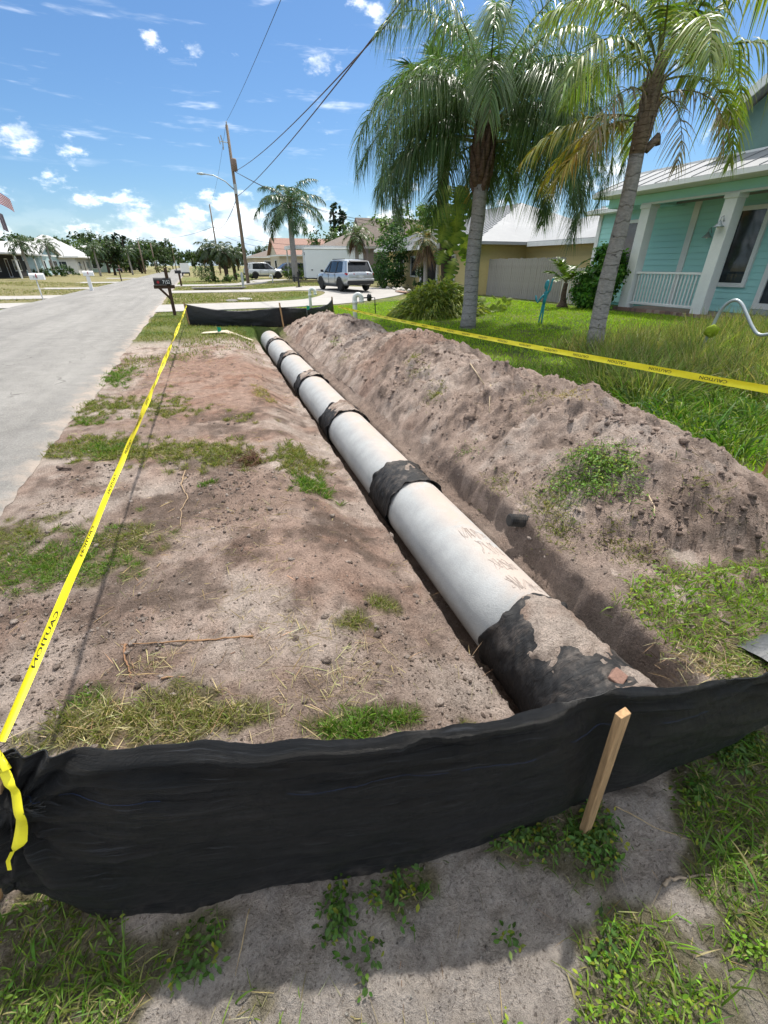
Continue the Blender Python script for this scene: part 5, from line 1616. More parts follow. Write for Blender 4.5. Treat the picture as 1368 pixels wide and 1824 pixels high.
def split_leaf(parent, base, tip, w, col):
    """big pothos leaf with notched edge and pale veins' worth of fold"""
    base, tip = Vector(base), Vector(tip)
    ax = (tip - base); L_ = ax.length; ax.normalize()
    view = Vector((-0.5, -0.8, 0.5)).normalized()
    sd_ = ax.cross(view).normalized(); nr = sd_.cross(ax)
    V = []; F = []
    m = 22
    for i in range(m + 1):
        t = i / m
        ww = w * 0.5 * math.sin(math.pi * min(1, t * 0.93 + 0.05)) ** 0.75 * (1.12 if i % 4 < 3 else 0.45)
        c = base + ax * L_ * t + nr * (0.10 * L_ * math.sin(math.pi * t)) + Vector((0, 0, -0.06 * L_ * t * t))
        V += [c - sd_ * ww - nr * 0.12 * ww, c, c + sd_ * ww - nr * 0.12 * ww]
    for i in range(m):
        o = i * 3; F += [(o, o + 1, o + 4, o + 3), (o + 1, o + 2, o + 5, o + 4)]
    n = len(V)
    colr = np.tile(np.array(col), (n, 1)) * (1 + rng.normal(0, 0.12, (n, 1)))
    colr[1::3] = np.array((0.25, 0.30, 0.05))
    o = npmesh('vine_leaf', np.array([v[:] for v in V]), np.array(F), None, LEAF, np.clip(colr, 0, 1), True)
    o.parent = parent; o.matrix_parent_inverse = Matrix.Translation(-parent.location)


for (u, v, u2, v2, w) in ((800, 362, 785, 398, 0.7), (815, 355, 812, 410, 0.75), (795, 395, 783, 430, 0.6), (820, 390, 800, 452, 0.7), (783, 372, 772, 405, 0.55), (820, 415, 838, 462, 0.6), (826, 425, 842, 476, 0.6), (792, 445, 780, 470, 0.5), (802, 425, 788, 440, 0.5), (810, 460, 798, 500, 0.5), (838, 355, 846, 385, 0.5), (800, 330, 790, 358, 0.6), (822, 330, 812, 358, 0.6)):
    split_leaf(fp, aty(u, v, fy - 0.45), aty(u2, v2, fy - 0.6), w, (0.075, 0.15, 0.02) if w > 0.55 else (0.05, 0.11, 0.02))
# hanging orange seed stalk
part(MB().lathe([(0.02, -0.5), (0.16, -0.3), (0.2, 0.0), (0.12, 0.25), (0.03, 0.35)], tuple(aty(828, 352, fy - 0.3)), 10), 'seed_cluster', mat('orange_seed', (0.5, 0.28, 0.03), 0.8, 0.3, 20, 0.03, 25), fp)

# bromeliad / spider lily mass round its foot
c = g(785, 562, 0.1)
bh = empty('strap_leaf_bush', (c.x + 0.2, c.y + 0.6, 0.08), 'wide mound of yellow green strap leaves round the fan palm foot', 'bush')
A = Acc()
n = 5200
th = rng.uniform(0, 6.28, n); rr = np.sqrt(rng.random(n))
bx = c.x + 0.2 + 1.75 * rr * np.cos(th); by = c.y + 0.6 + 1.2 * rr * np.sin(th)
hz = 1.5 * (1 - rr ** 1.7) * rng.uniform(0.45, 1.0, n) + 0.05
base_ = np.stack([bx, by, surf_h(bx, by) + hz * 0.75], 1)
dd = np.stack([np.cos(th) * (0.4 + rr) + rng.normal(0, 0.5, n), np.sin(th) * (0.4 + rr) + rng.normal(0, 0.5, n), rng.uniform(0.3, 1.3, n)], 1)
V, Q_, T_, per = ribbons(base_, dd, rng.uniform(0.3, 0.55, n), rng.uniform(0.03, 0.055, n), rng.uniform(0.5, 1.1, n), nseg=4)
A.add(V, Q_, T_, per, tint(n, per, (0.13, 0.19, 0.03), 0.32, (0.38, 0.40, 0.06), 0.65))
o = A.build('leaves', LEAF); o.parent = bh; o.matrix_parent_inverse = Matrix.Translation(-bh.location)
c2 = g(878, 558, 0.1)
bh2 = empty('vine_bush', (c2.x, c2.y, 0.08), 'low yellow green vine leaves just right of the queen palm trunk', 'bush')
for k in range(26):
    a = Vector((c2.x + random.gauss(0, 0.35), c2.y + random.gauss(0, 0.25), 0.15 + random.random() * 0.5))
    split_leaf(bh2, a, a + Vector((random.gauss(0, 0.2), random.gauss(-0.05, 0.1), random.uniform(-0.3, 0.1))), 0.24, (0.13, 0.19, 0.025))


def simple_palm(name, label, x, y, h, L_, nf, col, r=0.12, skirt=False, lw=0.03, ll=0.5, n=90, bend=105, e_lo=-5, trunk=None, droop=0.7, plume=0.2, tipcol=None, tipp=0.0, group=None, belly=0):
    z0 = H1(x, y)
    root = empty(name, (x, y, z0), label, 'palm tree', group)
    pts = [Vector((x + 0.02 * math.sin(k), y, z0 - 0.1 + k * (h + 0.1) / 7)) for k in range(8)]
    rad = [r * (1.3 - 0.07 * k) * (1 + belly * math.exp(-((k - 0.8) / 1.0) ** 2)) for k in range(8)]
    part(wob_tube(pts, rad, 10, 0.02, 2), 'trunk', trunk or PT1, root)
    for k in range(nf):
        lv = k / nf; az = k * 2.399 + random.uniform(-0.15, 0.15)
        frond(root, (x, y, z0 + h), az, R(80 - (80 - e_lo) * lv), R(bend + random.uniform(-10, 10)), L_ * random.uniform(0.85, 1.1), ll, lw, n, droop, col, plume=plume, rach=0.02 * L_ / 2, tipcol=tipcol, tipp=tipp)
    if skirt:
        A = Acc(); n_ = 260
        th = rng.uniform(0, 6.28, n_)
        b_ = np.stack([x + r * 1.2 * np.cos(th), y + r * 1.2 * np.sin(th), z0 + h - rng.uniform(0, 0.5, n_)], 1)
        V, Q_, T_, per = ribbons(b_, np.stack([np.cos(th) * 0.5, np.sin(th) * 0.5, -np.ones(n_) * 0.6], 1), rng.uniform(0.5, 1.1, n_), np.full(n_, 0.06), rng.uniform(0.2, 0.7, n_), nseg=3)
        A.add(V, Q_, T_, per, tint(n_, per, (0.17, 0.115, 0.075), 0.25))
        o = A.build('dead_skirt', STRAW); o.parent = root; o.matrix_parent_inverse = Matrix.Translation(-root.location)
    return root


simple_palm('royal_palm', 'tall royal palm with pale trunk between the white trailer and the utility pole', *aty(527, 503, 51).xy, 6.3, 3.9, 19, (0.06, 0.115, 0.045), 0.26, lw=0.055, ll=0.85, n=200, bend=95, e_lo=-8, droop=0.75, plume=0.35)
simple_palm('date_palm', 'small date palm with brown dead skirt before the yellow house', 12.9, 26.6, 2.75, 1.15, 22, (0.11, 0.15, 0.055), 0.11, True, 0.03, 0.3, 70, 80, -30, droop=0.3, tipcol=(0.4, 0.22, 0.07), tipp=0.4)
simple_palm('date_palm', 'small shaggy palm behind the silver car beside the big hedge', 13.2, 40.5, 3.6, 1.7, 18, (0.09, 0.14, 0.05), 0.16, True, 0.05, 0.4, 60, 95, -30, droop=0.4)
simple_palm('bottle_palm', 'young palm with swollen brown trunk beside the grey fence', *g(1000, 548, 0.2).xy, 0.85, 1.2, 8, (0.085, 0.14, 0.02), 0.10, False, 0.045, 0.32, 80, 60, 25, trunk=BOOT, droop=0.15, plume=0.15, belly=0.9)
for i, (x, y, h, L_) in enumerate(((2.2, 62, 3.2, 1.9), (3.6, 60, 3.0, 1.8), (5.0, 66, 2.8, 1.7))):
    simple_palm('cabbage_palm', ('leftmost', 'middle', 'rightmost')[i] + ' of three bushy palms beyond the utility pole', x, y, h, L_, 20, (0.055, 0.085, 0.03), 0.2, True, 0.09, 0.5, 50, 100, -35, trunk=DBARK, group='bushy palms beyond the pole')
for i, (x, y, h, L_, lab) in enumerate(((-17.0, 66, 3.4, 1.9, 'thin palm standing on the lawn before the pale blue house'), (-19.5, 88, 4.0, 2.4, 'wide palm beside the round hedge across the street'), (-13.2, 86, 3.6, 1.9, 'leaning thin palm past the white mailbox across the street'), (-10.6, 104, 3.8, 2.0, 'small palm at the tree line across the street'))):
    simple_palm('garden_palm', lab, x, y, h, L_, 16, (0.05, 0.09, 0.03), 0.13, False, 0.08, 0.5, 44, 100, -15, group='palms across the street')


# ------------------------------------------------------------------ leafy trees and shrubs
def leafy(name, label, x, y, z0, lobes, leaf, n, col, cat='tree', trunk=None, group=None, col2=None, p2=0.3, gaps=0.55, dark=0.0):
    """trunk, limbs and a crown of leaf-sized faces gathered in twig clumps. lobes: (dx,dy,dz,rx,ry,rz)"""
    root = empty(name, (x, y, z0), label, cat, group)
    if trunk:
        h, r = trunk
        mb = MB()
        mb.tube([(x, y, z0 - 0.2), (x + 0.05, y, z0 + h * 0.5), (x - 0.04, y, z0 + h)], [r * 1.2, r, r * 0.75], 9)
        for (dx, dy, dz, rx, ry, rz) in lobes:
            mb.tube([(x, y, z0 + h * 0.8), (x + dx * 0.5, y + dy * 0.5, z0 + (h + dz) * 0.5 + 0.15), (x + dx, y + dy, z0 + dz)], [r * 0.6, r * 0.4, r * 0.15], 6)
        part(mb, 'trunk', DBARK, root)
    A = Acc()
    vol = np.array([l[3] * l[4] * l[5] for l in lobes]) ** (2 / 3); vol /= vol.sum()
    for l, w in zip(lobes, vol):
        m = max(30, int(n * w)); cl = max(6, m // 26)
        d = unit(rng.normal(size=(cl, 3))); rad = rng.uniform(gaps, 1.05, (cl, 1))
        cc = d * rad * np.array(l[3:]) + np.array((x + l[0], y + l[1], z0 + l[2]))
        k = rng.integers(0, cl, m)
        sp_ = 0.26 * min(l[3:])
        p = cc[k] + rng.normal(0, sp_ * 0.55, (m, 3))
        p[:, 2] = np.maximum(p[:, 2], z0 + 0.04)
        nor = d[k] + rng.normal(0, 0.6, (m, 3)) + np.array([0, 0, 0.5])
        V, Q_, T_, per = leaves(p, nor, leaf * rng.uniform(0.6, 1.3, m), 0.55)
        c = tint(m, per, col, 0.22, col2, p2)
        shade = np.repeat(1 + rng.normal(0, 0.22, cl)[k], per)[:, None]
        A.add(V, Q_, T_, per, np.clip(c * np.clip(shade, 0.5, 1.6), 0.003, 0.9))
    o = A.build('crown' if trunk else 'foliage', LEAF); o.parent = root; o.matrix_parent_inverse = Matrix.Translation(-root.location)
    return root


leafy('hibiscus_shrub', 'bright green leafy shrub at the porch corner of the teal house', *g(1055, 550, 0.2).xy, 0.2, [(0, 0, 0.75, 0.75, 0.7, 0.75), (0.35, -0.2, 1.35, 0.55, 0.5, 0.6), (-0.35, 0.2, 0.6, 0.5, 0.5, 0.5), (0.2, 0.1, 1.75, 0.4, 0.4, 0.35)], 0.12, 10000, (0.065, 0.18, 0.018), 'shrub', col2=(0.16, 0.30, 0.03))
leafy('hedge_tree', 'dense dark green hedge tree right of the silver car', 13.0, 32.4, 0.2, [(0, 0, 1.1, 1.3, 1.2, 1.2), (0.2, 0, 2.4, 1.2, 1.1, 1.1), (-0.8, -0.4, 1.0, 0.8, 0.8, 1.0), (0.5, 0.3, 3.2, 0.8, 0.8, 0.6)], 0.17, 4200, (0.03, 0.085, 0.018), 'shrub', col2=(0.09, 0.15, 0.03))
leafy('column_shrub', 'narrow clipped dark shrub by the yellow house window', 13.6, 28.6, 0.2, [(0, 0, 0.7, 0.55, 0.55, 0.75), (0.05, 0, 1.5, 0.5, 0.5, 0.65)], 0.11, 1500, (0.035, 0.08, 0.02), 'shrub')
leafy('yellow_shrub', 'small yellow green shrub at the corner of the yellow house', 13.9, 33.2, 0.2, [(0, 0, 0.5, 0.5, 0.5, 0.55)], 0.12, 500, (0.12, 0.16, 0.03), 'shrub')
leafy('background_tree', 'yellow green tree behind the roof of the yellow house', 19, 44, 0, [(0, 0, 4.6, 2.4, 2.2, 1.6), (2, 0, 5.2, 2.2, 2, 1.5), (-2, 0, 4.2, 1.6, 1.6, 1.3)], 0.3, 2600, (0.10, 0.17, 0.03), trunk=(3.2, 0.2))
leafy('background_tree', 'dark round tree behind the brown shingle roof', 24, 72, 0, [(0, 0, 5.4, 2.6, 2.4, 1.9), (-1.6, 0, 4.2, 1.6, 1.6, 1.4)], 0.3, 2200, (0.04, 0.085, 0.025), trunk=(3.4, 0.22))
for i, (u, Y_, htop) in enumerate(((597, 110, aty(597, 366, 110).z), (613, 110, aty(613, 370, 110).z))):
    p = aty(u, 440, Y_)
    leafy('norfolk_pine', ('taller left', 'shorter right')[i] + ' one of two narrow dark pines above the brown roof', p.x, Y_, 0, [(0, 0, htop * k, 1.25 - 0.06 * j, 1.25 - 0.06 * j, 1.2) for j, k in enumerate((0.42, 0.52, 0.62, 0.71, 0.80, 0.88, 0.95))], 0.45, 1800, (0.02, 0.045, 0.02), trunk=(htop * 0.9, 0.3), group='two narrow pines')
leafy('background_tree', 'low round tree behind the brown gable roof', 20.5, 78, 0, [(0, 0, 4.8, 3.2, 3, 2.2), (3, 0, 4.2, 2.4, 2.4, 1.8)], 0.4, 1800, (0.06, 0.10, 0.03), trunk=(3, 0.25))
# clipped hedges before the brown roofed house
leafy('hedge', 'long clipped yellow green hedge behind the royal palm trunk', 12.0, 53.6, 0.2, [(dx, 0, 0.75, 0.75, 0.6, 0.75) for dx in (-2.4, -1.6, -0.8, 0, 0.8, 1.6, 2.4)], 0.14, 3000, (0.08, 0.14, 0.02), 'hedge')
leafy('hedge', 'short dark hedge in front of the far white car', 8.9, 57, 0.2, [(dx, 0, 0.6, 0.7, 0.6, 0.7) for dx in (1.4, 2.0, 2.6)], 0.14, 1200, (0.04, 0.075, 0.02), 'hedge')
leafy('hedge', 'low clipped hedge at the roadside beyond the culvert', 3.9, 56, 0.0, [(dx, 0, 0.45, 0.7, 0.6, 0.45) for dx in (-2.1, -1.2, -0.3, 0.6, 1.5)], 0.13, 1600, (0.055, 0.10, 0.02), 'hedge')
leafy('round_bush', 'round clipped bush at the right edge of the road', 1.3, 60, 0.0, [(0, 0, 0.85, 1.2, 1.1, 0.95)], 0.13, 1400, (0.045, 0.085, 0.02), 'bush')
# trees across the street and down the road
tl = [(-30, 112, 5.6, 5.4), (-37, 104, 5.4, 5.6), (-44, 100, 5.4, 5.5), (-24, 128, 6.6, 6.5), (-19, 138, 7.8, 6.6), (-15.5, 112, 5.4, 3.4), (-13.5, 128, 6.2, 4.0), (-12, 150, 7.0, 5), (-10.5, 122, 5.2, 3.4), (-10, 170, 8, 5.4), (-9.5, 210, 9, 6), (-8.5, 260, 9, 7), (-7.2, 330, 9, 8), (5, 330, 9, 8), (-12.5, 96, 4.6, 2.2), (-17, 122, 6.4, 4), (-33, 128, 7.4, 5.5), (-27, 150, 7.0, 6.5), (-22, 160, 9.2, 6.0), (-14.5, 176, 9.4, 5.5), (-11.5, 140, 5.0, 3.4), (3.5, 150, 5.2, 3.2), (8.0, 128, 4.6, 3.4), (12.5, 150, 6.5, 4.5), (18, 135, 6.0, 4.5), (1.5, 230, 7.0, 5.0)]
for i, (x, y, h, r) in enumerate(tl):
    gcol_ = [(0.032, 0.068, 0.022), (0.045, 0.08, 0.025), (0.03, 0.055, 0.022), (0.055, 0.095, 0.03)][i % 4]
    lab = ['dark leafy tree', 'mid green leafy tree', 'blackish green leafy tree', 'lighter green leafy tree'][i % 4] + ' ' + ['farthest left behind the white roofs', 'behind the flag house roof', 'at the left picture edge behind the flag', 'behind the second white roof', 'tallest over the white roofed houses', 'before the pink house across the street', 'right of the white roofs across the street', 'in the middle of the left tree line', 'above the dark mailbox across the street', 'halfway down the left of the road', 'far down the left of the road', 'closing the view left of the road end', 'smallest at the very end of the road', 'just right of the far road end', 'small and near the thin palm across the street', 'behind the leaning palm across the street', 'rising above the flag house ridge', 'in the gap between the first white roofs', 'tall at the back of the left tree line', 'tall where the left tree line nears the road', 'low at the roadside end of the left tree line', 'just right of the road behind the three bushy palms', 'low beyond the three bushy palms', 'behind the far grey roofed house', 'rightmost behind the far red roof', 'small and far off on the right of the road end'][i]
    rt_ = random.Random(50 + i); lob = [(0, 0, h * 0.72, r * 0.7, r * 0.7, h * 0.28)]
    for q in range(rt_.randint(4, 7)):
        a_ = rt_.uniform(0, 6.28); d_ = r * rt_.uniform(0.35, 0.95); z_ = h * rt_.uniform(0.28, 0.92); w_ = r * rt_.uniform(0.28, 0.6)
        lob.append((d_ * math.cos(a_), d_ * math.sin(a_) * 0.5, z_, w_, w_, min(h * rt_.uniform(0.14, 0.26), z_ * 0.8)))
    leafy('street_tree', lab, x, y, 0, lob, 0.30 + y * 0.0012, 2600, gcol_, trunk=(h * 0.45, 0.2), group='trees across the street', col2=(0.10, 0.13, 0.04), gaps=0.35)
for i, (u, h, Y_) in enumerate(((200, 6.6, 120), (213, 7.4, 120), (228, 7.0, 124))):
    p = aty(u, 470, Y_)
    leafy('ragged_pine', ('left', 'middle', 'right')[i] + ' one of three ragged thin pines over the left tree line', p.x, Y_, 0, [(0.4 * math.sin(k * 2.1), 0, h * (0.5 + 0.12 * k), 1.0, 1.0, 0.6) for k in range(5)], 0.34, 900, (0.025, 0.045, 0.025), trunk=(h * 0.92, 0.16), group='ragged pines across the street', gaps=0.2)
for i, (u, Y_, w, h, lab) in enumerate(((120, 84, 1.6, 1.3, 'big round clipped hedge bush before the pale blue house'), (98, 84, 1.1, 1.0, 'smaller round hedge bush before the pale blue house'), (70, 82, 1.0, 1.0, 'dark bush left of the round hedges across the street'), (290, 112, 1.6, 1.3, 'pale bush at the roadside below the tree line'))):
    p = aty(u, 492, Y_)
    leafy('garden_bush', lab, p.x, Y_, 0.2, [(0, 0, h * 0.55, w, w, h * 0.6), (w * 0.5, 0, h * 0.5, w * 0.7, w * 0.7, h * 0.5)], 0.2, 700, (0.04, 0.085, 0.02) if i != 3 else (0.10, 0.11, 0.04), 'bush')

# ------------------------------------------------------------------ buildings
def roof_mesh(x0, x1, y0, y1, ze, zr, kind, along, inset=None, thick=0.14):
    """hip or gable roof over an eave rectangle, ridge along 'x' or 'y'"""
    mb = MB()
    if along == 'y':
        xm = (x0 + x1) / 2; ins = (x1 - x0) / 2 * 0.9 if inset is None else inset
        if kind == 'gable': ins = 0
        a, b = (xm, y0 + ins, zr), (xm, y1 - ins, zr)
        vs = [(x0, y0, ze), (x1, y0, ze), (x1, y1, ze), (x0, y1, ze), a, b]
        fs = [(0, 1, 4), (1, 2, 5, 4), (2, 3, 5), (3, 0, 4, 5)]
    else:
        ym = (y0 + y1) / 2; ins = (y1 - y0) / 2 * 0.9 if inset is None else inset
        if kind == 'gable': ins = 0
        a, b = (x0 + ins, ym, zr), (x1 - ins, ym, zr)
        vs = [(x0, y0, ze), (x1, y0, ze), (x1, y1, ze), (x0, y1, ze), a, b]
        fs = [(0, 1, 5, 4), (1, 2, 5), (2, 3, 4, 5), (3, 0, 4)]
    n = len(vs)
    if kind == 'gable':
        fs = [f for f in fs if len(f) == 4]
    low = [(x, y, z - thick) for (x, y, z) in vs]
    mb.add(vs, fs)
    mb.add(low, [f[::-1] for f in fs])
    e = [(0, 1), (1, 2), (2, 3), (3, 0)]
    if kind == 'gable':
        e = [(3, 0), (1, 2), (0, 4), (4, 1), (2, 5), (5, 3)] if along == 'y' else [(0, 1), (2, 3), (1, 5), (5, 2), (3, 4), (4, 0)]
    for (i, j) in e: mb.add([vs[i], vs[j], low[j], low[i]], [(0, 1, 2, 3)])
    return mb


def opening(parent, kind, face, c0, c1, z0, z1, plane, frame=0.07, fmat=WHITE, pmat=GLASS, out=0.05, bars=0, name='window'):
    """window or door on a wall. face: '-x', '+x' (c along y) or '-y' (c along x); plane = wall coordinate"""
    def bx(a0, a1, b0, b1, d0, d1):
        mb = MB()
        s = 1 if face == '+x' else -1
        if face in ('-x', '+x'):
            xa, xb = sorted((plane + s * d0, plane + s * d1)); mb.box((xa, a0, b0), (xb, a1, b1))
        else:
            ya, yb = sorted((plane - d0, plane - d1)); mb.box((a0, ya, b0), (a1, yb, b1))
        return mb
    fr = MB()
    for (a0, a1, b0, b1) in ((c0 - frame, c0, z0 - frame, z1 + frame), (c1, c1 + frame, z0 - frame, z1 + frame), (c0, c1, z1, z1 + frame), (c0, c1, z0 - frame, z0)):
        q = bx(a0, a1, b0, b1, -0.02, out); fr.add(q.v, q.f)
    for k in range(bars):
        cc = c0 + (c1 - c0) * (k + 1) / (bars + 1); q = bx(cc - 0.02, cc + 0.02, z0, z1, -0.01, out * 0.8); fr.add(q.v, q.f)
    w = part(fr, name, fmat, parent, False)
    p = bx(c0, c1, z0, z1, 0.004, 0.012).build('pane' if name != 'door' else 'door_leaf', pmat)
    p.parent = w
    if name == 'door':
        hnd = bx(c0 + 0.06, c0 + 0.10, (z0 + z1) / 2 - 0.1, (z0 + z1) / 2 + 0.05, 0.012, 0.06).build('handle', GALV)
        hnd.parent = w
    return w


def house(name, label, x0, x1, y0, y1, z0, wh, wm, rm, kind, along, zr, over=0.5, group=None, fascia=WHITE, inset=None):
    root = empty(name, ((x0 + x1) / 2, (y0 + y1) / 2, z0), label, 'house', group)
    part(MB().box((x0, y0, z0 - 0.3), (x1, y1, z0 + wh)), 'wall', wm, root, False)
    part(roof_mesh(x0 - over, x1 + over, y0 - over, y1 + over, z0 + wh + 0.10, zr, kind, along, inset), 'roof', rm, root, False)
    f = MB()
    o = over + 0.012
    zz0, zz1 = z0 + wh - 0.12, z0 + wh + 0.085
    f.box((x0 - o, y0 - o, zz0), (x0 - o + 0.03, y1 + o, zz1)).box((x1 + o - 0.03, y0 - o, zz0), (x1 + o, y1 + o, zz1)).box((x0 - o + 0.03, y0 - o, zz0), (x1 + o - 0.03, y0 - o + 0.03, zz1)).box((x0 - o + 0.03, y1 + o - 0.03, zz0), (x1 + o - 0.03, y1 + o, zz1))
    part(f, 'fascia', fascia, root, False)
    if kind == 'gable':
        gm = MB()
        if along == 'y':
            xm = (x0 + x1) / 2
            for yy, t in ((y0, 0.05), (y1 - 0.05, 0.05)): gm.prism([(x0, z0 + wh), (x1, z0 + wh), (xm, zr - 0.25)], 'y', yy, yy + t)
        else:
            ym = (y0 + y1) / 2
            for xx, t in ((x0, 0.05), (x1 - 0.05, 0.05)): gm.prism([(y0, z0 + wh), (y1, z0 + wh), (ym, zr - 0.25)], 'x', xx, xx + t)
        part(gm, 'gable', wm, root, False)
    return root


# ---- teal house on the right
TX, WX = 14.6, 16.2          # porch front line, main wall line
th_ = empty('teal_house', (WX, 11, 0.2), 'teal lap sided house with white porch columns and metal roof', 'house')


def tpart(mb, name, m, smooth=False, bevel=0.0):
    o = part(mb, name, m, th_, smooth)
    if bevel:
        b = o.modifiers.new('bevel', 'BEVEL'); b.width = bevel; b.segments = 2; b.limit_method = 'ANGLE'
    return o


tpart(MB().box((WX + 0.03, 2.0, 0.0), (26, 17.0, 3.75)), 'wall', mat('teal_wall_core', (0.17, 0.47, 0.42), 0.7, 0.08))
tpart(MB().box((TX - 0.1 + 0.13, 2.0, -0.1), (WX + 0.03, 13.65, 0.285)), 'porch_floor', BRICK2)
# rowlock bricks along the porch edge, one object each sharing meshes
bms = []
for k in range(4):
    mb = MB().box((-0.055, -0.048, -0.1), (0.055, 0.048, 0.1)); me = mb.mesh('brick', (BRICK, BRICK2, BRICK, mat('brick_paver_dark', (0.20, 0.13, 0.11), 0.9, 0.3, 6, 0.006, 50))[k]); bms.append(me)
y = 13.62; k = 0
while y > 7.2:
    o = bpy.data.objects.new('brick', bms[random.randrange(4)]); COL.objects.link(o); o.parent = th_
    o.location = Vector((TX - 0.03 + random.uniform(-0.004, 0.004), y, 0.205 + random.uniform(-0.004, 0.004))) - th_.location
    if k % 1 == 0 and y < 10:
        o2 = bpy.data.objects.new('brick', bms[random.randrange(4)]); COL.objects.link(o2); o2.parent = th_
        o2.location = Vector((TX - 0.155, y, 0.10)) - th_.location; o2.rotation_euler = (0, 0, random.uniform(-0.02, 0.02))
    y -= 0.104; k += 1
# lap siding boards of the front wall
board = MB()
board.add([(0, 0, 0), (-0.022, 0, 0.002), (-0.006, 0, 0.2), (0, 0, 0.2), (0, 1, 0), (-0.022, 1, 0.002), (-0.006, 1, 0.2), (0, 1, 0.2)], [(0, 1, 2, 3), (7, 6, 5, 4), (1, 5, 6, 2), (0, 4, 5, 1), (2, 6, 7, 3)])
bme = board.mesh('siding_board', TEAL)
def boards(parent, mesh, plane, ya, yb, za, zb, st):
    z = za
    while z < zb - 0.05:
        o = bpy.data.objects.new('siding_board', mesh); COL.objects.link(o); o.parent = parent
        o.location = Vector((plane, ya, z)) - parent.location; o.scale = (1, yb - ya, min(st, zb - z) / 0.2)
        z += st
boards(th_, bme, WX + 0.029, 2.0, 17.0, 0.3, 3.74, 0.19)
# wall corner and recess trims
for (ya, yb) in ((16.86, 17.04), (12.62, 12.84)):
    tpart(MB().box((WX - 0.035, ya, 0.29), (WX + 0.02, yb, 3.74)), 'trim_board', WHITE)
# bump-out panel beside the recess so the two wall planes read
opening(th_, 'w', '-x', 14.95, 15.55, 1.15, 3.05, WX, 0.11, bars=0, out=0.06)
opening(th_, 'w', '-x', 10.42, 11.18, 1.15, 3.10, WX, 0.12, out=0.07)
opening(th_, 'd', '-x', 8.3, 9.7, 0.62, 3.0, WX, 0.16, out=0.06, pmat=GLASS)
tpart(MB().box((WX - 0.055, 8.13, 0.30), (WX - 0.008, 9.87, 0.45)), 'door_threshold', GALV)
# columns with caps and feet
for y1_ in (13.56, 10.70, 7.0):
    c = MB().box((TX, y1_ - 0.36, 0.288), (TX + 0.36, y1_, 3.42)); tpart(c, 'column', WHITE, False, 0.012)
    tpart(MB().box((TX - 0.03, y1_ - 0.39, 3.30), (TX + 0.39, y1_ + 0.03, 3.418)), 'column_cap', WHITE, False, 0.008)
# beam, teal frieze and white trims over the porch
tpart(MB().box((TX + 0.03, 2.0, 3.42), (TX + 0.33, 13.295, 3.70)), 'beam', TEAL)
tpart(MB().box((TX + 0.04, 13.605, 3.44), (WX + 0.02, 15.1, 3.70)), 'frieze', TEAL)
tpart(MB().box((TX + 0.005, 2.0, 3.40), (TX + 0.028, 13.6, 3.46)), 'beam_trim', WHITE)
tpart(MB().box((TX + 0.03, 13.3, 3.42), (WX, 13.6, 3.70)), 'side_beam', TEAL)
tpart(MB().box((TX - 0.45, 2.0, 3.705), (WX + 0.02, 15.2, 3.745)), 'soffit', WHITE)
gut = MB().prism([(TX - 0.60, 3.74), (TX - 0.46, 3.70), (TX - 0.44, 3.70), (TX - 0.44, 3.86), (TX - 0.60, 3.86)], 'y', 2.0, 15.3)
tpart(gut, 'gutter', WHITE)
tpart(MB().prism([(WX - 0.42, 3.46), (WX - 0.30, 3.42), (WX - 0.28, 3.42), (WX - 0.28, 3.57), (WX - 0.42, 3.57)], 'y', 15.35, 17.5), 'gutter', WHITE)
# railing
tpart(MB().box((TX + 0.12, 10.70, 1.38), (TX + 0.22, 13.2, 1.45)), 'top_rail', WHITE, False, 0.006)
tpart(MB().box((TX + 0.13, 10.70, 0.42), (TX + 0.21, 13.2, 0.50)), 'bottom_rail', WHITE, False, 0.006)
bal = MB().box((-0.02, -0.02, 0), (0.02, 0.02, 0.88)).mesh('baluster', WHITE)
for k in range(19):
    o = bpy.data.objects.new('baluster', bal); COL.objects.link(o); o.parent = th_
    o.location = Vector((TX + 0.17, 10.80 + k * 0.127, 0.50)) - th_.location
# porch roof panels with standing seams
sl = math.tan(R(19)); X0r = TX - 0.56; RL = 1.95
pan = MB()
pan.add([(0, 0, 0), (RL, 0, RL * sl), (RL, 0.60, RL * sl), (0, 0.60, 0), (0, 0, -0.03), (RL, 0, RL * sl - 0.03), (RL, 0.60, RL * sl - 0.03), (0, 0.60, -0.03)], [(0, 1, 2, 3), (7, 6, 5, 4), (0, 4, 5, 1), (2, 6, 7, 3), (3, 7, 4, 0)])
pan.add([(0, 0.6, 0.0), (RL, 0.6, RL * sl), (RL, 0.6, RL * sl + 0.025), (0, 0.6, 0.025), (0, 0.612, 0.0), (RL, 0.612, RL * sl), (RL, 0.612, RL * sl + 0.025), (0, 0.612, 0.025)], [(0, 1, 2, 3), (7, 6, 5, 4), (3, 2, 6, 7), (0, 3, 7, 4)])
pme = pan.mesh('roof_panel', ROOFM)
for k in range(21):
    o = bpy.data.objects.new('roof_panel', pme); COL.objects.link(o); o.parent = th_
    o.location = Vector((X0r, 14.64 - k * 0.62, 3.875)) - th_.location
tpart(MB().box((X0r + RL - 0.02, 2.0, 3.875 + RL * sl - 0.4), (X0r + RL + 0.02, 15.25, 3.875 + RL * sl + 0.05)), 'roof_flashing', WHITE)
tpart(MB().prism([(X0r + 0.05, 3.75), (X0r + RL, 3.75), (X0r + RL, 3.84 + RL * sl), (X0r + 0.05, 3.85)], 'y', 15.15, 15.22), 'porch_roof_end', WHITE)
# low roof behind over the left wing
tpart(roof_mesh(WX - 0.35, 27, 2.0, 17.45, 3.60, 4.85, 'hip', 'y', 4.6), 'roof', ROOFM)
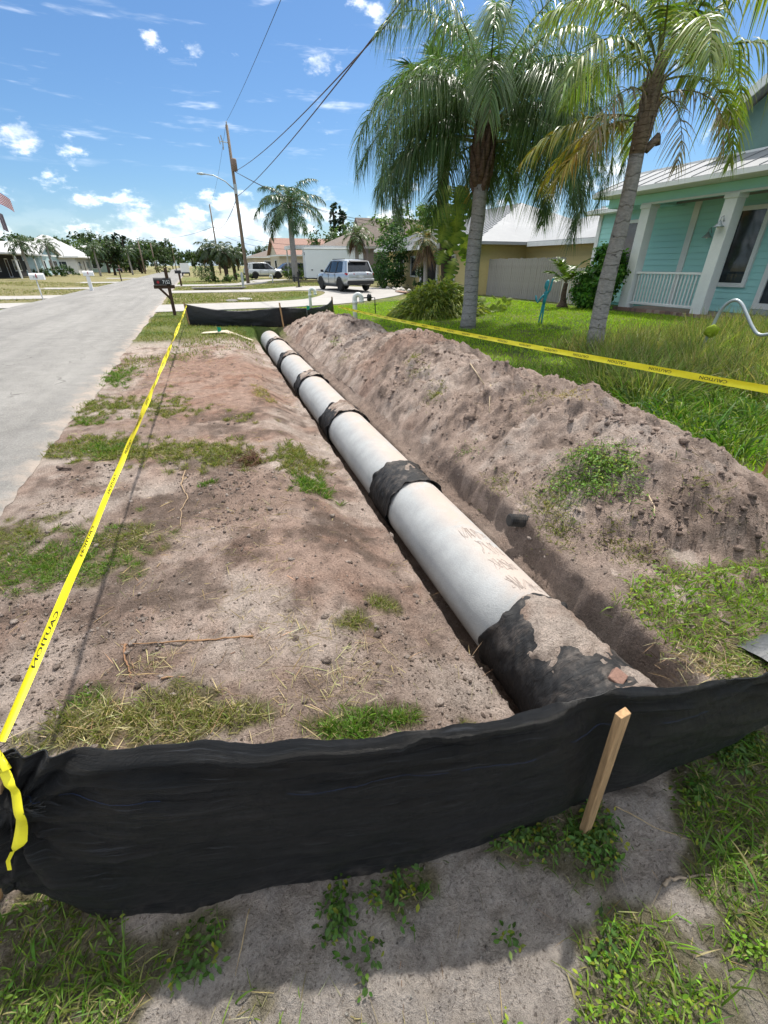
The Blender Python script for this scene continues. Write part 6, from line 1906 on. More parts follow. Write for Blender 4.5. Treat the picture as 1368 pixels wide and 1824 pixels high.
# upper storey with a gable to the road
SAGE = mat('sage_siding', (0.16, 0.27, 0.235), 0.7, 0.1, 3)
UX = 16.15
tpart(MB().box((UX, 2.0, 4.25), (25, 12.0, 5.6)), 'upper_wall', SAGE)
tpart(MB().prism([(2.0, 5.6), (12.0, 5.6), (7.0, 8.6)], 'x', UX, UX + 0.06), 'upper_gable', SAGE)
rf = MB(); bb = MB()
for s_ in (-1, 1):
    ya, za, yb, zb = 7.0 + s_ * 5.6, 5.50, 7.0, 8.86
    rf.add([(UX - 0.5, ya, za), (25.4, ya, za), (25.4, yb, zb), (UX - 0.5, yb, zb), (UX - 0.5, ya, za - 0.16), (25.4, ya, za - 0.16), (25.4, yb, zb - 0.16), (UX - 0.5, yb, zb - 0.16)], [(0, 1, 2, 3), (7, 6, 5, 4), (0, 4, 5, 1), (0, 3, 7, 4)])
    bb.add([(UX - 0.51, ya, za - 0.02), (UX - 0.55, ya, za - 0.02), (UX - 0.55, yb, zb - 0.02), (UX - 0.51, yb, zb - 0.02), (UX - 0.51, ya, za - 0.30), (UX - 0.55, ya, za - 0.30), (UX - 0.55, yb, zb - 0.30), (UX - 0.51, yb, zb - 0.30)], [(0, 1, 2, 3), (7, 6, 5, 4), (1, 5, 6, 2), (0, 4, 5, 1)])
tpart(rf, 'upper_roof', ROOFM); tpart(bb, 'barge_board', WHITE)
opening(th_, 'w', '-x', 5.8, 8.2, 4.9, 6.0, UX, 0.1)
# bell lamps
def lamp_bell(c, label):
    r = empty('wall_lamp', c, label, 'lamp')
    part(MB().tube([(c[0] + 0.09, c[1], c[2] + 0.02), (c[0] + 0.02, c[1], c[2] + 0.16), (c[0] - 0.06, c[1], c[2] + 0.12), (c[0] - 0.06, c[1], c[2] + 0.02)], 0.012, 6), 'arm', GALV, r)
    part(MB().lathe([(0.035, 0.03), (0.05, -0.01), (0.10, -0.07), (0.15, -0.115), (0.13, -0.115), (0.03, -0.03)], (c[0] - 0.06, c[1], c[2]), 14), 'shade', GALV, r)
    part(MB().lathe([(0.01, -0.06), (0.035, -0.09), (0.03, -0.13), (0.005, -0.15)], (c[0] - 0.06, c[1], c[2]), 10), 'bulb', WHITE, r)
lamp_bell((TX - 0.09, 10.52, 2.72), 'bell shaped lamp on the near white porch column')
lamp_bell((WX - 0.12, 11.95, 2.55), 'bell shaped lamp on the teal wall under the porch')

# ---- yellow house
yh = empty('yellow_house', (18, 29, 0.2), 'pale yellow lap sided house with grey white metal hip roof', 'house')
def ypart(mb, name, m, smooth=False): return part(mb, name, m, yh, smooth)
ypart(MB().box((14.53, 23.4, 0), (25, 37.0, 2.62)), 'wall', mat('yellow_wall_core', (0.56, 0.45, 0.21), 0.7, 0.08))
ypart(MB().box((17.53, 17.6, 0), (25, 23.4, 2.62)), 'wing_wall', mat('yellow_wall_core', (0.56, 0.45, 0.21)))
yme = board.mesh('siding_board', YSIDE)
boards(yh, yme, 14.529, 23.4, 28.2, 0.25, 2.6, 0.2)
boards(yh, yme, 14.529, 30.4, 37.0, 0.25, 2.6, 0.2)
boards(yh, yme, 17.529, 17.6, 23.4, 0.25, 2.6, 0.2)
ypart(MB().box((14.46, 28.2, 0.2), (14.525, 30.4, 2.6)), 'recess_shade', DARKSHADE)  # flat dark panel on the wall, the recess's shade put into its colour
for yy in (28.1, 30.5, 23.42, 36.9):
    ypart(MB().box((14.40, yy - 0.09, 0.2), (14.50, yy + 0.09, 2.6)), 'trim_post', WHITE)
opening(yh, 'w', '-x', 33.6, 35.0, 0.9, 2.2, 14.5, 0.09, bars=1)
opening(yh, 'w', '-x', 26.0, 27.0, 0.9, 2.1, 14.5, 0.09)
opening(yh, 'w', '-x', 31.2, 32.2, 1.0, 2.1, 14.5, 0.09)
ypart(roof_mesh(13.8, 25.8, 22.6, 37.8, 2.72, 5.0, 'hip', 'y', 5.0), 'roof', ROOFM)
ypart(roof_mesh(16.9, 25.7, 14.9, 24.6, 2.73, 4.4, 'hip', 'y', 4.2), 'wing_roof', ROOFM)
ypart(MB().box((13.74, 22.55, 2.50), (13.79, 37.85, 2.70)), 'gutter', WHITE)
ypart(MB().box((16.84, 14.85, 2.50), (16.89, 22.54, 2.70)), 'gutter', WHITE)
sm = MB()
for k in range(30):
    yy = 23.2 + k * 0.48
    # seams up the front slope
    t = min(1, max(0.05, min((yy - 22.6) / 5.0, (37.8 - yy) / 5.0)))
    sm.add([(13.8, yy, 2.72), (13.8 + 6.0 * t, yy, 2.72 + 2.28 * t), (13.8 + 6.0 * t, yy, 2.76 + 2.28 * t), (13.8, yy, 2.76), (13.8, yy + 0.03, 2.72), (13.8 + 6.0 * t, yy + 0.03, 2.72 + 2.28 * t), (13.8 + 6 * t, yy + 0.03, 2.76 + 2.28 * t), (13.8, yy + 0.03, 2.76)], [(0, 1, 2, 3), (7, 6, 5, 4), (3, 2, 6, 7)])
ypart(sm, 'roof_seam', ROOFM)
ypart(MB().tube([(13.85, 23.3, 2.55), (14.3, 23.35, 2.35), (14.42, 23.3, 2.2), (14.42, 23.3, 0.25)], 0.045, 8), 'downspout', WHITE, True)
# grey plank fence
pf = empty('plank_fence', (15.4, 20, 0.2), 'weathered grey plank fence between the yellow and teal houses', 'fence')
plk = MB().box((-0.012, -0.068, 0), (0.012, 0.068, 1.75)).mesh('plank', GREYWOOD)
yy = 22.9
while yy > 17.2:
    o = bpy.data.objects.new('plank', plk); COL.objects.link(o); o.parent = pf
    o.location = Vector((14.9 + random.uniform(-0.006, 0.006), yy, 0.18 + random.uniform(-0.02, 0.02))) - pf.location; o.rotation_euler = (0, 0, random.uniform(-0.04, 0.04))
    yy -= 0.15
part(MB().box((14.92, 17.2, 0.5), (14.96, 23.0, 0.6)).box((14.92, 17.2, 1.5), (14.96, 23.0, 1.6)), 'rail', GREYWOOD, pf, False)
# white shed door panel and pickets seen right of it
gt = empty('picket_gate', (14.9, 16.5, 0.2), 'pale vertical slat gate behind the young swollen trunk palm', 'gate')
slt = MB().box((-0.012, -0.035, 0), (0.012, 0.035, 1.35)).mesh('slat', mat('pale_slat', (0.55, 0.53, 0.49), 0.8, 0.12))
for k in range(17):
    o = bpy.data.objects.new('slat', slt); COL.objects.link(o); o.parent = gt
    o.location = Vector((14.9, 17.05 - k * 0.125, 0.2)) - gt.location
part(MB().box((14.92, 15.0, 0.5), (14.95, 17.1, 0.58)).box((14.92, 15.0, 1.2), (14.95, 17.1, 1.28)), 'rail', BLACKM, gt, False)
# stones and a board edging the drive
for k in range(16):
    a = Vector((12.6 + random.gauss(0, 0.35), 27.6 + k * 0.28, 0))
    m_ = MB(); m_.m = Mx((a.x, a.y, H1(a.x, a.y) + 0.07), random.uniform(0, 3), 0, 0, (random.uniform(0.12, 0.2), random.uniform(0.10, 0.16), random.uniform(0.08, 0.12)))
    m_.add([tuple(v * (1 + random.uniform(-0.2, 0.2))) for v in ICO_V], [tuple(t) for t in ICO_T])
    tag(m_.build('edging_stone', mat('pale_stone', (0.52, 0.49, 0.44), 0.9, 0.15), None, True), 'pale edging stone along the bed between the drive and the yellow house', 'stone', 'pale edging stones by the yellow house')
tag(MB().box((11.3, 25.6, 0.24), (11.6, 27.4, 0.29)).build('board', mat('pinkish_board', (0.40, 0.25, 0.18), 0.85, 0.2)), 'loose pinkish board lying at the drive edge by the strap leaf bush', 'board')

# ---- brown roofed house and its carport, farther on
bh_ = house('brown_roof_house', 'grey house with brown shingle gable roof behind the white trailer', 14.5, 26, 55, 66, 0.2, 2.7, GREYST, SHINGLE, 'hip', 'y', 5.6)
for (a, b) in ((57, 58.4), (60.5, 62), (63.6, 65)): opening(bh_, 'w', '-x', a, b, 1.1, 2.3, 14.5, 0.09, bars=1)
opening(bh_, 'w', '-y', 15.5, 17.2, 1.1, 2.3, 55, 0.09, bars=1)
bg_ = house('gable_house', 'brown gable roof house wing rising above the white trailer', 17, 25, 48.5, 54, 0.2, 3.0, mat('brown_siding', (0.20, 0.165, 0.145), 0.85, 0.1), SHINGLE, 'gable', 'x', 5.9, 0.4, fascia=mat('grey_fascia', (0.4, 0.38, 0.36), 0.7))
opening(bg_, 'w', '-x', 50.4, 52.2, 1.0, 2.3, 17, 0.08, bars=1)
cp = empty('carport', (14, 50, 0.2), 'flat white carport roof on thin posts over the white trailer', 'carport')
part(MB().box((9.6, 51.0, 3.05), (19.5, 54.5, 3.38)), 'roof', WHITE, cp, False)
for (x, y) in ((9.8, 51.2), (9.8, 54.3), (13.2, 54.3), (16.5, 51.2)): part(MB().box((x - 0.06, y - 0.06, 0.1), (x + 0.06, y + 0.06, 3.05)), 'post', WHITE, cp, False)
fh = house('red_roof_house', 'far cream house with red tile roof beyond the white car', 13.5, 24, 82, 92, 0.2, 2.8, CREAM, REDTILE, 'gable', 'x', 5.6)
opening(fh, 'w', '-x', 85, 87, 1.0, 2.3, 13.5, 0.1)
fh2 = house('grey_roof_house', 'far low grey roofed house at the right of the road end', 12, 24, 104, 118, 0.2, 2.8, CREAM, SHINGLE, 'hip', 'y', 5.0)
opening(fh2, 'w', '-y', 14, 16, 1.0, 2.3, 104, 0.1)

# ---- houses across the street (fronts face +x)
def left_house(label, y0, y1, xf, wm, rm, kind, zr, porch=False, along='y'):
    h = house('street_house', label, xf - 10, xf, y0, y1, 0.25, 2.7, wm, rm, kind, along, zr, 0.7, 'houses across the street')
    L_ = y1 - y0
    opening(h, 'w', '+x', y0 + L_ * 0.12, y0 + L_ * 0.26, 1.0, 2.2, xf, 0.1, bars=1)
    opening(h, 'w', '+x', y0 + L_ * 0.66, y0 + L_ * 0.86, 1.0, 2.2, xf, 0.1, bars=2)
    opening(h, 'd', '+x', y0 + L_ * 0.45, y0 + L_ * 0.45 + 1.0, 0.3, 2.3, xf, 0.08, pmat=DARKWOOD, name='door')
    opening(h, 'w', '-y', xf - 7, xf - 5.2, 1.0, 2.2, y0, 0.1, bars=1)
    opening(h, 'w', '-y', xf - 3.2, xf - 1.6, 1.0, 2.2, y0, 0.1, bars=1)
    if porch:
        part(MB().box((xf + 0.02, y0 - 0.5, 2.78), (xf + 3.2, y1 - 2, 2.95)), 'porch_roof', ROOFW, h, False)
        for yy in np.linspace(y0, y1 - 2.5, 4): part(MB().box((xf + 2.9, yy - 0.07, 0.2), (xf + 3.04, yy + 0.07, 2.78)), 'porch_post', WHITE, h, False)
    return h


h1 = left_house('large white roofed house with dark open porch behind the flagpole', 72, 86, -22.5, DARKSHADE, ROOFW, 'hip', 5.6, True)  # near-black wall colour carries the shade under the porch
left_house('pale blue house with low white roof behind the round hedges', 90, 102, -21.5, BLUEST, ROOFW, 'gable', 4.9, along='x')
left_house('white house with tall white hip roof and small gable', 108, 122, -20, WALLW, ROOFW, 'hip', 6.6)
left_house('grey white roofed house with pale green end wall', 128, 142, -17.5, mat('pale_green_stucco', (0.42, 0.55, 0.49), 0.85, 0.08), ROOFW, 'gable', 5.6, along='x')
left_house('pink house half hidden in the far left tree line', 150, 164, -17, mat('pink_stucco', (0.55, 0.36, 0.31), 0.85, 0.08), ROOFW, 'hip', 5.2)
left_house('beige house farthest down the left side of the road', 180, 196, -15, CREAM, SHINGLE, 'hip', 5.4)
left_house('white roofed house cut off by the left edge of the picture', 52, 66, -27, WALLW, ROOFW, 'hip', 5.4, True)

# ------------------------------------------------------------------ vehicles
def suv(label, loc, rz, paint, L_=4.95, W_=1.93, Hh=1.73, group=None, plate=True):
    root = empty('suv', loc, label, 'car', group, rz)
    sx, sy, sz = L_ / 4.95, W_ / 1.93, Hh / 1.73
    S = Matrix.Diagonal((sx, sy, sz, 1))

    def P(mb, name, m, smooth=False, parent=None, bevel=0.0, sub=0):
        mb.v = [tuple(S @ Vector(v)) for v in mb.v]
        o = mb.build(name, m, parent or root, smooth, bevel)
        if sub:
            q = o.modifiers.new('sub', 'SUBSURF'); q.levels = sub; q.render_levels = sub
        return o
    # lower body loft (x forward)
    st = [(-2.46, .74, .52, .98), (-2.42, .86, .46, 1.04), (-2.25, .93, .40, 1.06), (-1.9, .96, .33, 1.06), (-1.0, .955, .30, 1.03), (0, .95, .30, 1.01), (.9, .955, .30, 1.01), (1.35, .96, .32, 1.01), (1.9, .94, .36, .97), (2.25, .87, .42, .90), (2.42, .74, .48, .78), (2.46, .6, .52, .7)]
    rings = []
    for (x, w, zl, zb) in st:
        m = zl + (zb - zl) * 0.55
        half = [(0, zl), (w * .82, zl), (w * .96, zl + .08), (w, m - .12), (w, m + .05), (w * .965, zb - .10), (w * .90, zb - .015), (w * .72, zb + .01), (0, zb + .035)]
        ring = [(x, -a, b) for a, b in half] + [(x, a, b) for a, b in half[-2:0:-1]]
        rings.append(ring)
    mb = MB(); n = len(rings[0])
    mb.add([p for r in rings for p in r], [(i * n + k, i * n + (k + 1) % n, (i + 1) * n + (k + 1) % n, (i + 1) * n + k) for i in range(len(rings) - 1) for k in range(n)] + [tuple(range(n))[::-1], tuple((len(rings) - 1) * n + k for k in range(n))])
    body = P(mb, 'body', paint, True)
    # greenhouse glass
    gb = [(-2.28, .80), (-2.0, .87), (0, .87), (1.12, .84), (1.30, .60)]; gt = [(-1.98, .62), (-1.8, .69), (-0.2, .70), (0.30, .68), (0.42, .5)]
    zb, zt = 1.02, 1.62
    lo = [(x, -w, zb) for x, w in gb] + [(x, w, zb) for x, w in gb[::-1]]; hi = [(x, -w, zt) for x, w in gt] + [(x, w, zt) for x, w in gt[::-1]]
    m = len(lo)
    P(MB().add(lo + hi, [(k, (k + 1) % m, m + (k + 1) % m, m + k) for k in range(m)] + [tuple(range(m, 2 * m))]), 'window_band', CARGLASS, False, None, 0.02)
    # roof
    hr = []
    for (x, w, z) in ((-2.06, .56, 1.60), (-1.98, .645, 1.655), (-1.2, .70, 1.715), (-.3, .705, 1.73), (.2, .69, 1.69), (.46, .58, 1.615)):
        hr.append([(x, -w - .015, z - .09), (x, -w, z - .03), (x, -w * .6, z), (x, w * .6, z), (x, w, z - .03), (x, w + .015, z - .09)])
    P(MB().grid(hr), 'roof', paint, True)
    # pillars
    pl = MB()
    for s in (-1, 1):
        for (xb, xt, wd) in ((-1.92, -1.72, .22), (-2.30, -2.00, .10), (1.10, .28, .07)):
            yb, yt = s * .885, s * .712
            pl.add([(xb - wd, yb, zb - .03), (xb + wd, yb, zb - .03), (xt + wd * .8, yt, zt + .02), (xt - wd * .8, yt, zt + .02), (xb - wd, yb - s * .05, zb - .03), (xb + wd, yb - s * .05, zb - .03), (xt + wd * .8, yt - s * .05, zt + .02), (xt - wd * .8, yt - s * .05, zt + .02)], [(0, 1, 2, 3), (7, 6, 5, 4), (0, 3, 7, 4), (1, 5, 6, 2)])
    P(pl, 'pillar', paint)
    for s in (-1, 1):
        for xb in (-.75, .25): P(MB().add([(xb - .05, s * .882, zb), (xb + .05, s * .882, zb), (xb - .02, s * .714, zt), (xb - .12, s * .714, zt)], [(0, 1, 2, 3)]), 'door_pillar', PLASTIC)
    for s in (-1, 1):
        for xb in (-.78, .22, 1.22):
            P(MB().box((xb - .006, s * .957 - .012, .42), (xb + .006, s * .957 + .006, .98)), 'door_gap', BLACK)
        for xb in (-.70, .32): P(MB().box((xb, s * .955 - .015, .90), (xb + .2, s * .955 + .03, .935)), 'door_handle', paint)
        P(MB().box((-1.75, s * .70 - .02, 1.71), (.0, s * .70 + .02, 1.745)), 'roof_rail', PLASTIC)
        P(MB().add([(1.0, s * .90, 1.02), (1.14, s * .90, 1.02), (1.12, s * 1.10, 1.04), (1.0, s * 1.10, 1.04), (1.0, s * .93, 1.16), (1.1, s * .93, 1.16), (1.08, s * 1.10, 1.17), (1.0, s * 1.10, 1.17)], [(0, 3, 2, 1), (4, 5, 6, 7), (0, 1, 5, 4), (1, 2, 6, 5), (2, 3, 7, 6), (3, 0, 4, 7)]), 'mirror', PLASTIC, False, None, 0.02)
        # sill and arches
        P(MB().box((-1.0, s * .93 - .03, .24), (1.0, s * .93 + .035, .36)), 'sill', PLASTIC, False, None, 0.02)
        for xw in (-1.43, 1.45):
            arch = MB(); o_, i_ = .44, .37; k_ = 14
            vs = []
            for k in range(k_ + 1):
                t = math.pi * k / k_ * 1.12 - .19
                for rr, yy in ((o_, .955), (o_, .985), (i_, .985), (i_, .80)): vs.append((xw + rr * math.cos(t), s * yy, .37 + rr * math.sin(t)))
            arch.add(vs, [(k * 4 + j, k * 4 + j + 1, k * 4 + 5 + j, k * 4 + 4 + j) for k in range(k_) for j in range(3)])
            P(arch, 'wheel_arch', PLASTIC)
            P(MB().lathe([(.35, -.02), (.35, .015)], (xw, s * .945, .37), 20, 'y'), 'wheel_well', BLACK)
            y0 = s * .86
            w = P(MB().lathe([(.24, -.11), (.33, -.115), (.37, -.08), (.375, 0), (.37, .08), (.33, .115), (.24, .11)], (xw, y0, .375), 24, 'y'), 'wheel', RUBBER, True)
            rim = MB()
            rim.lathe([(.24, -.02), (.245, .10), (.225, .105), (.20, .05), (.0501, .045)], (xw, y0, .375), 20, 'y') if s > 0 else rim.lathe([(.24, .02), (.245, -.10), (.225, -.105), (.20, -.05), (.0501, -.045)], (xw, y0, .375), 20, 'y')
            P(rim, 'rim', PLASTIC, True, w)
            sp_ = MB()
            for k in range(5):
                t = 2 * math.pi * k / 5 + .3; d_ = Vector((math.cos(t), 0, math.sin(t))); q_ = Vector((-math.sin(t), 0, math.cos(t))); c_ = Vector((xw, y0 + s * .105, .375))
                a_ = [c_ + d_ * .02 - q_ * .05, c_ + d_ * .02 + q_ * .05, c_ + d_ * .225 + q_ * .035, c_ + d_ * .225 - q_ * .035]
                sp_.add([tuple(v) for v in a_] + [tuple(v - Vector((0, s * .05, 0))) for v in a_], [(0, 1, 2, 3), (7, 6, 5, 4), (0, 4, 5, 1), (1, 5, 6, 2), (2, 6, 7, 3), (3, 7, 4, 0)])
            P(sp_, 'spoke', ALLOY, False, w)
        # lights
        P(MB().add([(-2.475, s * .42, .93), (-2.475, s * .43, .985), (-2.36, s * .92, 1.01), (-2.20, s * .955, 1.0), (-2.20, s * .965, .94), (-2.38, s * .915, .90)], [(0, 1, 2, 5), (5, 2, 3, 4)]), 'tail_light', REDL)
        P(MB().add([(2.44, s * .5, .74), (2.43, s * .52, .84), (2.2, s * .90, .88), (2.24, s * .90, .80)], [(0, 1, 2, 3)]), 'headlight', mat('lamp_lens', (0.7, 0.72, 0.74), 0.15, 0.05))
    P(MB().box((-2.52, -.86, .40), (-2.30, .86, .60)), 'rear_bumper_trim', PLASTIC, False, None, 0.05)
    P(MB().box((-2.515, -.90, .60), (-2.35, .90, .72)), 'rear_bumper', paint, False, None, 0.04)
    P(MB().box((2.36, -.80, .36), (2.50, .80, .56)), 'front_bumper', PLASTIC, False, None, 0.05)
    P(MB().add([(-2.10, -.60, 1.665), (-2.10, .60, 1.665), (-2.30, .58, 1.60), (-2.30, -.58, 1.60), (-2.10, -.60, 1.60), (-2.10, .60, 1.60), (-2.28, .58, 1.565), (-2.28, -.58, 1.565)], [(0, 1, 2, 3), (7, 6, 5, 4), (3, 2, 6, 7), (0, 3, 7, 4), (1, 5, 6, 2)]), 'spoiler', PLASTIC)
    P(MB().add([(-2.275, -.78, 1.08), (-2.275, .78, 1.08), (-2.06, .62, 1.56), (-2.06, -.62, 1.56)], [(0, 1, 2, 3)]), 'rear_window', CARGLASS)
    P(MB().box((-2.487, -.30, .74), (-2.46, .30, .90)), 'plate_recess', paint)
    if plate: P(MB().box((-2.497, -.16, .765), (-2.488, .16, .875)), 'licence_plate', mat('plate', (0.5, 0.54, 0.56), 0.5, 0.3, 25))
    return root


suv('silver suv seen from behind parked on the curved concrete drive', (9.0, 30.6, H1(9.0, 30.6) + 0.032), R(90 + 9), SILVER)
suv('white suv seen side on in the far drive behind the hedge', (8.0, 60.5, 0.22), R(8), SILVER2, 4.6, 1.86, 1.7)
suv('dark green grey car half hidden behind the far white suv', (11.5, 64.5, 0.22), R(190), DARKCAR, 4.7, 1.9, 1.7)

# enclosed white trailer
t0, t1 = g(546, 503, 0.2), g(563, 505, 0.2)
trr = empty('cargo_trailer', (12.4, 47.6, 0.2), 'white enclosed cargo trailer behind the silver suv', 'trailer', rz=R(-6))
def tp(mb, n, m, b=0.0): return mb.build(n, m, trr, False, b)
tp(MB().box((-2.2, -1.1, 0.35), (3.4, 1.1, 2.72)), 'box_body', mat('trailer_white', (0.72, 0.75, 0.78), 0.35, 0.03, 2), 0.05)
tp(MB().box((-2.24, -1.14, 2.72), (3.44, 1.14, 2.84)), 'roof_cap', WHITE, 0.03)
tp(MB().box((-2.215, -0.6, 0.5), (-2.20, 0.6, 2.5)), 'door', mat('trailer_white', (0.72, 0.75, 0.78))).name = 'door'
tp(MB().box((-2.25, -0.75, 2.25), (-2.202, -0.62, 2.5)), 'latch', BLACKM)
tp(MB().box((-1.7, -1.13, 1.0), (-1.55, -1.102, 1.08)), 'side_handle', BLACKM)
tp(MB().box((-2.2, -1.12, 0.28), (3.4, 1.12, 0.35)), 'frame', BLACKM)
for xw in (0.3, 1.15):
    for s in (-1, 1): tp(MB().lathe([(.15, -.1), (.33, -.1), (.34, 0), (.33, .1), (.15, .1)], (xw, s * 1.05, .34), 20, 'y'), 'wheel', RUBBER)
tp(MB().tube([(-2.2, 0.5, .35), (-3.4, 0, .38), (-2.2, -0.5, .35)], 0.05, 6), 'tongue', BLACKM)
tp(MB().box((-3.35, -0.05, 0.0), (-3.25, 0.05, 0.6)), 'jack', BLACKM)

# box truck far down the road
bt = empty('box_truck', (-1.1, 90, 0.06), 'white box truck parked far down the right road edge', 'truck', rz=R(90)); bt.scale = (0.6, 0.6, 0.6)
for mb, n, m in ((MB().box((-3, -1.1, 0.9), (2.2, 1.1, 3.1)), 'cargo_box', WHITE), (MB().prism([(2.25, 0.6), (4.2, 0.6), (4.2, 1.4), (3.6, 2.3), (2.25, 2.3)], 'y', -0.95, 0.95), 'cab', WHITE), (MB().box((-3.05, -1.05, 0.55), (-2.6, 1.05, 0.9)), 'bumper', BLACKM), (MB().box((-2.6, -0.9, 0.6), (3.9, 0.9, 0.89)), 'chassis', BLACKM)):
    mb.build(n, m, bt)
for xw in (-1.8, 3.2):
    for s in (-1, 1): MB().lathe([(.2, -.14), (.42, -.14), (.44, 0), (.42, .14), (.2, .14)], (xw, s * .9, .45), 18, 'y').build('wheel', RUBBER, bt)

# ------------------------------------------------------------------ mailboxes
def mbox(name, label, loc, post, box_mat, post_mat, h=1.1, size=(0.5, 0.18, 0.2), kind=0, rz=0.0, group=None):
    r = empty(name, (loc[0], loc[1], H1(loc[0], loc[1])), label, 'mailbox', group, rz)
    l, w, hh = size
    # box long axis along x (opening to the road)
    prof = [(-w / 2, h)] + [(-w / 2 * math.cos(t), h + hh * 0.55 + hh * 0.45 * math.sin(t)) for t in np.linspace(0, math.pi, 9)] + [(w / 2, h)]
    bx_ = MB().prism(prof, 'x', -l * 0.62, l * 0.38).build('box', box_mat, r)
    MB().prism([(a * 1.04, h - 0.004 + (b - h) * 1.03) for a, b in prof], 'x', -l * 0.65, -l * 0.62).build('door', box_mat, bx_)
    MB().box((-0.1, w / 2, h + hh * 0.3), (-0.06, w / 2 + 0.012, h + hh * 0.95)).build('flag', mat('flag_red', (0.4, 0.02, 0.03), 0.5), bx_)
    return r, bx_


# stained wood post with arm and brace; number plate faces us
mp = g(312, 562, 0.0)
r, bx_ = mbox('wooden_post_mailbox', 'dark mailbox on a brown wooden post with white house number by the road', (mp.x, mp.y), 1, mat('mailbox_black', (0.02, 0.018, 0.017), 0.45, 0.2), DARKWOOD, 1.02, (0.56, 0.2, 0.23))
MB().box((-0.055, -0.055, -0.3), (0.055, 0.055, 1.52)).build('post', DARKWOOD, r, False, 0.006)
MB().box((-0.50, -0.05, 0.90), (0.20, 0.0549, 1.012)).build('arm', DARKWOOD, r, False, 0.006)
MB().prism([(-0.36, 0.90), (-0.26, 0.90), (-0.055, 0.66), (-0.055, 0.54)], 'y', -0.035, 0.035).build('brace', DARKWOOD, r)
bx_.location.x -= 0.10
pv, pfc = text_mesh('7152')
tl0 = pv[:, 0].max(); th0 = pv[:, 1].max()
MB().box((-0.18, -0.108, 1.045), (0.08, -0.1005, 1.185)).build('number_plate', mat('plate_dark', (0.01, 0.01, 0.012), 0.5), r)
MB().add([(-0.17 + 0.24 * v[0] / tl0, -0.112, 1.06 + 0.11 * v[1] / th0) for v in pv], pfc).build('house_number', mat('number_white', (0.75, 0.75, 0.75), 0.5, 0.03), r)
MB().lathe([(0.045, -0.115), (0.045, -0.101)], (-0.32, 0, 1.11), 14, 'y').build('red_reflector', mat('flag_red', (0.4, 0.02, 0.03)), r)
MB().box((-0.05, -0.03, 1.52), (0.05, 0.03, 1.56)).build('post_cap', DARKWOOD, r)
# white ones across the street
WMB = mat('mailbox_white', (0.78, 0.78, 0.77), 0.45, 0.05)
for i, (u, v, lab, thick) in enumerate(((77, 534, 'white mailbox on a thin white pole nearest across the street', 0.035), (164, 518, 'white mailbox on a broad white post second across the street', 0.10))):
    p = g(u, v, 0.03)
    r, b_ = mbox('white_mailbox', lab, (p.x, p.y), 0, WMB, WMB, 0.98, (0.62, 0.28, 0.3), rz=R(180), group='white mailboxes across the street')
    if thick < 0.05: MB().tube([(0, 0, -0.2), (0, 0, 0.98)], 0.03, 8).build('post', WMB, r, True)
    else: MB().box((-0.1, -0.1, -0.2), (0.1, 0.1, 0.975)).build('post', WMB, r)
    if i == 0:
        pv2, pf2 = text_mesh('7155')
        MB().add([(0.07 - 0.20 * v_[0] / pv2[:, 0].max(), 0.145, 1.04 + 0.11 * v_[1] / pv2[:, 1].max()) for v_ in pv2], pf2).build('house_number', BLACK, r)
p = g(240, 503, 0.02)
r, b_ = mbox('dark_mailbox', 'small dark mailbox on a dark post third across the street', (-8.1, 66), 0, BLACKM, DARKWOOD, 1.0, (0.55, 0.3, 0.3), rz=R(180)); MB().box((-0.06, -0.06, -0.2), (0.06, 0.06, 1.0)).build('post', DARKWOOD, r)
r, b_ = mbox('dark_mailbox', 'dark mailbox at the right road edge in front of the truck', (-1.15, 47.2), 0, BLACKM, DARKWOOD, 1.0, (0.5, 0.24, 0.26)); MB().box((-0.08, -0.08, -0.2), (0.08, 0.08, 1.0)).build('post', DARKWOOD, r)

# ------------------------------------------------------------------ utility poles and wires
def upole(label, x, y, h, lamp=False, gear=True):
    z0 = H1(x, y)
    r = empty('utility_pole', (x, y, z0), label, 'utility pole', 'wooden utility poles')
    MB().tube([(0, 0, -0.5), (0, 0, h * 0.5), (0, 0, h)], [0.17, 0.145, 0.11], 12).build('shaft', POLEWOOD, r, True)
    MB().lathe([(0.03, 0), (0.06, 0.05), (0.04, 0.12), (0.06, 0.16), (0.03, 0.25)], (0, 0, h), 10).build('top_insulator', mat('insulator_grey', (0.35, 0.35, 0.36), 0.35), r, True)
    if gear:
        MB().lathe([(0.10, -0.3), (0.24, -0.28), (0.24, 0.5), (0.2, 0.6), (0.06, 0.62)], (0.16, -0.24, h * 0.76), 14).build('transformer', mat('transformer_rust', (0.21, 0.15, 0.12), 0.7, 0.3), r, True)
        MB().tube([(0, 0, h * 0.90), (-0.45, 0, h * 0.905), (-0.75, 0, h * 0.905)], 0.035, 6).build('cutout_arm', GALV, r)
        MB().tube([(-0.62, 0, h * 0.94), (-0.52, 0, h * 0.90), (-0.55, 0, h * 0.86)], 0.05, 6).tube([(-0.82, 0, h * 0.93), (-0.75, 0, h * 0.89)], 0.04, 6).build('fuse_cutout', mat('insulator_grey', (0.35, 0.35, 0.36)), r)
        MB().box((-0.13, -0.30, h * 0.60), (0.13, -0.14, h * 0.66)).build('junction_box', GALV, r)
    if lamp:
        MB().tube([(0, 0, h * 0.62), (-0.8, -0.05, h * 0.675), (-1.7, -0.1, h * 0.705), (-2.5, -0.12, h * 0.71)], 0.045, 8).build('lamp_arm', GALV, r, True)
        hd_ = MB(); hd_.m = Mx((-2.75, -0.13, h * 0.71), 0, 0, 0, (0.42, 0.17, 0.10)); hd_.add([tuple(v) for v in ICO_V], [tuple(t) for t in ICO_T]); hd_.build('lamp_head', GALV, r, True)
    return r


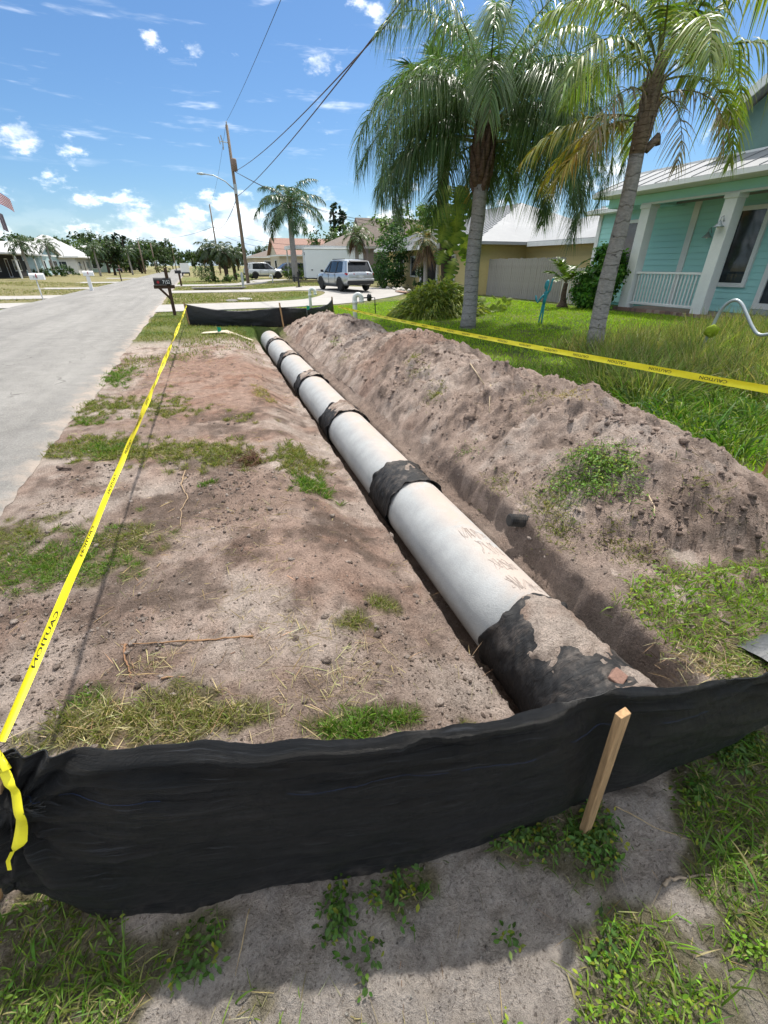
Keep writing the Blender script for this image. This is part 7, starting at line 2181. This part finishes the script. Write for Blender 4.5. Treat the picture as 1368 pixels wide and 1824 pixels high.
PB = g(442, 503, 0.15)
PH_ = aty(414, 222, PB.y).z - 0.1
upole('tall wooden utility pole with street lamp and rusty transformer', PB.x, PB.y, PH_, True)
p2 = aty(390, 468, 112); PH2 = aty(381, 366, 112).z
upole('second wooden utility pole farther down the right side', p2.x, 112, PH2, False, False)
for i, (u, vt, Y_) in enumerate(((255, 430, 118), (276, 433, 135), (312, 438, 190), (322, 458, 260))):
    p = aty(u, 470, Y_); upole(('first', 'second', 'third', 'farthest')[i] + ' thin pole from the left along the far road', p.x, Y_, aty(u - 6, vt, Y_).z, False, False)


def wire(label, a, b, sag, r=0.012, n=24, m=None):
    a, b = Vector(a), Vector(b)
    pts = [a.lerp(b, k / n) + Vector((0, 0, -4 * sag * (k / n) * (1 - k / n))) for k in range(n + 1)]
    tag(MB().tube(pts, r, 5, False).build('overhead_wire', m or BLACK, None, True), label, 'wire', 'overhead wires')


WIRE = mat('cable_brown', (0.06, 0.035, 0.04), 0.6, 0.2)
xp, yp = PB.x, PB.y
a_t = Vector((xp, yp, PH_ + 0.25)); a_c = Vector((xp + 0.15, yp, aty(428, 306, yp).z)); a_d = Vector((xp + 0.1, yp, aty(432, 350, yp).z))


def to_pix(a, u, v, X, k=1.6, sag=0.0):
    """end point so that the straight span from a passes the picture point (u,v) at the given X, carried on k times"""
    q = atx(u, v, X); q.z += 4 * sag * (1 / k) * (1 - 1 / k); return a + (q - a) * k


wire('thin top conductor from the tall pole toward the viewer', a_t, to_pix(a_t, 500, 0, 3.9, 1.5, 0.25), 0.25, 0.010)
wire('upper thick cable of the pair sweeping up over the palms', a_c, to_pix(a_c, 728, 0, 5.6, 1.6, 0.9), 0.9, 0.019, m=WIRE)
wire('lower thick cable of the pair sweeping up over the palms', a_d, to_pix(a_d, 716, 0, 5.3, 1.6, 0.75), 0.75, 0.019, m=WIRE)
b_c = Vector((p2.x, 112, PH2 * 0.70)); b_d = Vector((p2.x, 112, PH2 * 0.64))
wire('thick cable from the tall pole down to the second pole', a_d, b_c, 1.2, 0.03, m=WIRE)
wire('thin top conductor from the tall pole to the second pole', a_t, (p2.x, 112, PH2), 0.8, 0.012)
wire('service wire from the tall pole across to the yellow house roof', a_c, (17, 40, 4.6), 0.8, 0.018)
wire('second service wire from the tall pole to the gable house', a_c, (18, 48.6, 5.0), 0.5, 0.018)
wire('service wire from the second pole to the brown roofed house', b_c, (17, 66, 4.0), 1.0, 0.022)
wire('lower service wire from the second pole behind the royal palm', b_d, (15, 70, 3.6), 1.0, 0.022)
wire('wire running from the second pole left over the far road', b_c, (-9, 150, 8.0), 0.8, 0.03)
wire('lower wire running from the second pole down the far road', b_d, (3.5, 200, 9.0), 0.8, 0.03)

# ------------------------------------------------------------------ small things in the yards
def gooseneck(x, y, h, label, rz, r=0.057, drop=0.08, handle=False):
    ro = empty('vent_pipe', (x, y, H1(x, y)), label, 'pipe', 'white gooseneck pipes', rz)
    pts = [(0, 0, -0.1), (0, 0, h * 0.5), (0, 0, h - 0.14)] + [(0.11 - 0.11 * math.cos(t), 0, h - 0.14 + 0.12 * math.sin(t)) for t in np.linspace(0.2, math.pi, 9)] + [(0.22, 0, h - 0.14 - drop)]
    MB().tube(pts, r, 14).build('pipe', PVC, ro, True)
    MB().lathe([(r * 1.15, 0), (r * 1.15, 0.1)], (0, 0, h - 0.30), 14).build('coupling', PVC, ro, True)
    MB().lathe([(r * 1.12, -0.08), (r * 1.12, 0.0)], (0.22, 0, h - 0.14 - drop + 0.05), 14).build('outlet_rim', PVC, ro, True)
    return ro


p = g(554, 553, 0.03); gooseneck(p.x, p.y, 0.84, 'white gooseneck pipe just behind the far black fence', R(-25))
p = g(633, 572, 0.03); vp = gooseneck(p.x, p.y, 0.84, 'white gooseneck pipe with black valve beside the soil heap', R(-25), 0.075)
p = g(486, 503, 0.2); gooseneck(p.x, p.y, 0.7, 'small white gooseneck pipe on the far lawn past the drive', R(150))
p = g(650, 556, 0.03)
vv = empty('irrigation_valve', (p.x + 0.0, p.y - 0.6, 0.03), 'black irrigation valve with thin riser beside the white gooseneck pipe', 'valve')
MB().tube([(-0.25, 0, 0.55), (0.1, 0, 0.55)], 0.025, 8).build('pipe', BLACKM, vv); MB().lathe([(0.03, 0.42), (0.09, 0.46), (0.09, 0.62), (0.05, 0.68)], (-0.02, 0, 0), 12).build('valve_body', BLACKM, vv, True)
MB().tube([(0.1, 0, 0.55), (0.2, 0, 0.55), (0.22, 0, 0.1), (0.22, 0, -0.1)], 0.018, 8).build('riser', BLACKM, vv); MB().tube([(0.16, 0, 0.3), (0.3, 0, 0.3)], 0.012, 6).build('spout', BLACKM, vv)
p = g(533, 514, 0.1)
bp_ = empty('black_post', (p.x, p.y, H1(p.x, p.y)), 'short black metal post at the edge of the far drive', 'post')
MB().box((-0.06, -0.06, -0.1), (0.06, 0.06, 1.05)).build('post', BLACKM, bp_, False, 0.01); MB().box((-0.2, -0.2, -0.02), (0.2, 0.2, 0.06)).build('base', BLACKM, bp_); MB().tube([(0.06, 0, 0.9), (0.16, 0, 0.6), (0.1, 0, 0.35)], 0.03, 6).build('lever', BLACKM, bp_)
p = g(434, 514, 0.0)
gm_ = empty('marker_post', (p.x, p.y, H1(p.x, p.y)), 'short grey marker post beside the tall utility pole', 'post'); MB().box((-0.09, -0.06, -0.1), (0.09, 0.06, 1.1)).build('post', GALV, gm_); MB().prism([(-0.09, 1.1), (0.09, 1.1), (0, 1.18)], 'y', -0.06, 0.06).build('cap', GALV, gm_)
# culvert mouth with mitred concrete
p = Vector((1.7, 39.2, 0))
cv = empty('culvert_end', (p.x, p.y, 0), 'brown concrete culvert headwall in the ditch beyond the drive', 'culvert')
MB().prism([(-1.9, 0.10), (1.9, 0.10), (1.3, -0.32), (-1.3, -0.32)], 'y', 0.35, 0.6).build('headwall', mat('culvert_brown', (0.20, 0.15, 0.125), 0.9, 0.25, 3, 0.01, 20), cv)
MB().box((-2.0, 0.30, 0.10), (2.0, 0.65, 0.17)).build('cap', CONC, cv)
p = g(436, 530, -0.03); q_ = MB(); q_.m = Mx((p.x, p.y, H1(p.x, p.y) + 0.03), 0.4, R(6), 0, (0.45, 0.36, 1)); q_.lathe([(1, -0.03), (1, 0.03)], (0, 0, 0), 24)
tag(q_.build('inlet_lid', CONC), 'pale oval concrete lid lying in the island ditch', 'lid')
p = g(413, 537, -0.05); q_ = MB(); q_.m = Mx((p.x, p.y, H1(p.x, p.y)), 0, R(8)); q_.lathe([(0.22, 0.0), (0.30, 0.0), (0.30, 0.12), (0.22, 0.12)], (0, 0, 0), 20)
tag(q_.build('drain_ring', mat('dark_concrete', (0.16, 0.15, 0.13), 0.9)), 'dark drain ring sunk in the island ditch', 'drain')

# teal garden sculpture: lean stretched figure, one arm up, one bent
cs = g(962, 574, 0.14)
sc_ = empty('garden_sculpture', (cs.x, cs.y, H1(cs.x, cs.y)), 'glossy teal garden sculpture of a stretched figure with one arm raised', 'sculpture', rz=R(-38)); sc_.scale = (0.66, 0.66, 0.66)
def sp2(pts, rad, n_, nm): MB().tube(pts, rad, n_).build(nm, TEALP, sc_, True)
sp2([(-0.07, 0, -0.05), (-0.04, 0, 0.3), (0.0, 0.0, 0.75), (0.03, 0, 0.9)], [0.028, 0.035, 0.05, 0.055], 10, 'leg')
sp2([(0.07, 0, -0.05), (0.06, 0, 0.3), (0.055, 0.0, 0.75), (0.04, 0, 0.9)], [0.03, 0.035, 0.045, 0.055], 10, 'leg')
sp2([(0.03, 0, 0.80), (0.04, 0, 1.0), (0.04, 0, 1.18), (0.05, 0, 1.28), (0.06, 0, 1.34)], [0.07, 0.075, 0.09, 0.085, 0.04], 12, 'torso')
sp2([(0.05, 0, 1.30), (0.05, 0, 1.40), (0.02, 0, 1.47), (0.03, 0, 1.60), (0.05, 0, 1.72), (0.07, 0, 1.78)], [0.04, 0.05, 0.085, 0.095, 0.07, 0.02], 12, 'head')
sp2([(0.10, 0, 1.22), (0.19, 0, 1.38), (0.21, 0, 1.60), (0.24, 0, 1.80), (0.30, 0, 1.82)], [0.05, 0.05, 0.045, 0.04, 0.03], 10, 'raised_arm')
sp2([(0.0, 0, 1.20), (-0.14, 0, 1.05), (-0.25, 0, 0.86), (-0.33, 0, 1.0), (-0.37, 0, 1.16)], [0.045, 0.045, 0.04, 0.045, 0.025], 10, 'bent_arm')
# curved steel hoop by the porch
pa = [atx(1270, 580, 8.6), atx(1280, 560, 8.6), atx(1293, 543, 8.6), atx(1308, 535, 8.6), atx(1320, 540, 8.6), atx(1330, 560, 8.6), atx(1340, 582, 8.6), atx(1352, 596, 8.6), atx(1375, 595, 8.6), atx(1420, 592, 8.6)]
fine = []
for i in range(len(pa) - 1):
    p0, p1, p2_, p3 = pa[max(i - 1, 0)], pa[i], pa[i + 1], pa[min(i + 2, len(pa) - 1)]
    for k in range(5):
        t = k / 5; fine.append(0.5 * ((2 * p1) + (-p0 + p2_) * t + (2 * p0 - 5 * p1 + 4 * p2_ - p3) * t * t + (-p0 + 3 * p1 - 3 * p2_ + p3) * t ** 3))
fine = [Vector((fine[0].x, fine[0].y + 0.1, 0.1))] + fine + [fine[-1] + Vector((0, -0.25, 0.0)), fine[-1] + Vector((0, -0.35, -0.5))]
tag(MB().tube(fine, 0.027, 10).build('steel_hoop', GALV, None, True), 'curved pale steel tube hoop in the tall grass before the porch', 'steel tube')
p = atx(1268, 590, 8.5)
gl = MB(); gl.m = Mx(tuple(p), R(-58), R(20), 0, (0.13, 0.02, 0.13)); gl.add([tuple(v) for v in ICO_V], [tuple(t) for t in ICO_T])
o = gl.build('round_leaf', mat('lime_leaf', (0.32, 0.42, 0.02), 0.6, 0.25, 15, 0.02, 25), None, True); tag(o, 'single round lime green leaf at the foot of the steel hoop', 'plant')
# flags: marker flags and the flagpole across the street
for (x, y, lab, h_) in ((0.35, 13.6, 'small green marker flag lying on the grass before the far fence', 0.10), (3.1, 14.7, 'small green marker flag against the far black fence', 0.38)):
    z = H1(x, y); r = empty('marker_flag', (x, y, z), lab, 'marker flag', 'green marker flags')
    MB().tube([(0, 0, -0.05), (0, 0, h_ + 0.08)], 0.004, 5).build('wire', GALV, r); MB().add([(0, 0, h_ - 0.06), (0.09, 0, h_ - 0.03), (0.1, 0.02, h_ + 0.06), (0, 0, h_ + 0.08)], [(0, 1, 2, 3)]).build('flag', GREENF, r)
tag(MB().add([tuple(Vector((0.0 + a, 13.4 + b, H1(a, 13.4 + b) + 0.03 + c))) for a, b, c in ((-0.1, 0.25, 0), (0.5, 0.1, 0.02), (1.2, -0.1, 0.02), (1.25, -0.02, 0.03), (0.6, 0.3, 0.05), (0, 0.4, 0.02))], [(0, 1, 4, 5), (1, 2, 3, 4)]).build('wood_strip', mat('bleached_wood', (0.50, 0.43, 0.33), 0.85, 0.2), None), 'bleached strips of wood lying on the grass before the far fence', 'wood')
fpx = aty(36, 492, 78)
fl = empty('flagpole', (fpx.x, 78, 0.2), 'tall pole with a striped flag and a second faded flag across the street', 'flagpole')
MB().tube([(0, 0, -0.2), (0, 0, 9.6)], 0.05, 8).build('pole', WHITE, fl, True)
FW = []
for i in range(15):
    row = []
    for j in range(14):
        a = i / 14; b = j / 13
        row.append((0.05 + 1.75 * a, 0.22 * math.sin(a * 7 + b), 9.4 - 1.3 * b - 0.9 * a * a))
    FW.append(row)
v_ = np.array([p for r_ in FW for p in r_]); idx = np.arange(15 * 14).reshape(15, 14)
for nm, sel, mt in (('red_stripe', lambda i, j: (j % 2 == 0) and not (i < 6 and j < 7), mat('flag_red2', (0.42, 0.03, 0.06), 0.8)), ('white_stripe', lambda i, j: (j % 2 == 1) and not (i < 6 and j < 7), mat('flag_white', (0.75, 0.74, 0.74), 0.8)), ('blue_canton', lambda i, j: i < 6 and j < 7, mat('flag_blue', (0.03, 0.05, 0.20), 0.8))):
    qd = np.array([(idx[i, j], idx[i + 1, j], idx[i + 1, j + 1], idx[i, j + 1]) for i in range(14) for j in range(13) if sel(i, j)])
    npmesh(nm, v_, qd, None, mt, None, True, fl)
MB().grid([[(0.05 + 0.5 * i / 6, 0.15 * math.sin(i * 1.7), 7.2 - 1.9 * j / 5 - 0.3 * i / 6) for j in range(6)] for i in range(7)]).build('faded_flag', mat('flag_faded', (0.20, 0.17, 0.19), 0.9, 0.2), fl, True)
# parked car shape and yard bits by the flag house
suv('pale car parked under the porch left of the flagpole', (-24.5, 70.5, 0.25), R(70), SILVER2, 4.5, 1.8, 1.5)
